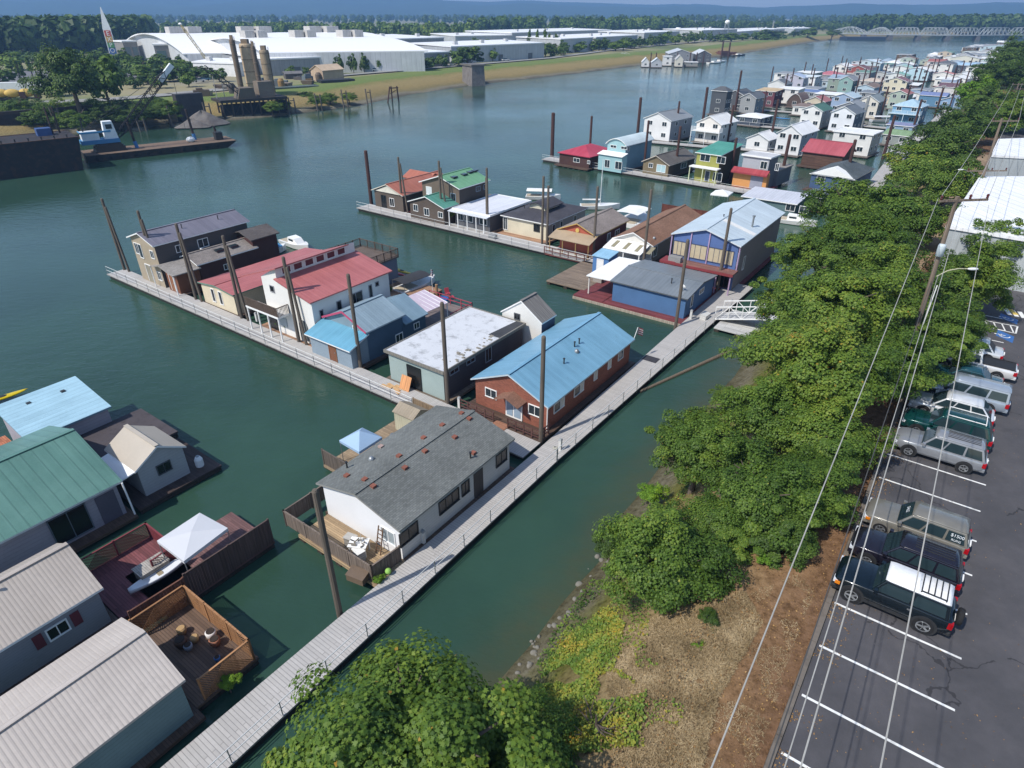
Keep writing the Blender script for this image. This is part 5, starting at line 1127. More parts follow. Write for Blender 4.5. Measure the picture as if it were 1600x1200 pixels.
def pxdock(label, a, b, wd_=2.6, name='floating_pier'):
    p, q = at(*a, .5), at(*b, .5); d = (q - p).normalized(); n = Vector((-d.y, d.x, 0)) * wd_
    c = (p + q) / 2; rt = thing(name, label, 'dock', (c.x, c.y, .5), 0)
    g = MB(); g.slab([p - c, q - c, q - c + n, p - c + n], .18); g.build('deck', [DOCKTOP, DOCKSIDE], rt)
    g = MB(); m = .1; g.slab([p - c + n * .06 + Vector((0, 0, -.2)), q - c + n * .06 + Vector((0, 0, -.2)), q - c + n * .94 + Vector((0, 0, -.2)), p - c + n * .94 + Vector((0, 0, -.2))], .5); g.build('float', BLACKFLOAT, rt)
    g = MB(); k = max(3, int((q - p).length / 3.5))
    for i in range(k + 1): e = (p - c).lerp(q - c, i / k) + n * .04; g.tube(e, e + Vector((0, 0, .9)), .04, n=6)
    g.tube(p - c + n * .04 + Vector((0, 0, .9)), q - c + n * .04 + Vector((0, 0, .9)), .035, n=6); g.build('railing', RAIL, rt)
pxdock('pale pier behind the light blue and olive houses, before the white balcony house', (1005, 221), (1148, 234))
pxdock('pale pier in front of the little white sunroom house', (1153, 233), (1252, 243))
pxdock('pier in front of the low house with the white hipped roof', (1150, 194), (1236, 202))
pxdock('pier in front of the maroon block house and round-arched barn', (1175, 171), (1256, 177))
pxdock('pier before the powder blue and cream houses', (1300, 192), (1400, 202))
pxdock('pier before the teal and low white roofed houses', (1270, 155), (1400, 165))
pxdock('pier before the coral and brick red roofs', (1262, 127), (1420, 140))
pxdock('shore side walkway leading up from the blue hipped house', (1376, 296), (1404, 255), 2.8, 'floating_walkway')
pxdock('shore side walkway along the trees past the moss green roof', (1412, 250), (1492, 168), 2.8, 'floating_walkway')
pxdock('farthest piece of the shore side walkway', (1494, 166), (1545, 118), 2.8, 'floating_walkway')

# ---------------------------------------------------------------- mooring piles
def pile(name, label, base, top, r, m, group, h=9.6, lean=0):
    b = at(*base, .5) if base else at(*top, h)
    if base and 'timber' in name:
        s_, t_ = b.dot(S), b.dot(T)
        if 30 < t_ < 38 and s_ < -23: t_ = min(t_, 34.8)
        elif 70 < t_ < 82 and s_ < -37: t_ = min(t_, 77.5 - .02 * (s_ + 88))
        elif 70 < t_ < 82 and s_ < -19: t_ = min(t_, 74.2)
        b = W(s_, t_)
    hh = zof(b, top[1]) if base else h
    if lean:                                  # raked partner pile whose head rests against the upright one
        f0, f1 = S * 1.5, S * .32
        g = MB(); g.tube(f0 + Vector((0, 0, -2)), f1 + Vector((0, 0, hh - 1.1)), r * 1.1, r, 10); g.tube(f1 + Vector((0, 0, hh - 1.1)), f1 * .95 + Vector((0, 0, hh - 1.0)), r, r * .7, 10)
    else:
        g = MB(); g.tube((0, 0, -2), (0, 0, hh - .12), r * 1.12, r, 10); g.tube((0, 0, hh - .12), (0, 0, hh), r, r * .7, 10)
    o = g.build(name, m, loc=(b.x, b.y, 0)); tag(o, label, 'piling', group); return o
TIM = mat('#675c50', 'timber', .9, 1, .2); STL = mat('#4a2f2a', 'rust', .8)
NP = [((203, 419), (170, 310), 'outermost pile of the first pier, tall and thin'), ((203, 419), (170, 310), 'leaning pile crossing behind the outermost pile of the first pier'), ((258, 441), (221, 329), 'pile at the front corner of the tall tan house'), ((258, 441), (221, 329), 'leaning pile just right of the pile at the tan house corner'), ((314, 465), (279, 349), 'pile in front of the dark red low house'), ((314, 465), (279, 349), 'leaning pile behind the front one at the dark red low house'), ((383, 495), (349, 368), 'pile at the balcony of the white pink-roofed house'), ((383, 495), (349, 368), 'leaning pile behind the balcony of the white house'), ((471, 532), (445, 401), 'pile before the right front corner of the white pink-roofed house'), ((471, 532), (445, 401), 'leaning pile beside the right wall of the white pink-roofed house'), ((568, 571), (549, 428), 'pile at the right corner of the light blue cottage'), ((702, 628), (692.5, 472), 'thick pile before the white flat roof'), ((845, 688), (853, 525), 'tall pile at the corner of the red-brick house'), ((530, 955), (490, 765), 'nearest pile, beside the front deck of the gray shingled house'), ((1055.6, 510), (1075, 374), 'pile at the blue boathouse corner by the walkway'), ((1133, 443), (1157.5, 325), 'pile before the balcony of the large blue house'),
      ((635, 329), (628, 245), 'pile right of the orange roof on the second pier'), ((635, 329), (628, 245), 'leaning pile next to the one right of the orange roof'), ((699, 342), (692, 251), 'pile in front of the teal green gable roof'), ((699, 342), (692, 251), 'leaning pile behind the one at the teal green gable'), ((766, 360), (767, 262), 'pile at the right corner of the white porch house'), ((772, 357), (769, 277), 'second pile at the right corner of the white porch house'), ((851, 379), (856, 275), 'pile at the corner of the charcoal hipped house'), ((858, 381), (857, 290), 'shorter pile at the corner of the charcoal hipped house'), ((935, 395), (945, 291), 'pile at the right of the red cottage'), ((1033, 408), (1049, 296), 'pile at the corner of the brown shingle roof')]
for b, t, lb in NP: pile('timber_pile', 'weathered timber ' + lb if len(lb.split()) < 14 else lb, b, t, .145 if 'leaning' in lb else .17, TIM, 'timber mooring piles of the near piers', lean='leaning' in lb)
SP_ = [((580, 315), (569, 235), 'rusty steel pile at the outer end of the second pier', .3), ((862.5, 243), (864, 176), 'rusty steel pile at the outer end of the far pier', .42), ((920.6, 251), (925, 181), 'rusty pile before the crimson roofed house', .26), ((1006, 263), (1011.6, 188), 'rusty pile right of the light blue house', .24), ((1054.7, 268), (1062, 197), 'rusty pile right of the olive brown cottage', .26), ((1140, 281), (1150, 215), 'rusty pile right of the lime green house', .26), ((1219.7, 283), (1234.7, 210), 'rusty pile at the corner of the red awning house', .3), ((1319, 287.5), (1336, 218), 'rusty pile before the white gable of the blue hipped house', .3), ((996.6, 204), (1002, 152), 'thick rusty pile left of the white grey-roofed house', .4), ((1055, 214), (1060, 158), 'rusty pile between the two white balcony pier houses', .26), ((1137, 221), (1145.6, 164), 'rusty pile right of the white balcony house', .26), ((1202, 229), (1211, 155), 'rusty pile right of the little white sunroom house', .28), ((1189, 189), (1196, 142), 'rusty pile before the maroon block house', .22), ((1099, 183), (1105, 136), 'thick rusty pile left of the lookout tower', .42), ((1148.6, 172), (1154, 110), 'tall rusty pile above the dark slate house', .34), ((1380, 245), (1397.5, 180), 'rusty pile right of the flat white block', .3), ((1424, 210), (1441, 155), 'rusty pile before the sky blue house', .28), ((1461, 180), (1475, 137), 'rusty pile right of the sky blue house', .3), ((1279, 180), (1286, 147), 'rusty pile before the dark green roof', .24)]
for b, t, lb, r in SP_: pile('steel_pile', lb, b, t, r, STL, None)
o = pile('steel_pile', 'thick pale grey pile between the slate roofed white house and the cream house', (1346, 197), (1359, 151), .4, mat('#8b8f90', 'patchy'), None)
tops4 = [(35, 415), (125, 460), (165, 425), (240, 385), (285, 400), (295, 425), (380, 365), (425, 405), (470, 350), (495, 365), (505, 390), (585, 355), (655, 395), (690, 360), (690, 410), (750, 395), (805, 360), (825, 415), (885, 380), (930, 360), (575, 470), (755, 540), (720, 480), (935, 415), (965, 420), (1050, 365), (1075, 365), (1140, 400), (1210, 490), (1300, 460), (1335, 430), (1370, 410), (1440, 370), (895, 530), (990, 460), (1180, 420), (1190, 500), (1010, 400), (1260, 440), (615, 430), (440, 420), (1230, 380), (1280, 360)]
for x, y in tops4:
    pile('steel_pile', 'dark rusty mooring pile rising among the crowded far moorage roofs', None, (1200 + x / 4, y / 4), .24, STL, 'piles of the far moorage', 9.8)

# gangways, logs, boats, small things on the docks
def gangway(label, a, b, wd_=1.6, h=1.3, m=WHITE):
    a, b = Vector(a), Vector(b); d = (b - a); L = d.length; d.normalize(); n = Vector((-d.y, d.x, 0)).normalized() * wd_ / 2; up = Vector((0, 0, 1))
    rt = thing('gangway', label, 'gangway', a, 0); k = int(L / 1.5)
    g = MB(); g.hexa([-n, d * L - n, d * L + n, n][::1], [-n + up * .1, d * L - n + up * .1, d * L + n + up * .1, n + up * .1]); g.build('deck', mat('#b5b6b6', 'planks', .7, 1, .08), rt)
    for sg in (1, -1):
        g = MB(); o = n * sg
        g.bar(o + up * h, d * L + o + up * h, .09, .09, 0); g.bar(o + up * .05, d * L + o + up * .05, .09, .12, 0)
        for i in range(k + 1):
            p = d * (L * i / k) + o; g.bar(p, p + up * h, .07, .07)
            if i < k: q = d * (L * (i + 1) / k) + o; g.bar(p + up * .06, q + up * h, .05, .05) if i % 2 == 0 else g.bar(p + up * h, q + up * .06, .05, .05)
        g.build('truss', m, rt)
gangway('white truss gangway from the main walkway to the wooded bank', W(-19.6, 66.6, .55), W(-8.0, 66.0, 3.8), 2.2, 1.5)
gangway('pale truss gangway beside the flat white block at the far moorage', at(1385, 240, .6), at(1440, 226, 4.5), 2.0, 1.6)
float_deck('landing_float', 'white landing float under the truss gangway', (-19.0, -14.0, 63.6, 69.6), mat('#b9b9b6', 'planks', .8, 1, .08))
g = MB(); a, b = at(1000, 612, .05), at(1142, 548, .05); g.tube((0, 0, 0), b - a, .14, .2, 10); tag(g.build('floating_log', mat('#6f614f', 'timber', .9), loc=a), 'long floating boom log between the walkway and the wooded bank', 'log')
p = at(1017, 561, .51); g = MB(); g.box(-.75, .75, -.55, .55, 0, .02); tag(g.build('mat', mat('#3a3a42', 'patchy', .95), loc=(p.x, p.y, .51), rz=RZ), 'square black mat lying on the grey walkway beyond the brick house', 'mat')
PED = [((875, 703), 'white power post at the walkway junction by the brick house'), ((718, 637), 'white power post at the left end of the brick house railing'), ((662, 848), 'grey power post on the walkway beside the gray shingled house'), ((576, 524), 'white power post left of the light blue cottage front'), ((683, 612), 'grey power post before the pale green front wall'), ((402, 502), 'pale power post under the white balcony'), ((290, 452), 'pale power post before the dark red house'), ((1079, 498), 'white power post at the right corner of the blue boathouse'), ((648, 333), 'white power post before the small brown teal-roofed house'), ((746, 355), 'white power post before the white porch house'), ((943, 398), 'white power post right of the red cottage')]
for q, lb in PED:
    p = at(*q, .5); rt = thing('power_post', lb, 'post', (p.x, p.y, .5), RZ); g = MB(); g.box(-.12, .12, -.1, .1, 0, .95); g.build('housing', mat('#c9c9c6', rough=.6), rt); g = MB(); g.hexa([(-.15, -.13, .95), (.15, -.13, .95), (.15, .13, .95), (-.15, .13, .95)], [(-.1, -.05, 1.08), (.1, -.05, 1.08), (.1, .1, 1.08), (-.1, .1, 1.08)]); g.build('cap', mat('#8e9294'), rt)
# mooring shoes around the near piles
def boat(label, pos, rz, L, B, hullm, cover=None, mast=0, cabin=None, cover_h=1.7):
    rt = thing('motor_boat' if not mast else 'sailing_boat', label, 'boat', pos, rz); g = MB(); rings = []
    for i in range(11):
        f = i / 10; x = (f - .45) * L; k = 1 if f < .55 else max(.04, 1 - ((f - .55) / .45) ** 2); hw = B / 2 * k; zt = .65 + .35 * f * f
        rings.append([(x, -hw, zt), (x, -hw * .85, .1), (x, 0, -.25 * (1 - f * .5)), (x, hw * .85, .1), (x, hw, zt)])
    g.loft(rings); g.build('hull', hullm, rt)
    g = MB(); g.box(-.42 * L, .15 * L, -B * .36, B * .36, .66, .72); g.build('deck', mat('#b8a98f'), rt)
    if cabin: g = MB(); g.hexa([(-.1 * L, -B * .36, .65), (.28 * L, -B * .3, .7), (.28 * L, B * .3, .7), (-.1 * L, B * .36, .65)], [(-.1 * L, -B * .32, 1.5), (.14 * L, -B * .28, 1.45), (.14 * L, B * .28, 1.45), (-.1 * L, B * .32, 1.5)]); c = g.build('cabin', WHITE, rt); g = MB(); g.box(-.06 * L, .1 * L, -B * .345, B * .345, 1.05, 1.3); g.build('pane', GLASS, c)
    if cover:
        g = MB(); n = 6; g.loft([[(x, -B * .5 + B * k / n, cover_h + .18 * math.sin(math.pi * k / n)) for k in range(n + 1)] + [(x, B * .5 - B * k / n, cover_h - .05 + .18 * math.sin(math.pi * (n - k) / n)) for k in range(n + 1)] for x in (-.42 * L, .3 * L)]); cv = g.build('canopy', cover, rt); g = MB()
        for x in (-.4 * L, .28 * L):
            for y in (-B * .46, B * .46): g.tube((x, y, .5), (x, y, cover_h), .03, n=6)
        g.build('canopy_frame', STEEL, cv)
    if mast:
        g = MB(); g.tube((.05 * L, 0, .6), (.05 * L, 0, mast), .07, .05); g.tube((.05 * L, -.7, mast * .62), (.05 * L, .7, mast * .62), .03); m = g.build('mast', mat('#d8d8d6'), rt); g = MB(); g.tube((.05 * L, 0, 1.6), (-.4 * L, 0, 1.6), .14, .12); g.build('furled_sail', WHITE, rt)
    return rt
WB = mat('#dcdcda', rough=.35, var=.04)
p = at(648, 452, 0); boat('white pontoon boat under a black canopy behind the light blue cottage', p, RZ + math.pi / 2 - .1, 6.2, 2.4, WB, mat('#34353a', rough=.8))
p = at(462, 385, 0); boat('white cabin boat moored behind the pink roofs', p, RZ - .1, 6.5, 2.2, WB, None, 0, True)
p = at(425, 397, 0); boat('small boat under a bright blue tarpaulin behind the pink roofs', p, RZ + math.pi / 2, 4.5, 1.9, WB, mat('#2f86bb', rough=.8), cover_h=1.1)
p = at(934, 326, 0); boat('white sailing boat with a bare mast behind the red cottage', p, RZ + .6, 7, 2.2, WB, None, 8.5)
p = at(846, 311, 0); boat('white covered boat behind the charcoal hipped roof', p, RZ + .5, 6.5, 2.4, WB, mat('#dfdfdc', rough=.8))
p = at(990, 348, 0); boat('boat under a broad flat white awning beside the brown shingle roof', p, RZ + math.pi / 2, 7, 4.0, WB, mat('#e2e2df', rough=.8), cover_h=2.2)
p = at(1236, 349, 0); boat('white boat moored right of the large blue house', p, RZ + .1, 7, 2.4, WB, None, 0, True)
p = at(1378, 190, 0); boat('shrink-wrapped white boat between the cream and sky blue houses', p, RZ + .6, 8, 2.8, mat('#cfd2d8'), mat('#d2d4d8'), cover_h=1.6)
p = at(4, 622, .3); kayak('yellow boat at the far left edge', (p.x, p.y, .2), RZ + 1.4, 4, .8, YEL)
p = at(1223, 186, 0); kayak('bright blue kayak floating near the white hipped roof', (p.x, p.y, .05), RZ, 5, 1.0, glossy('#1f78b8', .4))
def flag(label, base, h, w_, hh, rz, lean=0):
    rt = thing('flag', label, 'flag', base, rz); g = MB(); g.tube((0, 0, 0), (lean, 0, h), .03, n=6); g.build('pole', WHITE, rt); g = MB(); n = 7
    for i in range(n):
        x0 = lean + w_ * (.0); z1 = h - hh * i / n; z0 = h - hh * (i + 1) / n
        xs = [0, .3, .6, 1]
        for a, b in zip(xs, xs[1:]):
            m = (1 if i % 2 == 0 else 0) if not (a < .3 and i < 4) else 2
            P = lambda f, z: (lean + w_ * f * .7, .12 * math.sin(f * 5), z - hh * .55 * f)
            g.face([P(a, z0), P(b, z0), P(b, z1), P(a, z1)], m)
    g.build('cloth', [WHITE, mat('#b2283a'), mat('#2a3566')], rt)
p = at(676, 456, .5); flag('red and white striped flag on a pole behind the light blue cottage', p, 2.9, 1.1, .8, RZ + 2.2)
p = W(-22.75, 51.2, 2.7); flag('red and white striped flag on the far corner of the blue metal roof', p, 1.3, 1.1, .75, RZ + 1.4, .6)
def post_stake():
    p = at(683, 464, .5); g = MB(); g.tube((0, 0, -.3), (0, 0, 1.6), .18, .16); tag(g.build('carved_post', mat('#a8804e', 'timber'), loc=p), 'stout tan timber post beside the striped flag', 'post')
post_stake()

# ---------------------------------------------------------------- vegetation
def leaf_material(name, stops, trans=.25):
    m = bpy.data.materials.new(name); m.use_nodes = True; nt = m.node_tree; N, L = nt.nodes, nt.links; b = N['Principled BSDF']
    a = N.new('ShaderNodeAttribute'); a.attribute_name = 'tint'; oi = N.new('ShaderNodeObjectInfo')
    f = mth(nt, 'ADD', a.outputs['Fac'], mth(nt, 'MULTIPLY_ADD', oi.outputs['Random'], .22, -.11))
    c = ramp(nt, f, stops); L.new(c, b.inputs['Base Color']); b.inputs['Roughness'].default_value = .55; b.inputs['Specular IOR Level'].default_value = .3
    t = N.new('ShaderNodeBsdfTranslucent'); L.new(c, t.inputs['Color']); mx = N.new('ShaderNodeMixShader'); mx.inputs[0].default_value = trans
    L.new(b.outputs[0], mx.inputs[1]); L.new(t.outputs[0], mx.inputs[2]); L.new(mx.outputs[0], N['Material Output'].inputs['Surface']); return m
M_MAPLE = leaf_material('maple_leaves', [(0, '#354b1c'), (.3, '#4e6a28'), (.6, '#6b8432'), (.85, '#86953b'), (.95, '#9a9a40'), (1, '#a88838')], .33)
M_DARK = leaf_material('dark_leaves', [(0, '#2f441d'), (.4, '#475f25'), (.8, '#60782e'), (1, '#7b8537')])
M_LIGHT = leaf_material('light_leaves', [(0, '#456d1e'), (.5, '#6a8f28'), (1, '#94a833')])
M_IVY = leaf_material('ivy_leaves', [(0, '#4d6a2a'), (.4, '#6b8434'), (.72, '#8f9238'), (.92, '#a8943a'), (1, '#b8963a')])
BARK = mat('#5d5044', 'timber', .95)
MAPLE = np.array([(0, 0), (.28, -.06), (.5, .2), (.3, .3), (.46, .62), (.16, .55), (0, 1.0), (-.16, .55), (-.46, .62), (-.3, .3), (-.5, .2), (-.28, -.06)])
OVAL = np.array([(0, 0), (.3, .25), (.28, .65), (0, 1.0), (-.28, .65), (-.3, .25)])
QUAD = np.array([(-.5, 0), (.5, .1), (.4, 1), (-.45, .9)])
def leaves_mesh(name, pos, nrm, size, tint, shape, mats, rng, droop=.25):
    n = len(pos); k = len(shape)
    nrm = nrm / (np.linalg.norm(nrm, axis=1, keepdims=True) + 1e-9)
    r = rng.normal(size=(n, 3)); u = np.cross(nrm, r); u /= (np.linalg.norm(u, axis=1, keepdims=True) + 1e-9); v = np.cross(nrm, u)
    sx, sy = shape[:, 0], shape[:, 1] - .4
    bend = -droop * (sx ** 2 * 2 + np.clip(sy, 0, 1) ** 2)
    P = pos[:, None, :] + size[:, None, None] * (sx[None, :, None] * u[:, None, :] + sy[None, :, None] * v[:, None, :] + bend[None, :, None] * nrm[:, None, :])
    me = bpy.data.meshes.new(name); me.vertices.add(n * k); me.vertices.foreach_set('co', P.reshape(-1).astype(np.float32))
    me.loops.add(n * k); me.loops.foreach_set('vertex_index', np.arange(n * k, dtype=np.int32))
    me.polygons.add(n); me.polygons.foreach_set('loop_start', np.arange(0, n * k, k, dtype=np.int32)); me.polygons.foreach_set('loop_total', np.full(n, k, dtype=np.int32))
    me.update(calc_edges=True)
    me.attributes.new('tint', 'FLOAT', 'POINT').data.foreach_set('value', np.repeat(tint, k).astype(np.float32))
    me.materials.append(mats); return me
def crown_mesh(name, seed, nclump, nleaf, leaf, shape, m, shp=(1, 1, .85), clump=.3, conic=0.0):
    rng = np.random.default_rng(seed); C = []
    while len(C) < nclump:
        d = rng.normal(size=3); d /= np.linalg.norm(d)
        if d[2] < -.55: continue
        r = rng.uniform(.45, .92) if rng.random() < .8 else rng.uniform(.1, .45)
        p = d * r * (1 + .2 * math.sin(3.1 * d[0] + seed) + .18 * math.sin(4.3 * d[1] + 2 * seed) + .14 * math.sin(7 * d[2] + 5 * d[0] + seed))
        if conic: p[:2] *= max(.1, 1 - conic * (p[2] * .5 + .5))
        C.append(p)
    C = np.array(C); rc = clump * rng.uniform(.5, 1.4, nclump); ct = rng.normal(.44, .09, nclump) + .14 * np.sin(C[:, 0] * 2.3 + seed) * np.cos(C[:, 1] * 2.1)
    idx = rng.integers(0, nclump, nleaf); d = rng.normal(size=(nleaf, 3)); d[:, 2] += .45; d /= np.linalg.norm(d, axis=1, keepdims=True)
    rad = rc[idx] * rng.uniform(.55, 1.05, nleaf)
    pos = (C[idx] + d * rad[:, None] * np.array([1, 1, .72])) * np.array(shp)
    out = C[idx] / (np.linalg.norm(C[idx], axis=1, keepdims=True) + .01)
    nrm = d * .7 + out * .45 + np.array([0, 0, .55]) + rng.normal(size=(nleaf, 3)) * .38
    t = np.clip(ct[idx] + rng.normal(0, .12, nleaf), 0, .93); t[rng.random(nleaf) < .003] = 1.0
    return leaves_mesh(name, pos, nrm, leaf * rng.uniform(.7, 1.25, nleaf), t, shape, m, rng)
def trunk_mesh(name, seed, spread=.6):
    rnd = random.Random(seed); g = MB(); g.tube((0, 0, -1.6), (.03, .02, -.7), .085, .07, 10); g.tube((.03, .02, -.7), (0, .04, -.2), .07, .055, 9); g.tube((0, .04, -.2), (.05, 0, .45), .055, .02, 8)
    for k in range(9):
        a = k * 2.4 + rnd.random(); z0 = rnd.uniform(-.65, .05); l = rnd.uniform(.45, .8) * spread / .6
        p = Vector((.02, .02, z0)); q = p + Vector((math.cos(a) * l * .55, math.sin(a) * l * .55, l * .45)); e = q + Vector((math.cos(a + .3) * l * .45, math.sin(a + .3) * l * .45, l * .4))
        g.tube(p, q, .036, .024, 6); g.tube(q, e, .024, .008, 6); g.tube(q, q + Vector((math.cos(a - .7) * l * .35, math.sin(a - .7) * l * .35, l * .35)), .018, .006, 5)
    o = g.build(name, BARK); me = o.data; bpy.data.objects.remove(o); return me
NEAR = [crown_mesh('maple_crown_mesh', 11 + k, 190, 62000, .037, MAPLE, M_MAPLE, clump=.19) for k in range(3)]
MID = [crown_mesh('leafy_crown_mesh', 21 + k, 130, 20000, .058, OVAL, M_MAPLE if k < 2 else M_DARK, clump=.22) for k in range(4)]
FARC = [crown_mesh('far_crown_mesh', 31 + k, 40, 1900, .15, QUAD, M_DARK if k < 2 else M_MAPLE, clump=.34) for k in range(3)]
POPLAR = [crown_mesh('poplar_crown_mesh', 51 + k, 40, 1800, .13, QUAD, M_MAPLE, (.42, .42, 1.25), .3, .55) for k in range(2)]
LIGHTC = crown_mesh('light_crown_mesh', 61, 70, 9000, .09, OVAL, M_LIGHT, clump=.28)
DARKNEAR = crown_mesh('dark_maple_mesh', 71, 110, 36000, .042, MAPLE, M_DARK, clump=.22)
TRUNK = [trunk_mesh('trunk_mesh', k) for k in range(3)]
def bank_off(p):
    best = 1e9; best_s = 0
    for a, b in zip(SHORE_R, SHORE_R[1:]):
        a, b = Vector((*a, 0)), Vector((*b, 0)); ab = b - a; t = max(0, min(1, (p - a).dot(ab) / ab.length_squared)); q = a + ab * t; d = (p - q).length
        if d < best: best = d; best_s = d if ab.cross(p - a).z < 0 else -d
    return best_s
def ground_z(x, y):
    o = bank_off(Vector((x, y, 0))); return float(np.interp(o, [r[0] for r in rows_r], [r[1] for r in rows_r]))
def tree(label, crown, pos, Rr, gz, cat='tree', name='maple_tree', group=None, flat=1.0, rz=None, trunk=0, hscale=1.0):
    """pos: crown centre; Rr crown radius; gz: ground height"""
    rt = thing(name, label, cat, (pos[0], pos[1], gz), random.uniform(0, 6.28) if rz is None else rz, group)
    c = bpy.data.objects.new('crown', crown); COL.objects.link(c); c.parent = rt; c.location = (0, 0, pos[2] - gz); c.scale = (Rr, Rr, Rr * flat)
    t = bpy.data.objects.new('trunk', TRUNK[trunk % 3]); COL.objects.link(t); t.parent = rt; h = max(.5, pos[2] - gz)
    t.location = (0, 0, h); t.scale = (Rr * .9, Rr * .9, (h + .4) / 1.6 if h / 1.6 > Rr * .5 else Rr * .9)
    return rt
NT = [ # label, crown set, pixel of the crown centre, height of the centre, radius
 ('big maple nearest the camera, at the bottom edge of the picture', NEAR[0], (635, 1195), 7.6, 4.6),
 ('maple at the bottom edge, just right of the biggest nearest maple', NEAR[1], (800, 1210), 6.2, 2.6),
 ('dark leafy tree half hidden at the bottom edge left of the dirt strip', DARKNEAR, (925, 1180), 4.6, 1.7),
 ('broad dark green maple standing alone above the dry grass and ivy', NEAR[2], (1045, 880), 7.4, 3.0),
 ('rounded maple leaning over the green water opposite the brick house', NEAR[1], (1092, 700), 7.0, 2.9),
 ('maple with yellowing leaves between the water and the tan for-sale car', NEAR[0], (1195, 770), 8.4, 3.0),
 ('maple whose crown reaches the dirt strip beside the empty stalls', NEAR[2], (1290, 690), 8.8, 3.1),
 ('small maple in the gap behind the lone dark green maple', NEAR[0], (1130, 820), 7.2, 2.3),
 ('low maple spreading over the dirt strip near the parked dark cars', DARKNEAR, (1225, 835), 7.6, 1.9),
 ('maple filling the bank between the rounded waterside maple and the silver cars', NEAR[2], (1215, 655), 8.4, 3.0),
 ('leafy maple just above the empty stalls, beside the dirt strip', NEAR[1], (1255, 760), 8.4, 2.4),
 ('tall maple over the water just below the truss gangway', NEAR[1], (1240, 552), 10.2, 3.6),
 ('maple right of the truss gangway foot with a dense crown', NEAR[0], (1252, 480), 9.2, 3.8),
 ('big maple in the middle of the bank row beside the silver cars', NEAR[2], (1300, 590), 10.6, 3.9),
 ('maple overhanging the white crossover and the silver pickup', NEAR[0], (1400, 560), 9.6, 3.4),
 ('broad maple in the row straight left of the street lamp pole', NEAR[1], (1312, 478), 11.6, 4.3),
 ('maple just left of the nearest utility pole', NEAR[2], (1395, 460), 10, 4.0),
 ('maple behind the right wall of the large blue house', NEAR[0], (1284, 398), 9.6, 4.4),
 ('maple crown filling the row left of the transformer', NEAR[1], (1352, 392), 12, 4.3),
 ('maple overhanging the white pickup and teal car', NEAR[0], (1478, 520), 9.6, 3.2),
 ('maple on the lot side of the nearest utility pole', NEAR[2], (1510, 440), 10, 3.6),
 ('maple at the right edge under the white warehouse roof edge', NEAR[1], (1606, 378), 10.4, 2.8),
 ('maple partly covering the white roofed warehouse corner', MID[0], (1558, 385), 10.4, 3.2),
 ('maple beside the slate hipped blue house', MID[0], (1315, 325), 9.8, 4.6),
 ('maple in the row opposite the far pier head', MID[1], (1390, 330), 10.4, 4.6),
 ('leafy tree before the tan verge by the white warehouse', MID[0], (1430, 350), 9.6, 3.8),
 ('leafy tree near the shore walkway past the blue hipped house', MID[1], (1440, 265), 10, 5.0),
 ('darker tree near the moss green roof', MID[3], (1470, 235), 11, 5.4),
 ('leafy tree below the second utility pole', MID[0], (1480, 290), 10, 4.4),
 ('tall dark tree beside the sky blue house walkway', MID[2], (1492, 200), 11, 5.6),
 ('bright lime green tree in the far row', LIGHTC, (1524, 148), 12, 5.4),
 ('leafy tree right of the bright lime green tree', MID[3], (1548, 160), 11, 5.8),
 ('leafy tree between the lime green tree and the poles', MID[1], (1530, 200), 10, 5.0),
 ('leafy tree behind the upper white warehouse', MID[0], (1575, 185), 10, 5.6),
 ('leafy tree at the right edge above the upper white warehouse', MID[1], (1598, 175), 11, 6.0),
 ('dark tree at the far end of the bank row', MID[2], (1560, 122), 13, 7.0),
 ('dark tree by the far white flat house', MID[3], (1577, 104), 14, 8.0),
 ('farthest dark tree of the bank row at the right edge', MID[2], (1592, 88), 15, 9.5),
 ('dark tree at the right edge behind the far bank row', MID[3], (1602, 120), 13, 8.0),
]
for i, (lb, cm, px, z, r) in enumerate(NT):
    p = at(*px, z); tree(lb, cm, p, r, max(.6, min(LOT_Z, ground_z(p.x, p.y))) - .1, trunk=i, flat=random.uniform(.85, 1.0))
BUSH = [('small lime yellow bush on the dirt strip left of the dark cars', LIGHTC, (1200, 873), 7.25, .42), ('low leafy bush at the foot of the lone dark green maple', MID[2], (1110, 968), 6.9, .55), ('greyish bush at the water edge left of the lone dark green maple', MID[3], (955, 850), 2.2, 1.3), ('yellow-green bush at the waterline below the rounded maple', LIGHTC, (1015, 770), 2.6, .9), ('leggy bush on the waterline below the truss gangway maple', MID[0], (1135, 620), 3.2, 1.2), ('small yellowing shrub in the dry grass', LIGHTC, (1090, 1010), 6.8, .28), ('dusty green weed clump in the dry grass near the bottom edge', MID[1], (1010, 1140), 6.4, .5), ('green bush hanging from the lattice fence over the water', LIGHTC, (355, 1065), .9, .5), ('small bush at the front deck corner of the gray shingled house', LIGHTC, (590, 905), .7, .35), ('potted shrub before the pink roofed tan deck', MID[1], (608, 452), 1.0, .5), ('small tree in a pot before the white porch house', MID[1], (704, 333), 2.0, .9), ('potted green shrub by the white porch', MID[0], (760, 350), 1.0, .6)]
for i, (lb, cm, px, z, r) in enumerate(BUSH):
    p = at(*px, z); tree(lb, cm, p, r, z - r * 1.0, 'bush', 'shrub', None, .85, None, i)

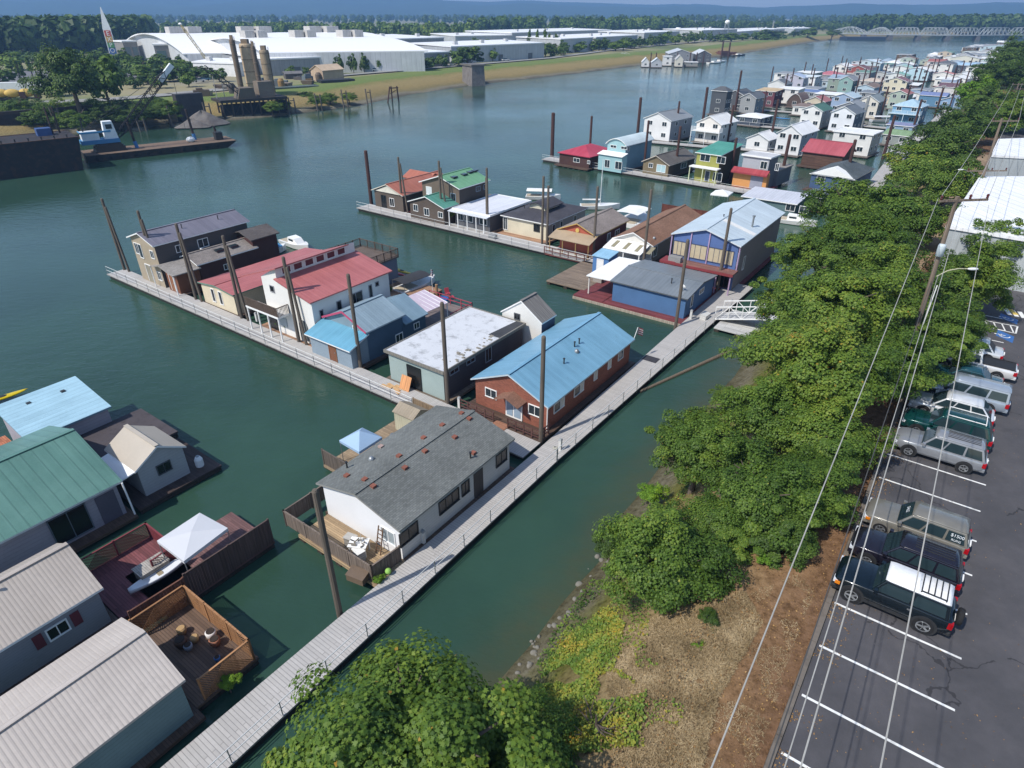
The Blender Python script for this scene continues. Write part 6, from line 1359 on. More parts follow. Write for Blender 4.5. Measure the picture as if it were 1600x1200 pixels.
# ivy, dry grass and stones on the near bank
def scatter_poly(poly, z, n, rng):
    P = np.array([at(*q, z)[:2] for q in poly]); lo, hi = P.min(0), P.max(0); out = []
    while len(out) < n:
        q = rng.uniform(lo, hi); ins = False; j = len(P) - 1
        for i in range(len(P)):
            if (P[i][1] > q[1]) != (P[j][1] > q[1]) and q[0] < (P[j][0] - P[i][0]) * (q[1] - P[i][1]) / (P[j][1] - P[i][1]) + P[i][0]: ins = not ins
            j = i
        if ins: out.append(q)
    return np.array(out)
rng = np.random.default_rng(5)
def cover(name, poly, z, n, size, m, shape, lift, up=1.0, keep=None):
    q = scatter_poly(poly, z, n, rng); nn = np.array([noise.noise(Vector((a * .6, b * .6, 2))) for a, b in q]); 
    k = nn > (-.25 if keep is None else keep); q, nn = q[k], nn[k]
    zz = np.array([ground_z(a, b) for a, b in q]) + rng.uniform(.02, lift, len(q)) * (1 + nn)
    pos = np.column_stack([q, zz]); nr = rng.normal(size=(len(q), 3)) * .55; nr[:, 2] += up; nr[:, 0] -= .3
    t = np.clip(.45 + .55 * np.array([noise.noise(Vector((a * .9, b * .9, 7))) for a, b in q]) + rng.normal(0, .13, len(q)), 0, 1)
    me = leaves_mesh(name, pos, nr, size * rng.uniform(.7, 1.3, len(q)), t, shape, m, rng); o = bpy.data.objects.new(name, me); COL.objects.link(o); return tag(o, kind='stuff')
cover('ivy_ground_cover', [(865, 975), (900, 935), (955, 925), (975, 985), (955, 1080), (1000, 1140), (985, 1230), (850, 1230), (800, 1090)], 4.2, 13000, .12, M_IVY, OVAL, .3, keep=-.3)
cover('ivy_ground_cover', [(840, 990), (890, 920), (985, 900), (1010, 985), (1000, 1080), (1060, 1140), (1040, 1230), (840, 1230), (785, 1090)], 4.2, 5000, .11, M_IVY, OVAL, .22, keep=.02)
cover('weeds_ground_cover', [(820, 1030), (880, 950), (940, 870), (1010, 760), (1150, 600), (1180, 640), (1000, 900), (930, 950), (850, 1070)], 1.6, 6500, .13, M_MAPLE, OVAL, .3, keep=-.05)
M_STRAW = leaf_material('dry_grass', [(0, '#8a7858'), (.5, '#b39e7a'), (1, '#cdbb98')], .2)
BLADE = np.array([(-.04, 0), (.04, 0), (.025, .6), (0, 1)])
cover('dry_grass', [(960, 940), (1080, 960), (1160, 930), (1190, 980), (1120, 1100), (1090, 1230), (960, 1230), (950, 1050)], 6.6, 46000, .22, M_STRAW, BLADE, .08, .45, -.75)
cover('dry_grass', [(1160, 930), (1290, 880), (1240, 1010), (1170, 1230), (1090, 1230), (1120, 1090)], 6.95, 7000, .15, M_STRAW, BLADE, .05, .6, .02)
ROCK = mat('#7b776c', 'patchy', .95)
for i in range(30):
    f = random.random() ** .9; k = np.interp(f, [0, .35, 1], [0, .45, 1]); px = np.interp(k, [0, .5, 1], [805, 850, 965]); py = np.interp(k, [0, .5, 1], [1055, 985, 830]) 
    p = at(px + random.uniform(-6, 20), py + random.uniform(-14, 18), .3); g = MB(); r = random.uniform(.06, .22); g.ell((0, 0, 0), (r, r * random.uniform(.7, 1.1), r * random.uniform(.5, .75)), 0, 9, 6)
    g.v = [tuple(Vector(v) * (1 + .28 * noise.noise(Vector(v) * 3.5 + Vector((i, 0, 0))))) for v in g.v]
    o = g.build('shore_rock', ROCK, loc=(p.x, p.y, max(-.05, ground_z(p.x, p.y)) + r * .15), rz=random.uniform(0, 6)); tag(o, 'pale grey boulder lying on the waterline of the near bank', 'rock', 'boulders along the near waterline')

M_LITTER = leaf_material('leaf_litter', [(0, '#5d4630'), (.5, '#8a6a42'), (1, '#b08c58')], .1)
def litter(name, s0, s1, t0, t1, n, z, size, pw=1.0):
    q = np.column_stack([LS + s0 + (s1 - s0) * rng.random(n) ** pw, rng.uniform(t0, t1, n)]); xy = q[:, :1] * np.array(S)[None, :2] + q[:, 1:] * np.array(T)[None, :2]
    kk = np.array([noise.noise(Vector((a * .7, b * .7, 3))) for a, b in xy]) > -.1; xy = xy[kk]; n = len(xy)
    nr = rng.normal(size=(n, 3)) * .25; nr[:, 2] += 1; me = leaves_mesh(name, np.column_stack([xy, np.full(n, z) + rng.uniform(0, .02, n)]), nr, size * rng.uniform(.5, 1.3, n), rng.random(n), OVAL, M_LITTER, rng); o = bpy.data.objects.new(name, me); COL.objects.link(o); tag(o, kind='stuff')
litter('leaf_litter', .02, 1.0, 0, 70, 5000, LOT_Z + .012, .07, 2.2)
litter('leaf_litter', .5, 9.0, 0, 60, 1500, LOT_Z + .012, .06)
litter('leaf_litter', -5.5, -.3, 0, 70, 9000, LOT_Z + .0, .08)

# ---------------------------------------------------------------- parked cars
CGL = glossy('#26353a', .04); TYRE = mat('#1c1c1e', rough=.85); RIM = glossy('#b4b7ba', .3, .8); TRIM = mat('#2a2b2d', rough=.6); REDL = glossy('#a01018', .2); AMBER = glossy('#d07818', .2)
def car(label, pos, rz, L=4.6, Wd=1.85, Ht=1.72, paint=None, roof=None, hood=.26, cab=(.3, .995), belt=.58, zb=.34, rake=(.16, .05), kind='suv', rack=0, spare=False, cladding=None, group=None, cat='car', nwin=3, name='parked_car'):
    """local +x is the nose; cab = start and end of the cabin as fractions of the length from the nose"""
    rt = thing(name, label, cat, pos, rz, group); hw = Wd / 2; X = lambda f: L / 2 - f * L
    zB = Ht * belt; zH = zB * .97
    st = [(0.0, .80, zb + .12, zH * .80), (.025, .92, zb + .02, zH * .90), (.10, .985, zb, zH * .96), (hood, 1.0, zb, zH), (.5, 1.0, zb, zB), (.9, 1.0, zb, zB), (.975, .96, zb + .02, zB * .99), (1.0, .88, zb + .1, zB * .93)]
    if kind == 'pickup': st[5] = (.9, 1.0, zb, zB)
    g = MB(); rings = []
    for f, k, a, b in st:
        h = hw * k; rings.append([(X(f), -h * .93, a), (X(f), -h, a + (b - a) * .25), (X(f), -h, a + (b - a) * .72), (X(f), -h * .955, b - .02), (X(f), -h * .86, b + .015), (X(f), h * .86, b + .015), (X(f), h * .955, b - .02), (X(f), h, a + (b - a) * .72), (X(f), h, a + (b - a) * .25), (X(f), h * .93, a)])
    g.loft(rings); body = g.build('body', paint, rt, True, bevel=.02)
    md = body.modifiers.new('keep', 'EDGE_SPLIT') if False else None
    c0, c1 = cab; r0, r1 = c0 + rake[0], c1 - rake[1]; hb, hr = hw * .93, hw * .74; zr = Ht - .04
    def cabP(f, side, u):                     # point on the side of the cabin: f from nose, u from belt (0) to roof (1)
        return (X(f), side * (hb + (hr - hb) * u), zB + (zr - zB) * u)
    g = MB(); low = [(c0, -1), (c1, -1), (c1, 1), (c0, 1)]; top = [(r0, -1), (r1, -1), (r1, 1), (r0, 1)]
    g.loft([[(X(f), s * hb, zB - .03) for f, s in low], [(X(f), s * hr, zr) for f, s in top]][::1]); g.f = [f[::-1] for f in g.f]; g.build('cabin', paint, rt, bevel=.05)
    g = MB(); mm = [(r0 - .01, .96), (r0 + .04, 1.0), ((r0 + r1) / 2, 1.0), (r1 - .03, 1.0), (r1 + .006, .96)]
    g.loft([[(X(f), -hr * k, zr - .005), (X(f), -hr * k * .93, zr + (.045 if .97 < k else .015)), (X(f), 0, zr + (.07 if k > .97 else .03)), (X(f), hr * k * .93, zr + (.045 if k > .97 else .015)), (X(f), hr * k, zr - .005)] for f, k in mm]); rf = g.build('roof', roof or paint, rt, True)
    if kind == 'suv' and not roof and not rack:
        g = MB()
        for y in (-.5, -.25, 0, .25, .5): g.box(X(r1 - .04), X(r0 + .12), y * hr - .02, y * hr + .02, zr + .055, zr + .085)
        g.build('roof_ribs', TRIM, rf)
    E_ = .012
    for s in (-1, 1):                         # side windows
        gap = (c1 - c0) / nwin
        for k in range(nwin):
            lo0 = c0 + gap * k + .012 + (.02 if k == 0 else 0); lo1 = c0 + gap * (k + 1) - .012; sh = lambda f, u: f + (rake[0] * (1 - (f - c0) / (c1 - c0)) - rake[1] * ((f - c0) / (c1 - c0))) * u
            if k == nwin - 1: lo1 -= .02
            q = [cabP(sh(lo0, .1), s, .1), cabP(sh(lo1, .1), s, .1), cabP(sh(lo1, .84), s, .84), cabP(sh(lo0, .84), s, .84)]
            q = [(a, b + s * E_, c + .004) for a, b, c in q]; w_ = MB(); w_.hexa(q if s > 0 else q[::-1], [(a, b - s * .03, c) for a, b, c in (q if s > 0 else q[::-1])]); w_.build('side_window', CGL, rt)
        m_ = MB(); m_.box(X(c0 + .055), X(c0 + .02), s * (hw + .02) - .1, s * (hw + .02) + .1, zB + .02, zB + .2); m_.build('mirror', paint if kind != 'pickup' else TRIM, rt)
        if cladding: m_ = MB(); m_.box(X(.84), X(.17), s * hw - .02, s * hw + .025, zb + .03, zb + .2); m_.build('side_cladding', cladding, rt)
        m_ = MB()
        for f in (c0 + gap, c0 + 2 * gap): m_.box(X(f + .03), X(f - .005), s * hw - .02, s * hw + .018, zB - .2, zB - .15); 
        m_.v = m_.v[:8]; m_.f = m_.f[:6]; m_.m = m_.m[:6]; m_.build('door_handle', RIM, rt)
    f0, f1 = c0 + .018, r0 - .018
    def endpane(name, fa, fb, ea, eb, sgn):
        q = [(X(fa) + sgn * .02, -hb * .88, zB + .06), (X(fa) + sgn * .02, hb * .88, zB + .06), (X(fb) + sgn * .02, hr * .9, zr - .05), (X(fb) + sgn * .02, -hr * .9, zr - .05)]
        w_ = MB(); w_.hexa(q, [(a - sgn * .03, b, c - .02) for a, b, c in q]); w_.build(name, CGL, rt)
    k = .1; endpane('windscreen', c0 + rake[0] * k, c0 + rake[0] * .92, 0, 0, 1); endpane('rear_window', c1 - rake[1] * k, c1 - rake[1] * .95, 0, 0, -1)
    wr = .2 * Ht if kind != 'fj' else .23 * Ht; wr = max(wr, .34)
    for f in (.185, .80):
        for s in (-1, 1):
            a = MB(); a.tube((X(f), s * (hw - .2), wr + .03), (X(f), s * (hw + .012), wr + .03), wr + .085, n=22); a.build('wheel_arch', cladding or TRIM, rt)
            w_ = MB(); w_.rev([(wr * .6, -.12), (wr * .95, -.12), (wr, -.08), (wr, .08), (wr * .95, .12), (wr * .6, .12)], n=22)
            w_.v = [(X(f) + a_, s * (hw - .085) + c_, wr + b_) for a_, b_, c_ in w_.v]; wh = w_.build('wheel', TYRE, rt)
            w_ = MB(); y0 = s * (hw + .038)
            w_.tube((X(f), s * (hw - .05), wr), (X(f), s * (hw + .03), wr), wr * .2, n=12)
            for j in range(5):
                an = j * 1.2566; w_.bar((X(f), y0 - s * .01, wr), (X(f) + math.cos(an) * wr * .6, y0 - s * .01, wr + math.sin(an) * wr * .6), .02, .09)
                for i2 in range(4): b1, b2 = an + i2 * .3142, an + (i2 + 1) * .3142; w_.bar((X(f) + math.cos(b1) * wr * .6, y0 - s * .01, wr + math.sin(b1) * wr * .6), (X(f) + math.cos(b2) * wr * .6, y0 - s * .01, wr + math.sin(b2) * wr * .6), .03, .05)
            w_.build('rim', RIM, wh)
    for s in (-1, 1):
        m_ = MB(); m_.box(X(.035), X(-.004), s * hw * .74 - .17, s * hw * .74 + .17, zH * .66, zH * .8); m_.build('headlight', glossy('#c9ced2', .1), rt)
        m_ = MB(); m_.box(X(1.004), X(.965), s * hw * .86 - .1, s * hw * .86 + .1, zB * .68, zB * .95); m_.build('tail_light', REDL, rt)
        if kind in ('fj', 'jeep'): m_ = MB(); m_.box(X(.06), X(.015), s * hw * .9 - .1, s * hw * .9 + .1, zH * .66, zH * .78); m_.build('indicator', AMBER, rt)
    for (fa, fb, nm) in ((-.012, .05, 'front_bumper'), (.955, 1.012, 'rear_bumper')):
        m_ = MB(); m_.box(X(fb), X(fa), -hw * .93, hw * .93, zb + .02, zb + .24); m_.build(nm, cladding or (TRIM if kind in ('fj',) else paint), rt, bevel=.04)
    m_ = MB(); m_.box(X(.02), X(-.006), -hw * .45, hw * .45, zb + .3, zH * .78); m_.build('grille', TRIM, rt)
    m_ = MB(); m_.box(X(1.02), X(1.005), -.2, .2, zb + .34, zb + .46); m_.build('number_plate', WHITE, rt)
    if rack:
        m_ = MB(); fr = (r0 + (.28 if rack == 2 else .05), r1 - .04)
        for s in (-1, 1): m_.bar((X(fr[0]), s * hr * .85, zr + .13), (X(fr[1]), s * hr * .85, zr + .13), .04, .04)
        for i in range(5 if rack == 2 else 2): f = fr[0] + (fr[1] - fr[0]) * (i / (4 if rack == 2 else 1)); m_.bar((X(f), -hr * .85, zr + .12), (X(f), hr * .85, zr + .12), .04, .04)
        for s in (-1, 1):
            for f in fr: m_.bar((X(f), s * hr * .85, zr + .02), (X(f), s * hr * .85, zr + .13), .04, .04)
        m_.build('roof_rack', TRIM if rack == 2 else WHITE, rt)
    if spare:
        m_ = MB(); r_ = .38; m_.rev([(.1, -.1), (r_ * .9, -.11), (r_, -.07), (r_, .07), (r_ * .9, .11), (.1, .1)], n=22); m_.v = [(X(1.045) - c_, a_ + .05, .95 + b_) for a_, b_, c_ in m_.v]; m_.build('spare_wheel', TYRE, rt)
    return rt
def stall(k): return W(0, K0 + SW * (k + .5))
def park(k, s_nose, L, **kw):
    t = K0 + SW * (k + .5) + kw.pop('dt', 0); p = W(LS + s_nose + L / 2, t, LOT_Z + .004); return car(kw.pop('label'), p, RZ + math.pi, L=L, **kw)
pnt = lambda c, r=.2: glossy(c, r, .25, .6)
park(1, -.25, 4.6, label='dark blue-black boxy off-roader with a white roof, roof rack and rear spare wheel', Wd=1.9, Ht=1.84, paint=pnt('#0e1a22'), roof=mat('#e6e6e6', rough=.4), kind='fj', rack=2, spare=True, cladding=TRIM, cab=(.32, .96), rake=(.09, .03), nwin=2, belt=.62)
park(2, -.1, 4.55, label='dark plum-black car with tinted windows between the white-roofed off-roader and the tan one', Ht=1.72, paint=pnt('#211f2a'), cab=(.28, .985), rake=(.14, .06))
J = park(3, .05, 4.5, label='tan-grey car with a price painted on its rear side window', Ht=1.7, paint=pnt('#7d7a72', .3), kind='jeep', cladding=mat('#77736a', rough=.6), cab=(.3, .985), rake=(.13, .05))
park(6, .2, 4.6, label='silver car with a sunroof parked right above the empty stalls', Ht=1.74, paint=pnt('#8c8f94'), cab=(.28, .985), rake=(.13, .06))
park(7, .25, 4.7, label='dark green car with two white roof bars', Ht=1.74, paint=pnt('#0f403e'), rack=1, cab=(.28, .985), rake=(.13, .07))
park(8, .3, 4.6, label='white crossover with a sloping rear window', Ht=1.64, paint=pnt('#d4d6d8'), roof=pnt('#d4d6d8'), cab=(.24, .97), rake=(.17, .14))
park(9, .4, 5.2, label='silver-blue pickup with a matching bed canopy', Ht=1.78, paint=pnt('#98a2ae'), kind='pickup', cab=(.27, .99), rake=(.1, .02), cat='pickup', roof=pnt('#98a2ae'))
park(10, .6, 4.6, label='dark teal car with a curved rear window below the maples', Ht=1.45, paint=pnt('#214c58'), roof=pnt('#214c58'), cab=(.28, .86), rake=(.16, .16), nwin=2)
def pickup(k, label, paint):
    t = K0 + SW * (k + .5); L = 5.3; p = W(LS + .6 + L / 2, t, LOT_Z + .004)
    rt = car(label, p, RZ + math.pi, L=L, Ht=1.72, paint=paint, kind='pickup', cab=(.26, .6), rake=(.1, .03), nwin=2, cat='pickup', roof=paint)
    g = MB(); g.box(-L / 2 + .12, -.55, -.78, .78, 1.0, 1.02); g.build('cargo_bed', TRIM, rt); g = MB()
    for y in (-.78, .74): g.box(-L / 2 + .1, -.55, y, y + .05, 1.0, 1.07)
    g.build('bed_rail', TRIM, rt)
pickup(11, 'white pickup with an open dark cargo bed', pnt('#d8d8d8'))
park(12, .5, 4.5, label='white car almost hidden under the maple branches', Ht=1.5, paint=pnt('#cfd2d4'), roof=pnt('#cfd2d4'), cab=(.26, .88), rake=(.15, .12), nwin=2)
def lettering(name, txt, size, mtx, m, parent):
    cu = bpy.data.curves.new(name, 'FONT'); cu.body = txt; cu.size = size; cu.extrude = .002; cu.align_x = 'CENTER'; cu.align_y = 'CENTER'
    o = bpy.data.objects.new(name, cu); COL.objects.link(o); dg = bpy.context.evaluated_depsgraph_get(); me = bpy.data.meshes.new_from_object(o.evaluated_get(dg)); bpy.data.objects.remove(o)
    me.materials.clear(); me.materials.append(m); ob = bpy.data.objects.new(name, me); COL.objects.link(ob); ob.parent = parent; ob.matrix_local = mtx; return ob
CHALK = mat('#d4dade', rough=.8)
Ht, belt, hw = 1.7, .58, .925
def sidemat(parent_len, f, u, s):
    zB = Ht * belt; zr = Ht - .04; hb, hr = hw * .93, hw * .74; y = s * (hb + (hr - hb) * u + .03); z = zB + (zr - zB) * u
    nx = Vector((0, s, (hb - hr) / (zr - zB))).normalized(); xa = Vector((-1, 0, 0)) * (1 if s > 0 else -1); ya = nx.cross(xa)
    M = Matrix((xa, ya, nx)).transposed().to_4x4(); M.translation = Vector((parent_len / 2 - f * parent_len, y, z)); return M
lettering('price_lettering', '$1500', .22, sidemat(4.5, .865, .62, 1), CHALK, J)
lettering('price_lettering', 'RUNS', .16, sidemat(4.5, .865, .28, 1), CHALK, J)
zB = Ht * belt; zr = Ht - .04; c0 = .3; xa = 2.25 - c0 * 4.5; xb = xa - .13 * 4.5
nrm_ = Vector((zr - zB, 0, xa - xb)).normalized(); ya = Vector((xb - xa, 0, zr - zB)).normalized(); xax = ya.cross(nrm_)
M = Matrix((xax, ya, nrm_)).transposed().to_4x4(); M.translation = Vector((xa + (xb - xa) * .62, 0, zB + (zr - zB) * .62)) + nrm_ * .04
lettering('sale_lettering', 'SALE', .24, M, CHALK, J)
# painted bays at the far end of the row
BLUE = mat('#1f63a8', 'patchy', .7, var=.05); YLW = mat('#d8b21e', 'patchy', .7, var=.05)
def lotpatch(px, m, dz=.008):
    g = MB(); P = [at(*q, LOT_Z + dz) for q in px]; n = (P[1] - P[0]).cross(P[2] - P[0]); g.slab(P if n.z > 0 else P[::-1], .003); return g
g = lotpatch([(1556, 524), (1582, 536), (1585, 526), (1559, 515)], BLUE); tag(g.build('road_markings', BLUE), kind='structure')
g = lotpatch([(1561, 496), (1589, 507), (1591, 500), (1564, 489)], BLUE); tag(g.build('road_markings', BLUE), kind='structure')
def isa(px, px2):
    c = (at(*px, LOT_Z + .014)); g = MB()
    def P(a, b): return c + S * a + T * b + Vector((0, 0, .0))
    for k in range(10):
        a0, a1 = 2.2 + k * .42, 2.2 + (k + 1) * .42; g.bar(P(.35 * math.cos(a0), .35 * math.sin(a0)), P(.35 * math.cos(a1), .35 * math.sin(a1)), .09, .004)
    g.bar(P(-.25, .1), P(.05, .1), .09, .004); g.bar(P(-.25, .1), P(-.5, .15), .1, .004); g.bar(P(-.3, -.2), P(-.25, .1), .09, .004); g.rev([(.09, 0), (.09, .004)], P(-.65, .12), 10)
    tag(g.build('road_markings', PAINT), kind='structure')
isa((1570, 525), 0); isa((1576, 498), 0)
g = MB()
q = [at(*p, LOT_Z + .01) for p in ((1518, 497), (1590, 510), (1587, 521), (1516, 505))]
for a, b in zip(q, q[1:] + q[:1]): g.bar(a, b, .12, .004)
for k in range(5):
    f = .12 + k * .18; g.bar(q[0].lerp(q[1], f), q[3].lerp(q[2], f + .12), .1, .004)
for k in range(3): a, b = at(1571 + k * 11, 482 + k * 2.5, LOT_Z + .01), at(1578 + k * 11, 492 + k * 2.5, LOT_Z + .01); g.bar(a, b, .35, .004)
tag(g.build('road_markings', PAINT), kind='structure')
g = MB(); a, b = at(1578, 483, LOT_Z + .012), at(1588, 492, LOT_Z + .012); g.bar(a, b, .4, .004); tag(g.build('road_markings', YLW), kind='structure')
for k in range(26):       # fallen leaf litter drifted on the asphalt
    pass

# ---------------------------------------------------------------- lot side: poles, wires, lamps, white warehouses
POLE = mat('#7d6c5c', 'timber', .95)
def crossarm(rt, z, half, d, name='crossarm', ins=(-1, .25, 1)):
    g = MB(); g.bar(-d * half + Vector((0, 0, z)), d * half + Vector((0, 0, z)), .12, .14); a = g.build(name, POLE, rt)
    for k in ins:
        g = MB(); q = d * half * k * .95; g.rev([(.05, 0), (.09, .08), (.06, .14), (.1, .2), (.05, .3)], (q.x, q.y, z + .07), 8); g.build('insulator', mat('#5a2420', rough=.3), a)
def upole(label, base, top, r=.19, arms=((9.2, 1.6),), d=None, lean=(0, 0)):
    b = at(*base, LOT_Z); h = zof(b, top[1]) - LOT_Z; rt = thing('utility_pole', label, 'utility pole', (b.x, b.y, LOT_Z), 0)
    tp = at(*top, LOT_Z + h); lx = max(-.5, min(.5, tp.x - b.x))
    g = MB(); g.tube((0, 0, -.5), (lx, 0, h), r, r * .68, 10); g.build('pole', POLE, rt)
    for z, half in arms: crossarm(rt, h - z, half, d or S)
    return rt, b, h
P1, b1, h1 = upole('nearest brown utility pole with a transformer and street lamp above the maples', (1415, 567), (1489, 307), .19, ((.25, 1.75),), Vector((1, .12, 0)).normalized())
g = MB(); g.rev([(.16, 0), (.24, .04), (.25, .75), (.22, .86), (.1, .9)], (-.42, -.1, zof(b1, 400) - LOT_Z), 14); g.build('transformer', mat('#b9c6cc', rough=.5), P1, True)
g = MB(); zl_ = zof(b1, 432) - LOT_Z; pts = [(0, 0, zl_), (.6, -.05, zl_ + .45), (1.3, -.1, zl_ + .62), (2.0, -.15, zl_ + .62)]; g.path(pts, .04); arm = g.build('lamp_arm', mat('#b3b08a'), P1); g = MB(); g.ell((2.25, -.17, zl_ + .62), (.4, .15, .1)); g.build('lamp_head', mat('#d6d8d6', rough=.4), arm, True)
g = MB(); g.tube((.12, -.2, -.2), (.14, -.2, zl_ - .6), .04); g.build('conduit', WHITE, P1)
P2, b2, h2 = upole('second utility pole beyond the tan verge, with wires crossing the white warehouse', (1516, 338), (1562, 185), .2, ((.3, 1.7), (6.2, 2.6)), Vector((1, .05, 0)).normalized())
P3, b3, h3 = upole('far utility pole with two crossarms at the right edge', (1578, 175), (1592, 130), .22, ((.3, 2.0), (1.4, 2.0)), Vector((1, .05, 0)).normalized())
lp = at(1500, 335, LOT_Z)
rt = thing('street_lamp', 'pale street lamp on a long arm behind the nearest utility pole', 'street lamp', (lp.x, lp.y, LOT_Z)); g = MB(); g.tube((0, 0, 0), (0, 0, 5.2), .07); g.build('pole', STEEL, rt); g = MB(); g.path([(0, 0, 5.1), (-.9, 0, 5.6), (-1.7, 0, 5.75)], .04); g.build('lamp_arm', STEEL, rt); g = MB(); g.ell((-1.95, 0, 5.75), (.4, .16, .09)); g.build('lamp_head', mat('#d6d8d6', rough=.4), rt, True)
WIRE = mat('#a5a29a', rough=.6); WIRED = mat('#4a4846', rough=.7)
def wire(label, a, b, r=.02, sag=.35, m=WIRE):
    a, b = Vector(a), Vector(b); g = MB(); n = 28; pts = [a.lerp(b, i / n) + Vector((0, 0, -sag * 4 * (i / n) * (1 - i / n))) - a for i in range(n + 1)]; g.path(pts, r, 6); o = g.build('power_line', m, loc=a); tag(o, label, 'power line')
def ext(pa, za, pb, zb, f):                # wire through two sight lines, carried on past the second
    A, B = at(*pa, za), at(*pb, zb); return A, A + (B - A) * f
zt = LOT_Z + h1
A, B = ext((1466, 310), zt - .05, (1112, 1199), zt - .6, 1.35); wire('leftmost pale power line crossing over the maples and the dirt strip', A, B, .016, .0)
A, B = ext((1506, 314), zt - .05, (1251, 1199), zt - .6, 1.3); wire('pale power line over the bonnets of the parked cars', A, B, .016, .0)
A, B = ext((1545, 320), zt - .05, (1376, 1199), zt - .6, 1.3); wire('rightmost pale power line across the middle of the parking bays', A, B, .016, .0)
A, B = ext((1466, 430), zt - 5.2, (1226, 1199), zt - 5.6, 1.25); wire('lower cable running along the kerb, right one of two', A, B, .018, .0)
A, B = ext((1455, 440), zt - 5.9, (1201, 1199), zt - 6.3, 1.25); wire('lower dark twin cable along the kerb, left one of two', A, B, .02, .0, WIRED)
for i, (x, lb) in enumerate(((-1, 'left'), (.25, 'middle'), (1, 'right'))):
    d1 = Vector((1, .12, 0)).normalized() * 1.75 * x; d2 = Vector((1, .05, 0)).normalized() * 1.7 * x; d3 = Vector((1, .05, 0)).normalized() * 2 * x
    wire('%s power line between the nearest and the second utility pole' % lb, b1 + d1 + Vector((0, 0, h1)), b2 + d2 + Vector((0, 0, h2)), .02, .3)
    wire('%s power line between the second and the far utility pole' % lb, b2 + d2 + Vector((0, 0, h2)), b3 + d3 + Vector((0, 0, h3)), .025, .6)
def warehouse(name, label, poly_px, z, wallm, roofm, zb, cat='warehouse', over=.25, ridge=None):
    P = [at(*q, z) for q in poly_px]; c = sum(P, Vector()) / len(P); rt = thing(name, label, cat, (c.x, c.y, zb))
    L = [Vector((p.x - c.x, p.y - c.y, z - zb)) for p in P]; n = (L[1] - L[0]).cross(L[2] - L[0])
    if n.z < 0: L = L[::-1]
    g = MB(); g.slab(L, .3); g.build('roof', roofm, rt)
    I = [Vector((p.x * (1 - over * .04), p.y * (1 - over * .04), z - zb - .3)) for p in L]
    g = MB(); g.hexa([(p.x, p.y, 0) for p in I], I); g.build('wall', wallm, rt)
    return rt, L
WR_ = mat('#dedede', 'ribs', .5, 3, .03); GW = mat('#9fa6a8', 'ribs', .6, 3, .05)
warehouse('warehouse', 'wide white-roofed warehouse behind the maples at the right edge', [(1478, 352), (1720, 392), (1720, 276), (1531, 275)], 12, GW, WR_, LOT_Z)
warehouse('warehouse', 'upper white-roofed warehouse at the right edge with a grey wall below', [(1548, 242), (1700, 250), (1700, 212), (1560, 217)], 12.5, GW, WR_, LOT_Z)
for i, (px, lb, m) in enumerate((((1592, 263), 'white pickup standing between the two white warehouses', '#d6d6d6'), ((1566, 262), 'dark blue car left of the white pickup between the warehouses', '#2c3a50'))):
    p = at(*px, LOT_Z); car(lb, (p.x, p.y, LOT_Z + .01), R(-10) + i * .2, L=5, paint=pnt(m), roof=pnt(m), Ht=1.7)

g = MB(); P = [at(*q, LOT_Z + .02) for q in ((1400, 470), (1500, 345), (1545, 262), (1552, 244), (1500, 232), (1430, 330), (1350, 460))]; n_ = (P[1] - P[0]).cross(P[2] - P[0]); g.slab(P if n_.z > 0 else P[::-1], .1); tag(g.build('dirt_verge', mat('#a08560', 'soil', .95)), kind='structure')
# ---------------------------------------------------------------- opposite bank: barges, gravel plant, halls
def frame_px(a, b, z=0):
    p, q = at(*a, z), at(*b, z); d = q - p; L = d.length; return p, math.atan2(d.y, d.x), L
HULL = mat('#2b282a', 'rust', .8, 1, .2); 
p, rz, L = frame_px((-60, 289), (139, 264)); h = zof(at(139, 264), 214)
rt = thing('barge', 'huge rust-streaked black barge at the left edge', 'barge', p, rz)
g = MB(); g.hexa([(0, 0, -1), (L - 1.2, 0, -1), (L - 1.2, 12, -1), (0, 12, -1)], [(0, 0, h), (L, 0, h), (L, 12, h), (0, 12, h)]); g.build('hull', HULL, rt)
g = MB(); g.box(-.1, L + .1, -.1, .12, h, h + .12); g.box(-.1, L + .1, 11.9, 12.1, h, h + .12); g.build('rub_rail', mat('#6a4a38', 'rust'), rt)
for x in (.86, .92): g = MB(); g.tube((L * x, 9, h), (L * x, 9, h + 5.5), .18); g.build('spud', mat('#3a2e2a', 'rust'), rt)
g = MB(); g.box(L * .72, L * .84, 6.5, 9, h, h + 1.5); g.build('deck_house', mat('#2f4f86'), rt)
for x in np.linspace(2, L - 2, 9): g = MB(); g.rev([(.14, 0), (.14, .5), (.22, .55), (.22, .65)], (x, .8, h), 8); g.build('bollard', DARKMETAL, rt)
p, rz, L = frame_px((-60, 228), (112, 210)); rt = thing('barge', 'second dark barge moored behind the huge black one', 'barge', p + Vector((0, 14, 0)), rz)
g = MB(); g.hexa([(0, 0, -1), (L - 1, 0, -1), (L - 1, 9, -1), (0, 9, -1)], [(0, 0, 5.5), (L, 0, 5.5), (L, 9, 5.5), (0, 9, 5.5)]); g.build('hull', HULL, rt); g = MB(); g.box(0, L, 0, .3, 5.5, 6.3); g.build('coaming', mat('#3d3331', 'rust'), rt)
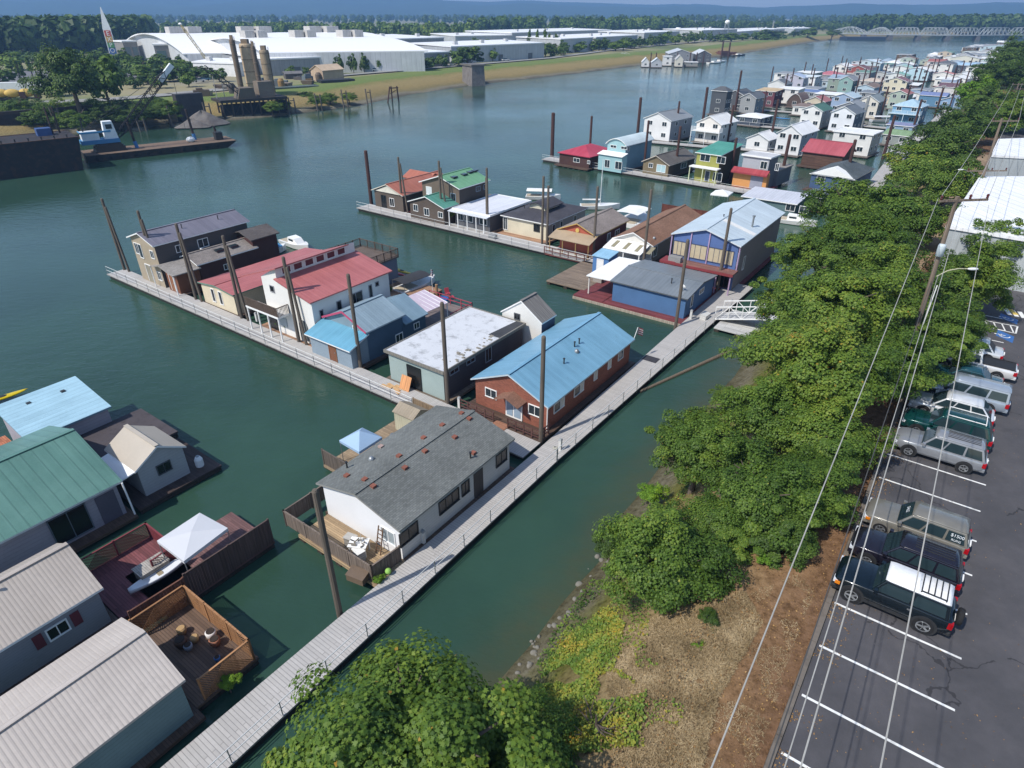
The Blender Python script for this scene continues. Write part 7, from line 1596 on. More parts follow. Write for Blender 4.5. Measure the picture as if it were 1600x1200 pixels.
# crane barge
p, rz, L = frame_px((138, 255), (372, 229)); rt = thing('crane_barge', 'flat dark work barge with raised spuds carrying the blue and white crane', 'barge', p, rz)
g = MB(); Wb = 9; g.hexa([(0, 0, -.8), (L - 4, 0, -.8), (L - 4, Wb, -.8), (0, Wb, -.8)], [(0, 0, 1.5), (L, 0, 1.5), (L, Wb, 1.5), (0, Wb, 1.5)]); g.build('hull', mat('#26241f', 'rust'), rt)
g = MB(); g.slab([(0.1, .1, 1.56), (L - .1, .1, 1.56), (L - .1, Wb - .1, 1.56), (.1, Wb - .1, 1.56)], .05); g.build('deck', mat('#77604c', 'patchy', .95), rt)
for x in np.linspace(2, L - 5, 11): g = MB(); g.rev([(.28, -.12), (.42, -.14), (.42, .14), (.28, .12)], (0, 0, 0), 12); g.v = [(a + x, -.16 + c * .6, b + .7) for a, b, c in g.v]; g.build('tyre_fender', TYRE, rt)
SLV = mat('#2a78b8')
for f, y, hh in ((.34, 4.5, 8), (.76, 7.5, 9), (.92, 6, 4.6)):
    g = MB(); g.tube((L * f, y, 0), (L * f - .6, y, hh), .3); sp = g.build('spud', mat('#2e2724', 'rust'), rt); g = MB(); g.tube((L * f, y, 1.5), (L * f - .2, y, 3.1), .42); g.build('spud_sleeve', SLV if f < .9 else DARKMETAL, sp)
g = MB(); g.box(L * .88, L * .93, 3, 5.4, 1.56, 3.4); g.build('deck_winch', mat('#3a3632', 'patchy'), rt)
g = MB(); g.ell((L * .71, 5, 2.1), (1.1, .8, .7)); g.build('white_buoy', WHITE, rt, True)
cx = L * .17; base = p + Matrix.Rotation(rz, 3, 'Z') @ Vector((cx, 4.5, 1.56)); cr = thing('crawler_crane', 'blue and white crawler crane with a long black lattice boom on the work barge', 'crane', base, rz)
for y in (-1.7, 1.0): g = MB(); g.prism_x([(y, 0), (y + .8, 0), (y + .8, 1.1), (y, 1.1)], -3.2, 3.2); g.build('track', DARKMETAL, cr)
g = MB(); g.hexa([(-3.4, -2.2, 0), (3.4, -2.2, 0), (3.0, 2.2, 0), (-3.4, 2.2, 0)], [(-2.6, -1.8, 1.8), (2.4, -1.8, 1.8), (2.4, 1.8, 1.8), (-2.6, 1.8, 1.8)]); g.build('undercarriage', mat('#1f1d1c', 'patchy'), cr)
g = MB(); g.box(-5.6, 2.4, -1.7, 1.7, 1.9, 2.8); g.build('turntable', mat('#2f7fb5'), cr); g = MB(); g.box(-5.2, -1.6, -1.5, 1.5, 2.8, 4.6); g.build('engine_house', mat('#d4dade'), cr)
g = MB(); g.box(-5.5, 1.0, -1.62, -1.5, 4.3, 4.7); g.box(-5.5, -5.3, -1.5, 1.5, 4.5, 4.7); g.build('walkway_rail', mat('#3a98c8'), cr)
g = MB(); g.hexa([(-.6, -1.5, 2.8), (2.3, -1.5, 2.8), (2.3, .6, 2.8), (-.6, .6, 2.8)], [(-.2, -1.5, 6.6), (1.8, -1.5, 6.6), (1.8, .6, 6.6), (-.2, .6, 6.6)]); cb = g.build('cab', mat('#dfe4e8'), cr); g = MB(); g.box(.2, 1.5, -1.62, -1.5, 5.0, 6.0); g.box(1.85, 2.1, -1.2, .3, 4.9, 5.9); g.build('pane', GLASS, cb)
Bt = at(304, 236); ht = zof(Bt, 106); tip = Matrix.Rotation(-rz, 3, 'Z') @ (Vector((Bt.x, Bt.y, ht)) - base); tip.y = 0; foot = Vector((2.2, 0, 2.6))
def lattice(parent, name, a, b, w, m, n=16, taper=True, r=.09):
    a, b = Vector(a), Vector(b); d = b - a; u = d.normalized(); s = u.cross(Vector((0, 1, 0))).normalized() if abs(u.y) < .9 else Vector((1, 0, 0)); v = u.cross(s); g = MB(); prev = None
    for i in range(n + 1):
        f = i / n; k = w / 2 * (min(1, .25 + f * 5, .25 + (1 - f) * 5) if taper else 1); c = a + d * f; Q = [c + s * k + v * k, c - s * k + v * k, c - s * k - v * k, c + s * k - v * k]
        if prev:
            for j in range(4): g.bar(prev[j], Q[j], r * 1.3, r * 1.3); g.bar(prev[j], Q[(j + 1) % 4] if i % 2 else Q[(j + 3) % 4], r, r)
        prev = Q
    return g.build(name, m, parent)
lattice(cr, 'boom', foot, tip, 1.5, mat('#1c1b1e'), 22, r=.11)
u = (tip - foot).normalized(); g = MB(); g.bar(tip - u * 4.2, tip + u * .6, 1.1, 1.1); g.build('boom_tip', mat('#d4dade'), cr)
g = MB()
for q in (tip, tip - u * 6): g.tube((-4.5, .4, 5.0), q, .05, n=5)
g.tube(tip, (tip.x, 0, tip.z - 14), .05, n=5); g.build('cable', DARKMETAL, cr)
g = MB(); g.bar((-4.6, 0, 2.8), (-4.2, 0, 7.4), .25, .25); g.bar((-4.2, 0, 7.4), (0, 0, 3), .2, .2); g.build('gantry', DARKMETAL, cr)
def P9(a, z): v = at(*a, z); return v
# gravel plant
GRAV = mat('#77736e', 'soil', .95); CONC = mat('#8d8578', 'patchy', .95); TANM = mat('#a8916e', 'rust', .8, 1, .15)
for i, (px, r, hh, lb, m) in enumerate((((318, 190), 7, 6, 'grey gravel heap by the waterline under the plant', GRAV), ((352, 172), 8, 5.5, 'tan gravel heap behind the grey one', mat('#94836a', 'soil')), ((300, 194), 5, 3.5, 'low grey gravel heap left of the plant', GRAV))):
    q = at(*px, 1.0); g = MB(); n = 20; rings = []
    for f in (1, .9, .75, .6, .45, .3, .15, .03): rings.append([(math.cos(2 * math.pi * k / n) * r * f * (1 + .16 * math.sin(3 * 2 * math.pi * k / n + i)), math.sin(2 * math.pi * k / n) * r * f * (.8 + .16 * math.sin(2 * 2 * math.pi * k / n + 1)), hh * .62 * (1 - f) ** .85 * (1 + .12 * math.sin(2 * math.pi * k / n * 2 + f * 5))) for k in range(n)])
    g.loft(rings); o = g.build('gravel_heap', m, loc=(q.x, q.y, .3)); tag(o, lb, 'gravel heap')
def wallpx(name, label, a, b, z0, ytop, th, m, cat='wall'):
    p, q = at(*a, z0), at(*b, z0); d = (q - p); L = d.length; rz = math.atan2(d.y, d.x); h = max(1.0, zof(p, ytop) - z0); g = MB(); g.box(0, L, 0, th, -1, h); n = max(1, int(L / 4))
    for i in range(n): g.box(L * (i + .1) / n, L * (i + .2) / n, -.12, 0, -1, h * .98)
    o = g.build(name, m, loc=p, rz=rz); return tag(o, label, cat)
wallpx('retaining_wall', 'dark concrete retaining wall left of the gravel heaps', (283, 186), (324, 182), 1.5, 148, 3, mat('#3f3b3c', 'patchy'))
wallpx('retaining_wall', 'black concrete quay wall below the tan shed', (504, 141), (556, 138), 2, 126, 6, mat('#2f3034', 'patchy'))
wallpx('retaining_wall', 'grey-green quay wall right of the silos', (424, 152), (500, 147), 2, 138, 5, mat('#56615c', 'patchy'))
def silo(label, base, ytop, r, m, cone=True, z0=4.6):
    b = at(*base, z0); h = zof(b, ytop) - z0; rt = thing('silo', label, 'silo', (b.x, b.y, z0)); g = MB(); g.rev([(r * .98, 0), (r, .3), (r, h * .97), (r * .9, h)], n=18); g.build('drum', m, rt, False)
    g = MB()
    for k in range(4): g.rev([(r + .06, -.12), (r + .1, 0), (r + .06, .12)], (0, 0, h * (k + 1) / 4.3), 18)
    g.build('band', mat('#7d6a50', 'rust'), rt); g = MB(); a = r * 1.02
    for k in range(int(h / .6)): g.bar((a, -.3, k * .6), (a, .3, k * .6), .06, .06)
    for s in (-.3, .3): g.bar((a, s, 0), (a, s, h + 1), .08, .08)
    g.build('ladder', mat('#5e5245'), rt)
    g = MB(); g.box(-r * .5, r * .5, -r * .5, r * .5, h, h + 1.4); g.build('top_house', mat('#857257', 'rust'), rt); return rt
silo('tall tan silo of the gravel plant, the wide one', (398, 148), 68, 2.2, mat('#bca27c', 'rust', .8, 1, .15))
silo('slim brown silo tube left of the wide tan silo', (379, 150), 62, .9, mat('#77644c', 'rust'))
silo('lower tan silo right of the wide one, with a broken top', (424, 148), 78, 1.6, mat('#9a8768', 'rust'))
silo('narrow brown pipe silo between the two tan silos', (410, 156), 72, .7, mat('#6a5a48', 'rust'))
b = at(388, 182, 0); rt = thing('loading_pier', 'dark timber and steel loading pier under the silos', 'pier', (b.x, b.y, 0), .65)
g = MB(); g.box(-9, 13, -4, 7, 5.0, 5.8); g.build('deck', mat('#39322c', 'timber'), rt)
for x in np.linspace(-8.5, 12.5, 8):
    for y in (-3.6, 2.0): g = MB(); g.tube((x, y, -1), (x, y, 5), .28, n=7); g.build('leg', mat('#463a30', 'timber'), rt)
g = MB()
for i, x in enumerate(np.linspace(-8.5, 12.5, 8)[:-1]): g.bar((x, -3.7, .4), (x + 3, -3.7, 4.8), .16, .2) if i % 2 else g.bar((x, -3.7, 4.8), (x + 3, -3.7, .4), .16, .2)
g.build('bracing', mat('#3a3029', 'timber'), rt); g = MB(); g.box(-8.8, 12.8, -2.5, -1.6, -1, 4.4); g.build('dark_bulkhead', mat('#232124'), rt)
g = MB(); g.hexa([(-3, -3, 5.8), (3, -3, 5.8), (2, 2, 5.8), (-3, 2, 5.8)], [(-2, -3.4, 9), (2.4, -3.4, 9), (2.4, 2, 9), (-2, 2, 9)]); g.build('hopper', mat('#6e6252', 'rust'), rt)
lattice(rt, 'conveyor', (-1, -2, 7), (-11, -1, 15.5), 1.2, mat('#2e2a28'), 10, False, .12)
g = MB(); g.box(4.5, 9.5, -2, 3, 5.8, 10.5); g.build('pump_house', mat('#7d6f5e', 'rust'), rt)
for x in (-8, -5.5): 
    g = MB(); g.tube((x, 3, 5), (x, 3, 13), .12); g.bar((x, 3, 13), (x + 1.6, 3, 13), .1, .1); g.build('lamp_post', mat('#aaa89c'), rt)
b = at(333, 112, FAR_Z); rt = thing('lattice_crane', 'slim yellow lattice crane before the white exhibition hall', 'crane', (b.x, b.y, FAR_Z), 0); e = at(300, 95, FAR_Z); hh = zof(b, 92) - FAR_Z
g = MB(); g.box(-2, 2, -1.5, 1.5, .4, 2.6); g.build('cab', mat('#2e2c2c'), rt); tipv = Vector((-13, 4, 21)); lattice(rt, 'boom', (0, 0, 2), tipv, .9, mat('#b9a45e'), 14, r=.1); g = MB(); g.ell(tuple(tipv), (.9, .6, .6)); g.build('boom_tip', WHITE, rt, True)
def gabled(label, a, b, yeave, ypeak, depth, wallm, roofm, z0=FAR_Z, name='shed', cat='shed', door_=True):
    p, q = at(*a, z0), at(*b, z0); d = q - p; L = d.length; rz = math.atan2(d.y, d.x); h = zof(p, yeave) - z0; hp = max(h + .6, zof(p, ypeak) - z0); rt = thing(name, label, cat, p, rz)
    g = MB(); g.prism_x([(0, 0), (depth, 0), (depth, h), (depth / 2, hp - .15), (0, h)], 0, L); g.build('wall', wallm, rt); g = MB(); g.slab([(-.4, -.4, h - .1), (L + .4, -.4, h - .1), (L + .4, depth / 2, hp), (-.4, depth / 2, hp)], .2); g.slab([(-.4, depth / 2, hp), (L + .4, depth / 2, hp), (L + .4, depth + .4, h - .1), (-.4, depth + .4, h - .1)], .2); g.build('roof', roofm, rt); return rt, L, h
rt, L, h = gabled('tan gabled shed on the quay right of the silos', (506, 127), (538, 124), 110, 102, 8, mat('#b59a7c'), mat('#c2a683', 'ribs', .6, 2))
g = MB(); g.box(-.06, .0, 2.5, 5.5, 0, 3); g.build('door', mat('#c2a888'), rt)
gabled('low dark grey shed left of the tan gabled shed', (447, 124), (473, 123), 115, 112, 6, mat('#55514f'), mat('#6a6663', 'ribs', .6, 2))
# pile clusters off the far bank
for i, (px, yt, k) in enumerate((((497, 174), 146, 2), ((538, 170), 140, 2), ((575, 165), 139, 2), ((325, 192), 160, 2), ((456, 178), 152, 2), ((92, 208), 166, 2), ((220, 206), 185, 2), ((270, 198), 165, 1))):
    b = at(*px, 0); hh = min(13, zof(b, yt)); n_ = ('between the tan shed quay and the water', 'below the tan gabled shed', 'at the end of the brush below the tan shed', 'before the grey gravel heap', 'right of the loading pier', 'above the huge black barge', 'behind the work barge', 'in the brush behind the work barge')[i]
    rt = thing('pile_cluster', 'cluster of old timber piles ' + n_, 'piles', (b.x, b.y, 0), .6)
    for j in range(k): g = MB(); g.tube((j * 1.6, 0, -1), (j * 1.6 - .3 + j * .2, .3, hh * (1 - .06 * j)), .28, .22, 7); g.build('pile', TIM, rt)
    if k > 1: g = MB(); g.bar((0, -.3, hh * .8), (1.5, -.3, hh * .8), .2, .25); g.build('brace', TIM, rt)
b = at(614, 160, 0); rt = thing('mooring_frame', 'rusty A-shaped pile frame standing in the water off the levee', 'piles', (b.x, b.y, 0), .6); hh = zof(b, 135)
for x0, x1, y in ((-2.4, -.8, 0), (0, 0, .5), (2.6, 2.2, 0)): g = MB(); g.tube((x0, y, -1), (x1, y, hh), .3, .26, 8); g.build('pile', STL, rt)
g = MB(); g.bar((-1.2, -.3, hh * .9), (2.6, -.3, hh * .9), .3, .35); g.bar((-.8, 0, hh * .55), (2.4, 0, hh * .8), .2, .2); g.build('brace', STL, rt)
b = at(745, 134, 0); rt = thing('bridge_pier', 'old weathered concrete bridge pier standing on the levee edge', 'pier', (b.x, b.y, 0), .5); hh = zof(b, 103)
g = MB(); g.hexa([(-3.6, -2.2, -1), (3.6, -2.2, -1), (3.6, 9, -1), (-3.6, 9, -1)], [(-3.2, -1.8, hh), (3.2, -1.8, hh), (3.2, 9, hh), (-3.2, 9, hh)]); g.build('shaft', mat('#77706a', 'patchy', .95, 1, .3), rt); g = MB(); g.box(-3.7, 3.7, -2.3, 9.3, hh, hh + .7); g.build('cap', mat('#6a645c', 'patchy'), rt)

# exhibition hall and other halls
EXW = mat('#b9bcc0', 'ribs', .6, 6, .04); EXR = mat('#e6e6e6', rough=.5, var=.02); GREYW = mat('#8e9094', 'ribs', .7, 6, .04)
def vault(label, a, b, yapex, L, name='exhibition_hall', wm=EXW, hs=7.0, hv=True, ang=None):
    """a, b: sight lines to the two feet of the vaulted end wall; the vault runs away to the right for L metres"""
    p, q = at(*a, FAR_Z), at(*b, FAR_Z); d = q - p; Wd = d.length; e = d.normalized(); ax = Vector((-e.y, e.x, 0)) if ang is None else Vector((math.cos(ang), math.sin(ang), 0)); rz = math.atan2(e.y, e.x)
    rt = thing(name, label, 'hall', p, rz); lx = Vector((ax.dot(e), ax.dot(Vector((-e.y, e.x, 0))), 0))
    mid = (p + q) / 2; hp = zof(mid, yapex) - FAR_Z; n = 16; rise = hp - hs
    pf = [(Wd * k / n, hs + rise * (1 - (2 * k / n - 1) ** 2)) for k in range(n + 1)]
    O = lambda x, y, z: (x + lx.x * y, lx.y * y, z)
    g = MB(); g.hexa([O(x, 0, z) for x, z in [(0, 0), (Wd, 0)] + pf[::-1]], [O(x, L, z - .1) for x, z in [(0, 0), (Wd, 0)] + pf[::-1]]); g.build('wall', wm, rt)
    g = MB()
    for (xa, za), (xb, zb_) in zip(pf, pf[1:]):
        P = [O(xa, -2, za + .4), O(xb, -2, zb_ + .4), O(xb, L + 2, zb_ + .4), O(xa, L + 2, za + .4)]; n_ = (Vector(P[1]) - Vector(P[0])).cross(Vector(P[2]) - Vector(P[0])); g.slab(P if n_.z > 0 else P[::-1], .5)
    g.build('roof', EXR, rt)
    if hv:
        for f in (.12, .45, .78):
            for k in (0, 1): c = Vector(O(Wd * .5, L * f + k * L * .085, hp)); g = MB(); g.box(c.x - 4, c.x + 4, c.y - L * .033, c.y + L * .033, hp - .5, hp + 3.6); g.build('roof_unit', mat('#b0aca6', 'ribs', .7, 4), rt)
    return rt
RA = R(14)
vault('far white vaulted exhibition hall with roof units along its ridge', (200, 92), (298, 108), 53, 118, ang=RA)
vault('nearer white vaulted exhibition hall behind the silos', (322, 100), (424, 116), 60, 75, ang=RA, hv=True, hs=9)
p = at(232, 104, FAR_Z)
for i, (a, b, yt, m, lb) in enumerate((((200, 98), (222, 97), 66, '#8a8682', 'grey concrete stair block at the left foot of the far vaulted hall'), ((248, 104), (288, 103), 71, '#86827e', 'grey concrete entrance block before the far vaulted hall'), ((296, 100), (372, 98), 78, '#cfd2d2', 'low white glazed entrance wing between the two vaulted halls'), ((175, 92), (250, 91), 80, '#d4d4d2', 'low white canopy wing below the far vaulted hall'))):
    p, q = at(*a, FAR_Z), at(*b, FAR_Z); d = q - p; L = d.length; h = zof(p, yt) - FAR_Z; rt = thing('entrance_block', lb, 'building', p, math.atan2(d.y, d.x)); g = MB(); g.box(0, L, 0, 14, 0, h); g.build('wall', mat(m, 'patchy', .9, 1, .08), rt); g = MB(); g.box(-.4, L + .4, -.4, 14.4, h, h + .8); g.build('roof', EXR, rt)
    n = max(2, int(L / 6))
    for k in range(n):
        w_ = MB(); w_.box(L * (k + .15) / n, L * (k + .85) / n, -.15, .05, h * .35, h * .75); w_.build('window', glossy('#5a6c70', .15), rt)
def hall(label, a, b, ytop, depth, wm=GREYW, rm=EXR, name='warehouse', cat='warehouse', z0=FAR_Z, parapet=.6, units=3, step=None):
    p, q = at(*a, z0), at(*b, z0); d = q - p; L = d.length; h = max(3, zof(p, ytop) - z0); rt = thing(name, label, cat, p, math.atan2(d.y, d.x)); g = MB(); g.box(0, L, 0, depth, 0, h); g.build('wall', wm, rt); g = MB(); g.slab([(-.3, -.3, h + parapet), (L + .3, -.3, h + parapet), (L + .3, depth + .3, h + parapet + .8), (-.3, depth + .3, h + parapet + .8)], parapet); g.build('roof', rm, rt)
    for k in range(units): x = L * (k + .5) / units; y = depth * (.3 + .4 * ((k * 7) % 3) / 3); g = MB(); g.box(x - 1.3, x + 1.3, y - 1, y + 1, h + parapet, h + parapet + 2); g.build('roof_unit', mat('#bdbdbb'), rt)
    nd = max(1, int(L / 25))
    for k in range(nd): x = L * (k + .5) / nd; g = MB(); g.box(x - 2, x + 2, -.1, .1, 0, min(3.6, h * .5)); g.build('loading_door', mat('#5f6468'), rt)
    return rt, L, h
hall('long pale grey exhibition hall wall running right of the silos', (424, 119), (703, 103), 94, 62, units=7)
hall('white blocky hall section above the long pale wall', (482, 103), (556, 99), 64, 50, mat('#d6d6d4', 'ribs', .6, 6, .03), units=3)
hall('grey hall with a flat white roof right of the white blocky section', (553, 98), (695, 90), 64, 55, units=4)
hall('grey low hall wall between the nearer vault and the long pale wall', (424, 106), (478, 103), 83, 25, units=1)
hall('small white works building left of the silos', (305, 117), (372, 120), 98, 14, mat('#d9d9d7'), units=2)
for i, (a, b, yt, dp, lb) in enumerate((((706, 100), (850, 91), 74, 40, 'low grey warehouse behind the big round tree on the levee'), ((712, 72), (800, 70), 57, 60, 'far white warehouse row left of the poplars'), ((800, 70), (955, 62), 52, 60, 'long white warehouse behind the poplars'), ((875, 84), (925, 80), 62, 40, 'white warehouse with a bright gable right of the poplars'), ((930, 78), (995, 73), 59, 40, 'pale warehouse among the trees above the levee ramp'), ((1005, 70), (1060, 66), 52, 50, 'white warehouse with a square tower beside it'), ((1095, 62), (1150, 59), 48, 50, 'white terminal building under the water tower'), ((1150, 58), (1185, 55), 50, 40, 'pale shed right of the water tower'), ((1190, 55), (1225, 53), 47, 40, 'cream low warehouse far along the levee'), ((1240, 52), (1275, 51), 45, 30, 'tiny white building before the bridge'))):
    hall(lb, a, b, yt, dp, mat('#a4a8ac', 'ribs', .7, 6, .05), units=3)
# pylon sign
b = at(181, 96, FAR_Z); hh = zof(b, 11) - FAR_Z; rt = thing('pylon_sign', 'tall tapered white pylon sign with coloured letters EXPO', 'sign', (b.x, b.y, FAR_Z), .35)
lean = Vector((at(157, 11, FAR_Z + hh).x - b.x, 0, 0)); lx = lean.x * .35
g = MB(); k = .62; g.hexa([(-2.4, -.6, 0), (2.4, -.6, 0), (2.4, .6, 0), (-2.4, .6, 0)], [(lx * k - 2.1, -.5, hh * k), (lx * k + 2.1, -.5, hh * k), (lx * k + 2.1, .5, hh * k), (lx * k - 2.1, .5, hh * k)]); g.hexa([(lx * k - 2.1, -.5, hh * k), (lx * k + 2.1, -.5, hh * k), (lx * k + 2.1, .5, hh * k), (lx * k - 2.1, .5, hh * k)], [(lx - .25, -.2, hh), (lx + .1, -.2, hh), (lx + .1, .2, hh), (lx - .25, .2, hh)]); g.build('pylon', mat('#d8dcdc', rough=.5, var=.04), rt)
for i, (ch, c) in enumerate((('E', '#c04a30'), ('X', '#c99a2e'), ('P', '#4f9a52'), ('O', '#2f66b0'))):
    z = hh * (.52 - i * .105); x = lx * z / hh; g = MB(); g.box(x - 1.7, x + 1.7, -.72, -.55, z - 1.75, z + 1.75); sq = g.build('letter_panel', mat(c), rt)
    lettering('letter', ch, 3.4, Matrix.Translation((x, -.76, z)) @ Matrix.Rotation(R(90), 4, 'X'), WHITE, sq)
# water tower
b = at(1133, 60, FAR_Z); hh = zof(b, 31) - FAR_Z; rt = thing('water_tower', 'slim white water tower with a round tank', 'water tower', (b.x, b.y, FAR_Z)); g = MB(); g.ell((0, 0, hh - 2.2), (3.0, 3.0, 2.2)); g.build('tank', WHITE, rt, True)
for a in range(5): g = MB(); g.tube((3.6 * math.cos(a * 1.257), 3.6 * math.sin(a * 1.257), 0), (2.4 * math.cos(a * 1.257), 2.4 * math.sin(a * 1.257), hh - 4), .35); g.build('leg', STEEL, rt)
b = at(1058, 60, FAR_Z); hh = zof(b, 43) - FAR_Z; rt = thing('storage_tower', 'short white round storage tower above the marina', 'tower', (b.x, b.y, FAR_Z)); g = MB(); g.rev([(3.2, 0), (3.2, hh - 1), (2.4, hh)], n=16); g.build('drum', WHITE, rt); g = MB(); g.rev([(3.4, hh * .6), (3.4, hh * .66)], n=16); g.build('band', STEEL, rt)
# levee road, parked cars, big lots
def strip_px(name, pts, wd_, z, m):
    P = [at(*q, z) for q in pts]; g = MB()
    for a, b in zip(P, P[1:]): d = (b - a).normalized(); n = Vector((-d.y, d.x, 0)) * wd_; g.slab([a, b, b + n, a + n], .1)
    return tag(g.build(name, m), kind='structure')
ROADG = mat('#8f8d88', 'patchy', .95)
strip_px('road', [(500, 121), (560, 116), (660, 108), (740, 101), (860, 91), (960, 78), (1040, 70), (1130, 62), (1230, 56)], 6, FAR_Z + .5, ROADG)
strip_px('road', [(-60, 172), (60, 162), (170, 157), (280, 148), (380, 138)], 9, FAR_Z + .35, ROADG)
for i, q in enumerate(([(-60, 140), (120, 128), (130, 108), (-60, 114)], [(150, 126), (330, 122), (330, 106), (170, 110)])):
    P = [at(*a, FAR_Z + .12) for a in q]; n = (P[1] - P[0]).cross(P[2] - P[0]); g = MB(); g.slab(P if n.z > 0 else P[::-1], .1); tag(g.build('road', mat('#6e6d70', 'patchy', .95)), kind='structure')
def farcar(px, c, van=False):
    p = at(*px, FAR_Z + .5); rt = thing('parked_car', 'tiny car parked on the far bank beside the levee road and halls', 'car', p, .6 + random.uniform(-.3, .3), 'cars parked on the far bank')
    h = 2.6 if van else 1.5; g = MB(); g.box(-2.3, 2.3, -.9, .9, .35, .95 if not van else h); g.build('body', pnt(c), rt); g = MB()
    if van: g.box(1.2, 2.33, -.92, .92, 1.4, 2.2); g.build('pane', CGL, rt)
    else: g.hexa([(-1.7, -.8, .95), (1.1, -.8, .95), (1.1, .8, .95), (-1.7, .8, .95)], [(-1.2, -.65, h), (.4, -.65, h), (.4, .65, h), (-1.2, .65, h)]); g.build('cabin', CGL, rt)
    for x in (-1.4, 1.4):
        for y in (-.85, .85): g = MB(); g.tube((x, y - .1, .33), (x, y + .1, .33), .33, n=10); g.build('wheel', TYRE, rt)
for px, c in zip(((587, 111), (592, 110), (594, 107), (650, 107), (706, 102), (790, 95), (836, 90), (880, 84), (890, 83), (895, 81), (905, 80), (1025, 71), (1035, 70), (320, 126), (312, 128), (240, 118), (250, 116), (262, 117), (160, 118), (30, 150)), ['#d8d8d8', '#c8ccd0', '#e0e0e0', '#2a2a2e', '#e0e0e0', '#d0d0d4', '#c0c4c8', '#d8d8d8', '#303036', '#5a2a2a', '#e0e0e0', '#d8d8d8', '#8890a0', '#5a86a8', '#d8d8d8', '#a04038', '#b0b4b8', '#c8c8c8', '#b8a080', '#e0e0e0']): farcar(px, c)
farcar((555, 111), '#e0e0e0', True); farcar((152, 137), '#d8d0c0', True)
for i, (px, lb) in enumerate((((46, 157), 'yellow mixer drum truck parked on the far bank, right one of three'), ((24, 158), 'yellow mixer drum truck in the middle of three'), ((6, 158), 'yellow mixer drum truck, left one of three'))):
    p = at(*px, FAR_Z + .3); rt = thing('mixer_truck', lb, 'truck', p, .4); g = MB(); g.ell((0, 0, 2.4), (2.4, 1.25, 1.3)); g.build('drum', mat('#c9a21f'), rt, True); g = MB(); g.box(1.9, 3.6, -1.1, 1.1, .5, 2.8); g.build('cab', mat('#4a3028'), rt); g = MB(); g.box(-3, 3.6, -.8, .8, .5, .9); g.build('chassis', DARKMETAL, rt)
    for x in (-2, -.8, 2.6): g = MB(); g.tube((x, -1, .5), (x, 1, .5), .5, n=12); g.build('wheel', TYRE, rt)
p = at(40, 147, FAR_Z + .3); rt = thing('trailer', 'long white box trailer on the far bank above the mixer trucks', 'trailer', p, .35); g = MB(); g.box(-7, 7, -1.3, 1.3, 1.1, 4); g.build('box', WHITE, rt)
for x in (-5.5, -4.3, 5): g = MB(); g.tube((x, -1.2, .5), (x, 1.2, .5), .5, n=12); g.build('wheel', TYRE, rt)
# marina under the levee
for i, (A, B, dp, he, k, w_, r_, lb) in enumerate((((1045, 84), (1085, 84.5), 26, 6.5, 'gable_t', '#80838a', '#b4bac2', 'big grey boat shed with a pale gable roof at the far marina'), ((1088, 85), (1112, 85), 24, 6, 'gable_t', '#4a4f5a', '#bcc2c8', 'dark sided boat shed right of the big grey one at the far marina'), ((1003, 97), (1015, 97), 7, 3.5, 'gable_t', '#d4d4d2', '#d8d8d8', 'small white floating house at the left end of the far marina'), ((1018, 97.5), (1035, 97.5), 7, 3.5, 'gable_t', '#aeb4bc', '#c8d4dc', 'small blue-grey floating house at the far marina'), ((1037, 88), (1050, 88.5), 8, 6.5, 'flat', '#dcdcda', '#d8d8d6', 'white three-storey block at the far marina'), ((1056, 93), (1068, 93), 8, 5, 'gable_t', '#d8d0b8', '#b4b0a8', 'cream two-storey house at the far marina'), ((1071, 97), (1088, 98), 7, 3.2, 'flat', '#8a8880', '#c4c4c0', 'low flat grey float house at the far marina'))):
    H = far(lb, A, B, dp, he, 2.6 if k == 'gable_t' else 0, k, w_, r_, w_, max(1, int(dp / 9)), 30, 'floating house' if dp < 20 else 'boat shed')
for i, x in enumerate((1016, 1024, 1057, 1077, 1087, 1098)): pile('steel_pile', 'rusty pile standing among the far marina houses', (x, 102), (x + 1, 82), .35, STL, 'piles of the far marina')
p = at(1124, 97, 0); boat('white boat moored at the right end of the far marina', p, .6, 12, 3.6, WB, None, 0, True); p = at(1115, 99, 0); boat('second white boat left of the one at the end of the far marina', p, .5, 12, 3.6, WB, None, 0, True)
p = at(1152, 87, 0); rt = boat('dark hulled tug with a white cabin off the levee', p, .5, 16, 5, mat('#2e3a44'), None, 0, True); p = at(1134, 87, 0); g = MB(); g.box(-8, 8, -4, 4, -.5, 2.6); g.box(-7, -1, -3, 3, 2.6, 3.6); tag(g.build('barge', mat('#6a4030', 'rust'), loc=p, rz=.5), 'small rust-red barge left of the tug', 'barge')
for x, t_ in ((1127, 64), (1138, 66)): pile('steel_pile', 'tall rusty pile beside the rust-red barge', (x, 88), (x + 1, t_), .6, STL, 'piles by the rust-red barge')
a, b = at(973, 84, FAR_Z), at(1004, 97, .6); gangway('long pale gangway down the levee to the far marina', a, b, 3, 1.2, mat('#b8b8b4'))
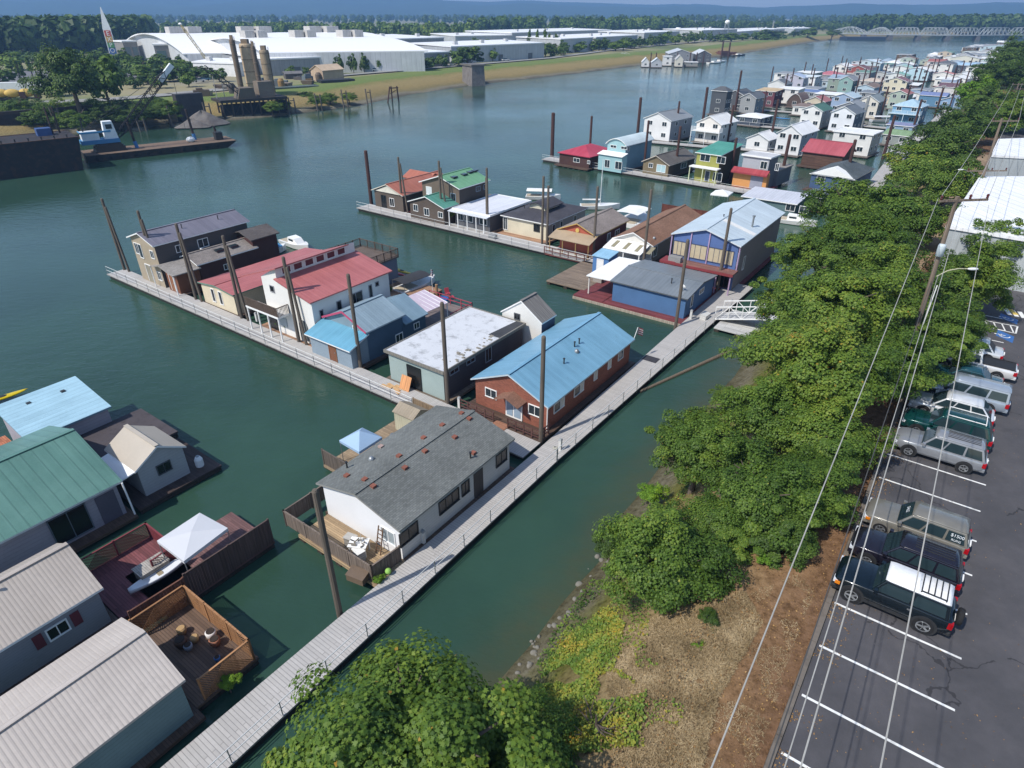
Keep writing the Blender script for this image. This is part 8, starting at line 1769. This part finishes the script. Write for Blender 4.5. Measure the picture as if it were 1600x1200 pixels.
# truss bridge
BR = mat('#aab0b0', 'rust', .6, 1, .05); BRS = mat('#9aa1a2', rough=.6)
pier_px = [(1294, 59), (1350, 61), (1391, 62), (1435, 62.5), (1480, 63), (1527, 63), (1577, 62.5), (1630, 62.5), (1684, 62)]
PP = [at(x, y, 0) for x, y in pier_px]; zd = zof(PP[5], 55); zt_ = zof(PP[5], 43.5); c0 = PP[4]
rt = thing('railway_bridge', 'long pale steel truss railway bridge across the river', 'bridge', (c0.x, c0.y, 0))
for i, p in enumerate(PP[1:]):
    q = p - c0; g = MB(); g.hexa([(q.x - 2.6, q.y - 2, -2), (q.x + 2.6, q.y - 2, -2), (q.x + 2.6, q.y + 9, -2), (q.x - 2.6, q.y + 9, -2)], [(q.x - 2, q.y - 1, zd - 1), (q.x + 2, q.y - 1, zd - 1), (q.x + 2, q.y + 8, zd - 1), (q.x - 2, q.y + 8, zd - 1)]); g.build('pier', mat('#5f5c5a', 'patchy'), rt)
for i, (p, q) in enumerate(zip(PP, PP[1:])):
    a, b = p - c0, q - c0; d = b - a; g = MB(); n = 8; swing = i < 2
    nn = Vector((-d.y, d.x, 0)).normalized() * 7
    for off in (Vector(), nn):
        lo = [a + off + d * (k / n) + Vector((0, 0, zd)) for k in range(n + 1)]; pk = [0, .95, 1, 1, 1, 1, 1, .95, 0] if not swing else ([.1, .45, .7, .85, 1, .95, .7, .45, .1])
        hi = [l + Vector((0, 0, (zt_ - zd) * (pk[k] if i != 1 else pk[k]))) for k, l in enumerate(lo)]
        for k in range(n):
            g.bar(lo[k], lo[k + 1], .7, .9); g.bar(hi[k], hi[k + 1], .6, .7)
            g.bar(lo[k], hi[k + 1], .5, .5) if k < n / 2 else g.bar(hi[k], lo[k + 1], .5, .5)
            if 0 < k: g.bar(lo[k], hi[k], .45, .45)
    g.slab([a + Vector((0, 0, zd - .3)), b + Vector((0, 0, zd - .3)), b + nn + Vector((0, 0, zd - .3)), a + nn + Vector((0, 0, zd - .3))], .6); g.build('truss_span', BRS, rt)
b = at(1350, 62, 0) - c0; g = MB(); g.box(b.x - 26, b.x + 26, b.y - 6, b.y + 16, -1, zd * .55); g.build('swing_fender', mat('#2d3a4a', 'timber'), rt)

# ---------------------------------------------------------------- vegetation of the far bank
def ftree(label, base, ytop, wpx, kind='round', group=None, z0=FAR_Z, name='tree', m=None):
    b = at(*base, z0); h = zof(b, ytop) - z0; r = wpx / 2 * math.hypot(b.x, b.y) / 1140.0
    if wpx > 60:
        r = max(r, h * .3); return tree(label, MID[3], (b.x, b.y, z0 + h * .5), r, z0, 'tree', name, group, h * .58 / r)
    if kind == 'poplar': return tree(label, POPLAR[int(base[0]) % 2], (b.x, b.y, z0 + h * .53), h * .42, z0, 'tree', 'poplar_tree', group, 1.0)
    r = max(r, h * .25); return tree(label, FARC[m if m is not None else int(base[0]) % 3], (b.x, b.y, z0 + h * .46), r, z0, 'tree', name, group, max(.5, h * .64 / r), None, int(base[0]))
ftree('tall shaggy tree on the far bank behind the huge black barge', (126, 176), 64, 84, m=2); ftree('wispy olive tree right of the tall shaggy far bank tree', (172, 165), 92, 55, m=2); ftree('big round tree at the old concrete pier on the levee', (730, 103), 71, 52, m=0)
for i, x in enumerate((532, 553, 570, 592, 606, 622, 636, 651)): ftree('street tree in the row before the long pale hall wall', (x, 122 - (x - 424) * .0573), 86 - i * 1.0, 16, group='street trees along the long pale hall wall', m=1)
for x in (827, 839, 851, 858, 868): ftree('tall pointed poplar before the white far warehouses', (x, 82), 49, 10, 'poplar', 'poplars before the far warehouses')
for x, y, t_ in ((32, 124, 90), (52, 122, 84), (66, 118, 78), (40, 128, 94)): ftree('dark conical tree in the far parking lot at left', (x, y), t_, 14, 'poplar', 'conical trees of the left far lot')
PARK = [(205, 118, 88, 34), (222, 122, 92, 40), (248, 108, 86, 26), (262, 106, 88, 24), (286, 106, 86, 26), (230, 128, 102, 36), (256, 128, 104, 36), (282, 127, 102, 40), (306, 124, 104, 36), (322, 122, 104, 26), (210, 138, 118, 22), (232, 132, 116, 26), (334, 100, 88, 24), (356, 104, 92, 16), (196, 100, 76, 20), (150, 110, 82, 28), (170, 124, 96, 40), (185, 132, 102, 32), (20, 110, 84, 40), (0, 130, 100, 40), (100, 112, 84, 36), (120, 100, 76, 30), (75, 108, 86, 30), (60, 100, 80, 26), (30, 96, 78, 30), (140, 128, 98, 40), (110, 138, 108, 40), (216, 110, 86, 24), (238, 118, 92, 30), (275, 118, 96, 30), (296, 114, 94, 28), (312, 112, 96, 22), (340, 112, 98, 20), (186, 112, 84, 30), (160, 98, 76, 30), (344, 128, 108, 24), (296, 136, 114, 24), (250, 138, 116, 26), (90, 150, 120, 34), (60, 140, 118, 26)]
for i, (x, y, t_, w_) in enumerate(PARK): ftree('rounded tree in the park before the exhibition halls', (x, y), t_, w_, group='trees of the exhibition hall park')
LEV = [(685, 101, 80, 18), (770, 96, 76, 20), (790, 92, 78, 20), (806, 90, 76, 20), (822, 90, 70, 22), (864, 88, 68, 34), (905, 82, 66, 26), (925, 80, 62, 28), (946, 78, 60, 24), (962, 80, 64, 26), (985, 76, 60, 26), (1000, 74, 58, 26), (1018, 72, 55, 22), (1075, 68, 50, 22), (1085, 67, 52, 20), (1108, 66, 50, 12), (1128, 65, 52, 30), (1142, 65, 52, 26), (1160, 63, 53, 24), (1195, 62, 51, 40), (1212, 60, 50, 30), (1262, 58, 44, 26), (760, 78, 62, 30), (745, 80, 60, 30), (880, 66, 54, 20), (800, 76, 64, 26), (1040, 68, 50, 20), (1095, 64, 48, 10), (1178, 60, 50, 12), (1240, 58, 48, 20), (1300, 57, 46, 20), (455, 122, 104, 16), (480, 119, 104, 14), (672, 108, 88, 20), (690, 105, 84, 22), (840, 90, 68, 22), (852, 89, 66, 22), (880, 86, 64, 22), (936, 80, 60, 24), (974, 79, 60, 22), (1030, 72, 54, 20), (1055, 70, 54, 18), (780, 82, 66, 26), (815, 80, 64, 24), (900, 72, 58, 22)]
for i, (x, y, t_, w_) in enumerate(LEV): ftree('leafy tree standing along the levee road among the far warehouses', (x, y), t_, w_, group='trees along the levee road')
for i, (px, r, lb) in enumerate((((20, 182), 9, 'dense bushes above the huge black barge'), ((70, 190), 8, 'bushes on the bank right behind the second dark barge'), ((170, 188), 8, 'dark bushes behind the blue crane'), ((225, 184), 8, 'bushes behind the long crane boom'), ((262, 178), 7.5, 'green bushes left of the dark retaining wall'), ((120, 195), 7, 'bushes behind the second barge end'), ((440, 163), 5, 'bright green bushes right of the loading pier'), ((478, 152), 5, 'bushes on the slope under the grey-green quay'), ((515, 154), 5, 'bushes below the black quay wall'), ((545, 152), 4.5, 'bush clump at the right end of the black quay wall'), ((0, 165), 9, 'bushes at the left edge beside the mixer trucks'), ((45, 178), 9, 'bushes between the mixer trucks and the huge black barge'), ((95, 182), 9, 'tall bushes at the foot of the tall shaggy tree'), ((145, 180), 9, 'dark brush right of the tall shaggy tree foot'), ((195, 180), 8.5, 'dark brush left of the long crane boom'), ((245, 174), 8, 'green brush right of the long crane boom'), ((425, 168), 5, 'low brush beside the loading pier legs'), ((495, 158), 5, 'green brush on the slope left of the black quay wall'))):
    b = at(*px, 3); tree(lb, MID[i % 4] if r > 6 else MID[0], (b.x, b.y, 4.2 if r > 6 else 3.0), r * .68, 1.2, 'bush', 'shrub', None, .72)
def wood(name, bases, n, h0, h1, seed, m=M_DARK, spread=40):
    """far-off woods that read as one mass: many crowns merged into one object"""
    rng = np.random.default_rng(seed); Pp, Nn, Tt, Sz = [], [], [], []
    B = [at(*q, FAR_Z) for q in bases]; Ls = [(b - a).length for a, b in zip(B, B[1:])]; cum = np.concatenate([[0], np.cumsum(Ls)])
    for k in range(n):
        u = rng.uniform(0, cum[-1]); i = min(len(Ls) - 1, int(np.searchsorted(cum, u) - 1)) if u > 0 else 0; f = (u - cum[i]) / Ls[i]; c = B[i].lerp(B[i + 1], f); aw = Vector((c.x, c.y, 0)).normalized(); c = c + aw * rng.uniform(0, spread) + Vector((rng.normal(0, 6), rng.normal(0, 6), 0))
        h = rng.uniform(h0, h1); r = h * rng.uniform(.26, .4); q = 110; d = rng.normal(size=(q, 3)); d[:, 2] += .3; d /= np.linalg.norm(d, axis=1, keepdims=True)
        Pp.append(np.array([c.x, c.y, FAR_Z + h * .55]) + d * np.array([r, r, h * .48]) * rng.uniform(.7, 1.05, (q, 1))); Nn.append(d + rng.normal(size=(q, 3)) * .35); Tt.append(np.clip(rng.normal(.4, .1) + rng.normal(0, .12, q), 0, .9)); Sz.append(np.full(q, r * .55))
    me = leaves_mesh(name, np.vstack(Pp), np.vstack(Nn), np.concatenate(Sz), np.concatenate(Tt), QUAD, m, rng); o = bpy.data.objects.new(name, me); COL.objects.link(o); tag(o, kind='stuff')
wood('far_wood', [(-80, 92), (0, 90), (60, 86), (130, 84), (200, 74), (230, 70)], 300, 15, 24, 1, spread=90)
wood('far_wood', [(180, 58), (300, 55), (420, 56), (560, 62), (640, 62), (760, 60)], 300, 10, 17, 2, M_MAPLE, spread=160)
wood('far_wood', [(740, 56), (850, 53), (960, 52), (1045, 50), (1060, 49)], 240, 12, 22, 3, M_MAPLE, spread=140)
wood('far_wood', [(1040, 50), (1150, 48), (1260, 48), (1330, 51)], 200, 10, 15, 4, spread=200)
wood('far_wood', [(1330, 50), (1400, 50), (1500, 50.5), (1620, 51), (1720, 52)], 260, 17, 25, 5, spread=160)
wood('distant_wood', [(-200, 41), (300, 40), (700, 40), (1100, 40), (1800, 40)], 1500, 12, 24, 6, spread=2200)

# ---------------------------------------------------------------- small clutter on the decks and the gravel plant
def chair(px, rz, label, c, z=.5, group=None):
    p = at(*px, z); rt = thing('deck_chair', label, 'chair', (p.x, p.y, z), rz, group); m = mat(c, rough=.6)
    g = MB(); g.box(-.28, .28, -.26, .26, .36, .41); g.build('seat', m, rt); g = MB(); g.hexa([(-.28, .22, .4), (.28, .22, .4), (.28, .27, .4), (-.28, .27, .4)], [(-.28, .4, .95), (.28, .4, .95), (.28, .45, .95), (-.28, .45, .95)]); g.build('backrest', m, rt)
    for x in (-.25, .25):
        for y in (-.23, .23): g = MB(); g.box(x - .025, x + .025, y - .025, y + .025, 0, .36); g.build('leg', m, rt)
def planter(px, label, z=.5, r=.28, flower=M_LIGHT, group=None):
    p = at(*px, z); rt = thing('planter', label, 'plant pot', (p.x, p.y, z), 0, group); g = MB(); g.rev([(r * .7, 0), (r, .35), (r * 1.05, .4)], n=12); g.build('pot', mat('#8f5a40'), rt)
    me = LIGHTC if flower is M_LIGHT else MID[1]; c = bpy.data.objects.new('foliage', me); COL.objects.link(c); c.parent = rt; c.location = (0, 0, .65); c.scale = (r * 1.5,) * 3
def box_(px, label, c, sx=.6, sy=.35, h=.55, z=.5, rz=0, group=None):
    p = at(*px, z); rt = thing('dock_box', label, 'dock box', (p.x, p.y, z), RZ + rz, group); g = MB(); g.hexa([(-sx, -sy, 0), (sx, -sy, 0), (sx, sy, 0), (-sx, sy, 0)], [(-sx, -sy, h * .8), (sx, -sy, h * .8), (sx, sy, h), (-sx, sy, h)]); g.build('box', mat(c, rough=.6), rt); g = MB(); g.hexa([(-sx - .03, -sy - .03, h * .8), (sx + .03, -sy - .03, h * .8), (sx + .03, sy + .03, h), (-sx - .03, sy + .03, h)], [(-sx - .03, -sy - .03, h * .8 + .05), (sx + .03, -sy - .03, h * .8 + .05), (sx + .03, sy + .03, h + .05), (-sx - .03, sy + .03, h + .05)]); g.build('lid', mat(c, rough=.5), rt)
for px, rz, lb, c in (((598, 450), 1, 'white chair on the tan deck left of the kayaks', '#d8d8d4'), ((622, 437), 2.4, 'grey chair by the round table on the tan kayak deck', '#6a6f72'), ((600, 437), 5, 'grey chair behind the round table on the tan kayak deck', '#6a6f72'), ((700, 463), .5, 'red chair on the red-railed deck behind the light blue cottage', '#b02a3c'), ((706, 468), 2, 'red chair nearer the flat white roof on the red-railed deck', '#b02a3c'), ((615, 305), .3, 'red chair on the red porch deck of the orange-roofed house', '#9a2a34')): chair(px, rz, lb, c)
p = at(690, 470, .5); rt = thing('paddling_pool', 'round blue paddling pool on the red-railed deck', 'pool', (p.x, p.y, .5)); g = MB(); g.rev([(.8, 0), (.85, .3), (.75, .3), (.72, .08)], n=18); g.build('tub', mat('#2a62b8', rough=.4), rt)
for px, lb in (((441, 515), 'green potted shrub left of the arched door of the white house'), ((455, 520), 'second potted shrub, right before the arched door of the white house'), ((798, 360), 'potted shrub on the tan deck before the charcoal hipped house'), ((823, 366), 'terracotta pot with a shrub before the cream front wall'), ((883, 386), 'potted shrub left on the red cottage porch'), ((898, 388), 'potted shrub right on the red cottage porch'), ((960, 398), 'flower tub before the white slatted porch'), ((700, 337), 'potted plant left of the white porch posts'), ((744, 347), 'potted plant right of the white porch posts'), ((1085, 262), 'yellow-green flower tub at the lime green house'), ((1150, 277), 'planter left of the orange ground floor')): planter(px, lb)
for px, lb, c, rz in (((481, 528), 'green dock box at the corner of the white house', '#2e6a54', 0), ((770, 372), 'grey dock box right of the white porch house', '#8b8d8e', 0), ((1010, 412), 'white dock box beside the brown shingle house', '#d0d0cc', .2), ((668, 606), 'weathered timber crate by the pale green front', '#7d6a52', .3), ((640, 585), 'tan timber crate left of the dark opening', '#9a7c56', .1), ((1101, 497), 'pale dock box beside the blue boathouse wall', '#c8c8c4', 1.5), ((935, 440), 'grey shed-like chest beside the little blue shed', '#9a938a', 0), ((560, 905), 'low crate on the walkway edge by the front deck fence', '#6e5a46', .2)): box_(px, lb, c, rz=rz)
def hose(px, label, c):
    p = at(*px, .52); g = MB(); pts = [(.22 * (1 - k * .012) * math.cos(k * .5), .22 * (1 - k * .012) * math.sin(k * .5), .02 + .002 * k) for k in range(40)]; g.path(pts, .018, 5); tag(g.build('coiled_hose', mat(c, rough=.5), loc=p), label, 'hose')
hose((600, 880), 'coiled green hose beside the front corner of the gray shingled house', '#3a6a3c'); hose((505, 545), 'coiled dark hose on the first pier below the light blue cottage', '#2b2b2b'); hose((868, 700), 'coiled pale hose at the walkway junction', '#b8b8a8')
for i, (px, lb) in enumerate((((590, 893), 'white flower basket on the deck fence corner'), ((607, 896), 'lime green ball beside the deck fence corner'))):
    p = at(*px, .6); g = MB(); g.ell((0, 0, .2), (.2, .2, .2)); tag(g.build('ball', mat('#e0dce4' if i == 0 else '#8ac43a'), loc=p), lb, 'ball')
rf = random.Random(8)
for i in range(26):
    px = (rf.uniform(300, 500), rf.uniform(118, 150)); p = at(px[0], 118 + (500 - px[0]) * .12 + rf.uniform(0, 14), FAR_Z); k = rf.choice(('box', 'tank', 'skip')); c = rf.choice(('#6a5a48', '#8a7a64', '#4a4744', '#a39a88', '#5d6a70', '#94702f')); g = MB()
    if k == 'tank': r = rf.uniform(.8, 1.6); g.rev([(r, 0), (r, r * 2), (r * .6, r * 2.6)], n=12)
    elif k == 'box': a, b, h = rf.uniform(1, 3.5), rf.uniform(1, 2), rf.uniform(1, 3); g.box(-a, a, -b, b, 0, h); g.box(-a * .6, a * .2, -b * .7, b * .7, h, h * 1.3)
    else: g.hexa([(-2, -1, 0), (2, -1, 0), (2, 1, 0), (-2, 1, 0)], [(-2.6, -1.3, 1.5), (2.6, -1.3, 1.5), (2.6, 1.3, 1.5), (-2.6, 1.3, 1.5)])
    tag(g.build('yard_equipment', mat(c, 'rust'), loc=p, rz=rf.uniform(0, 3)), 'small rusty bin, tank or block in the gravel plant yard', 'equipment', 'clutter of the gravel plant yard')
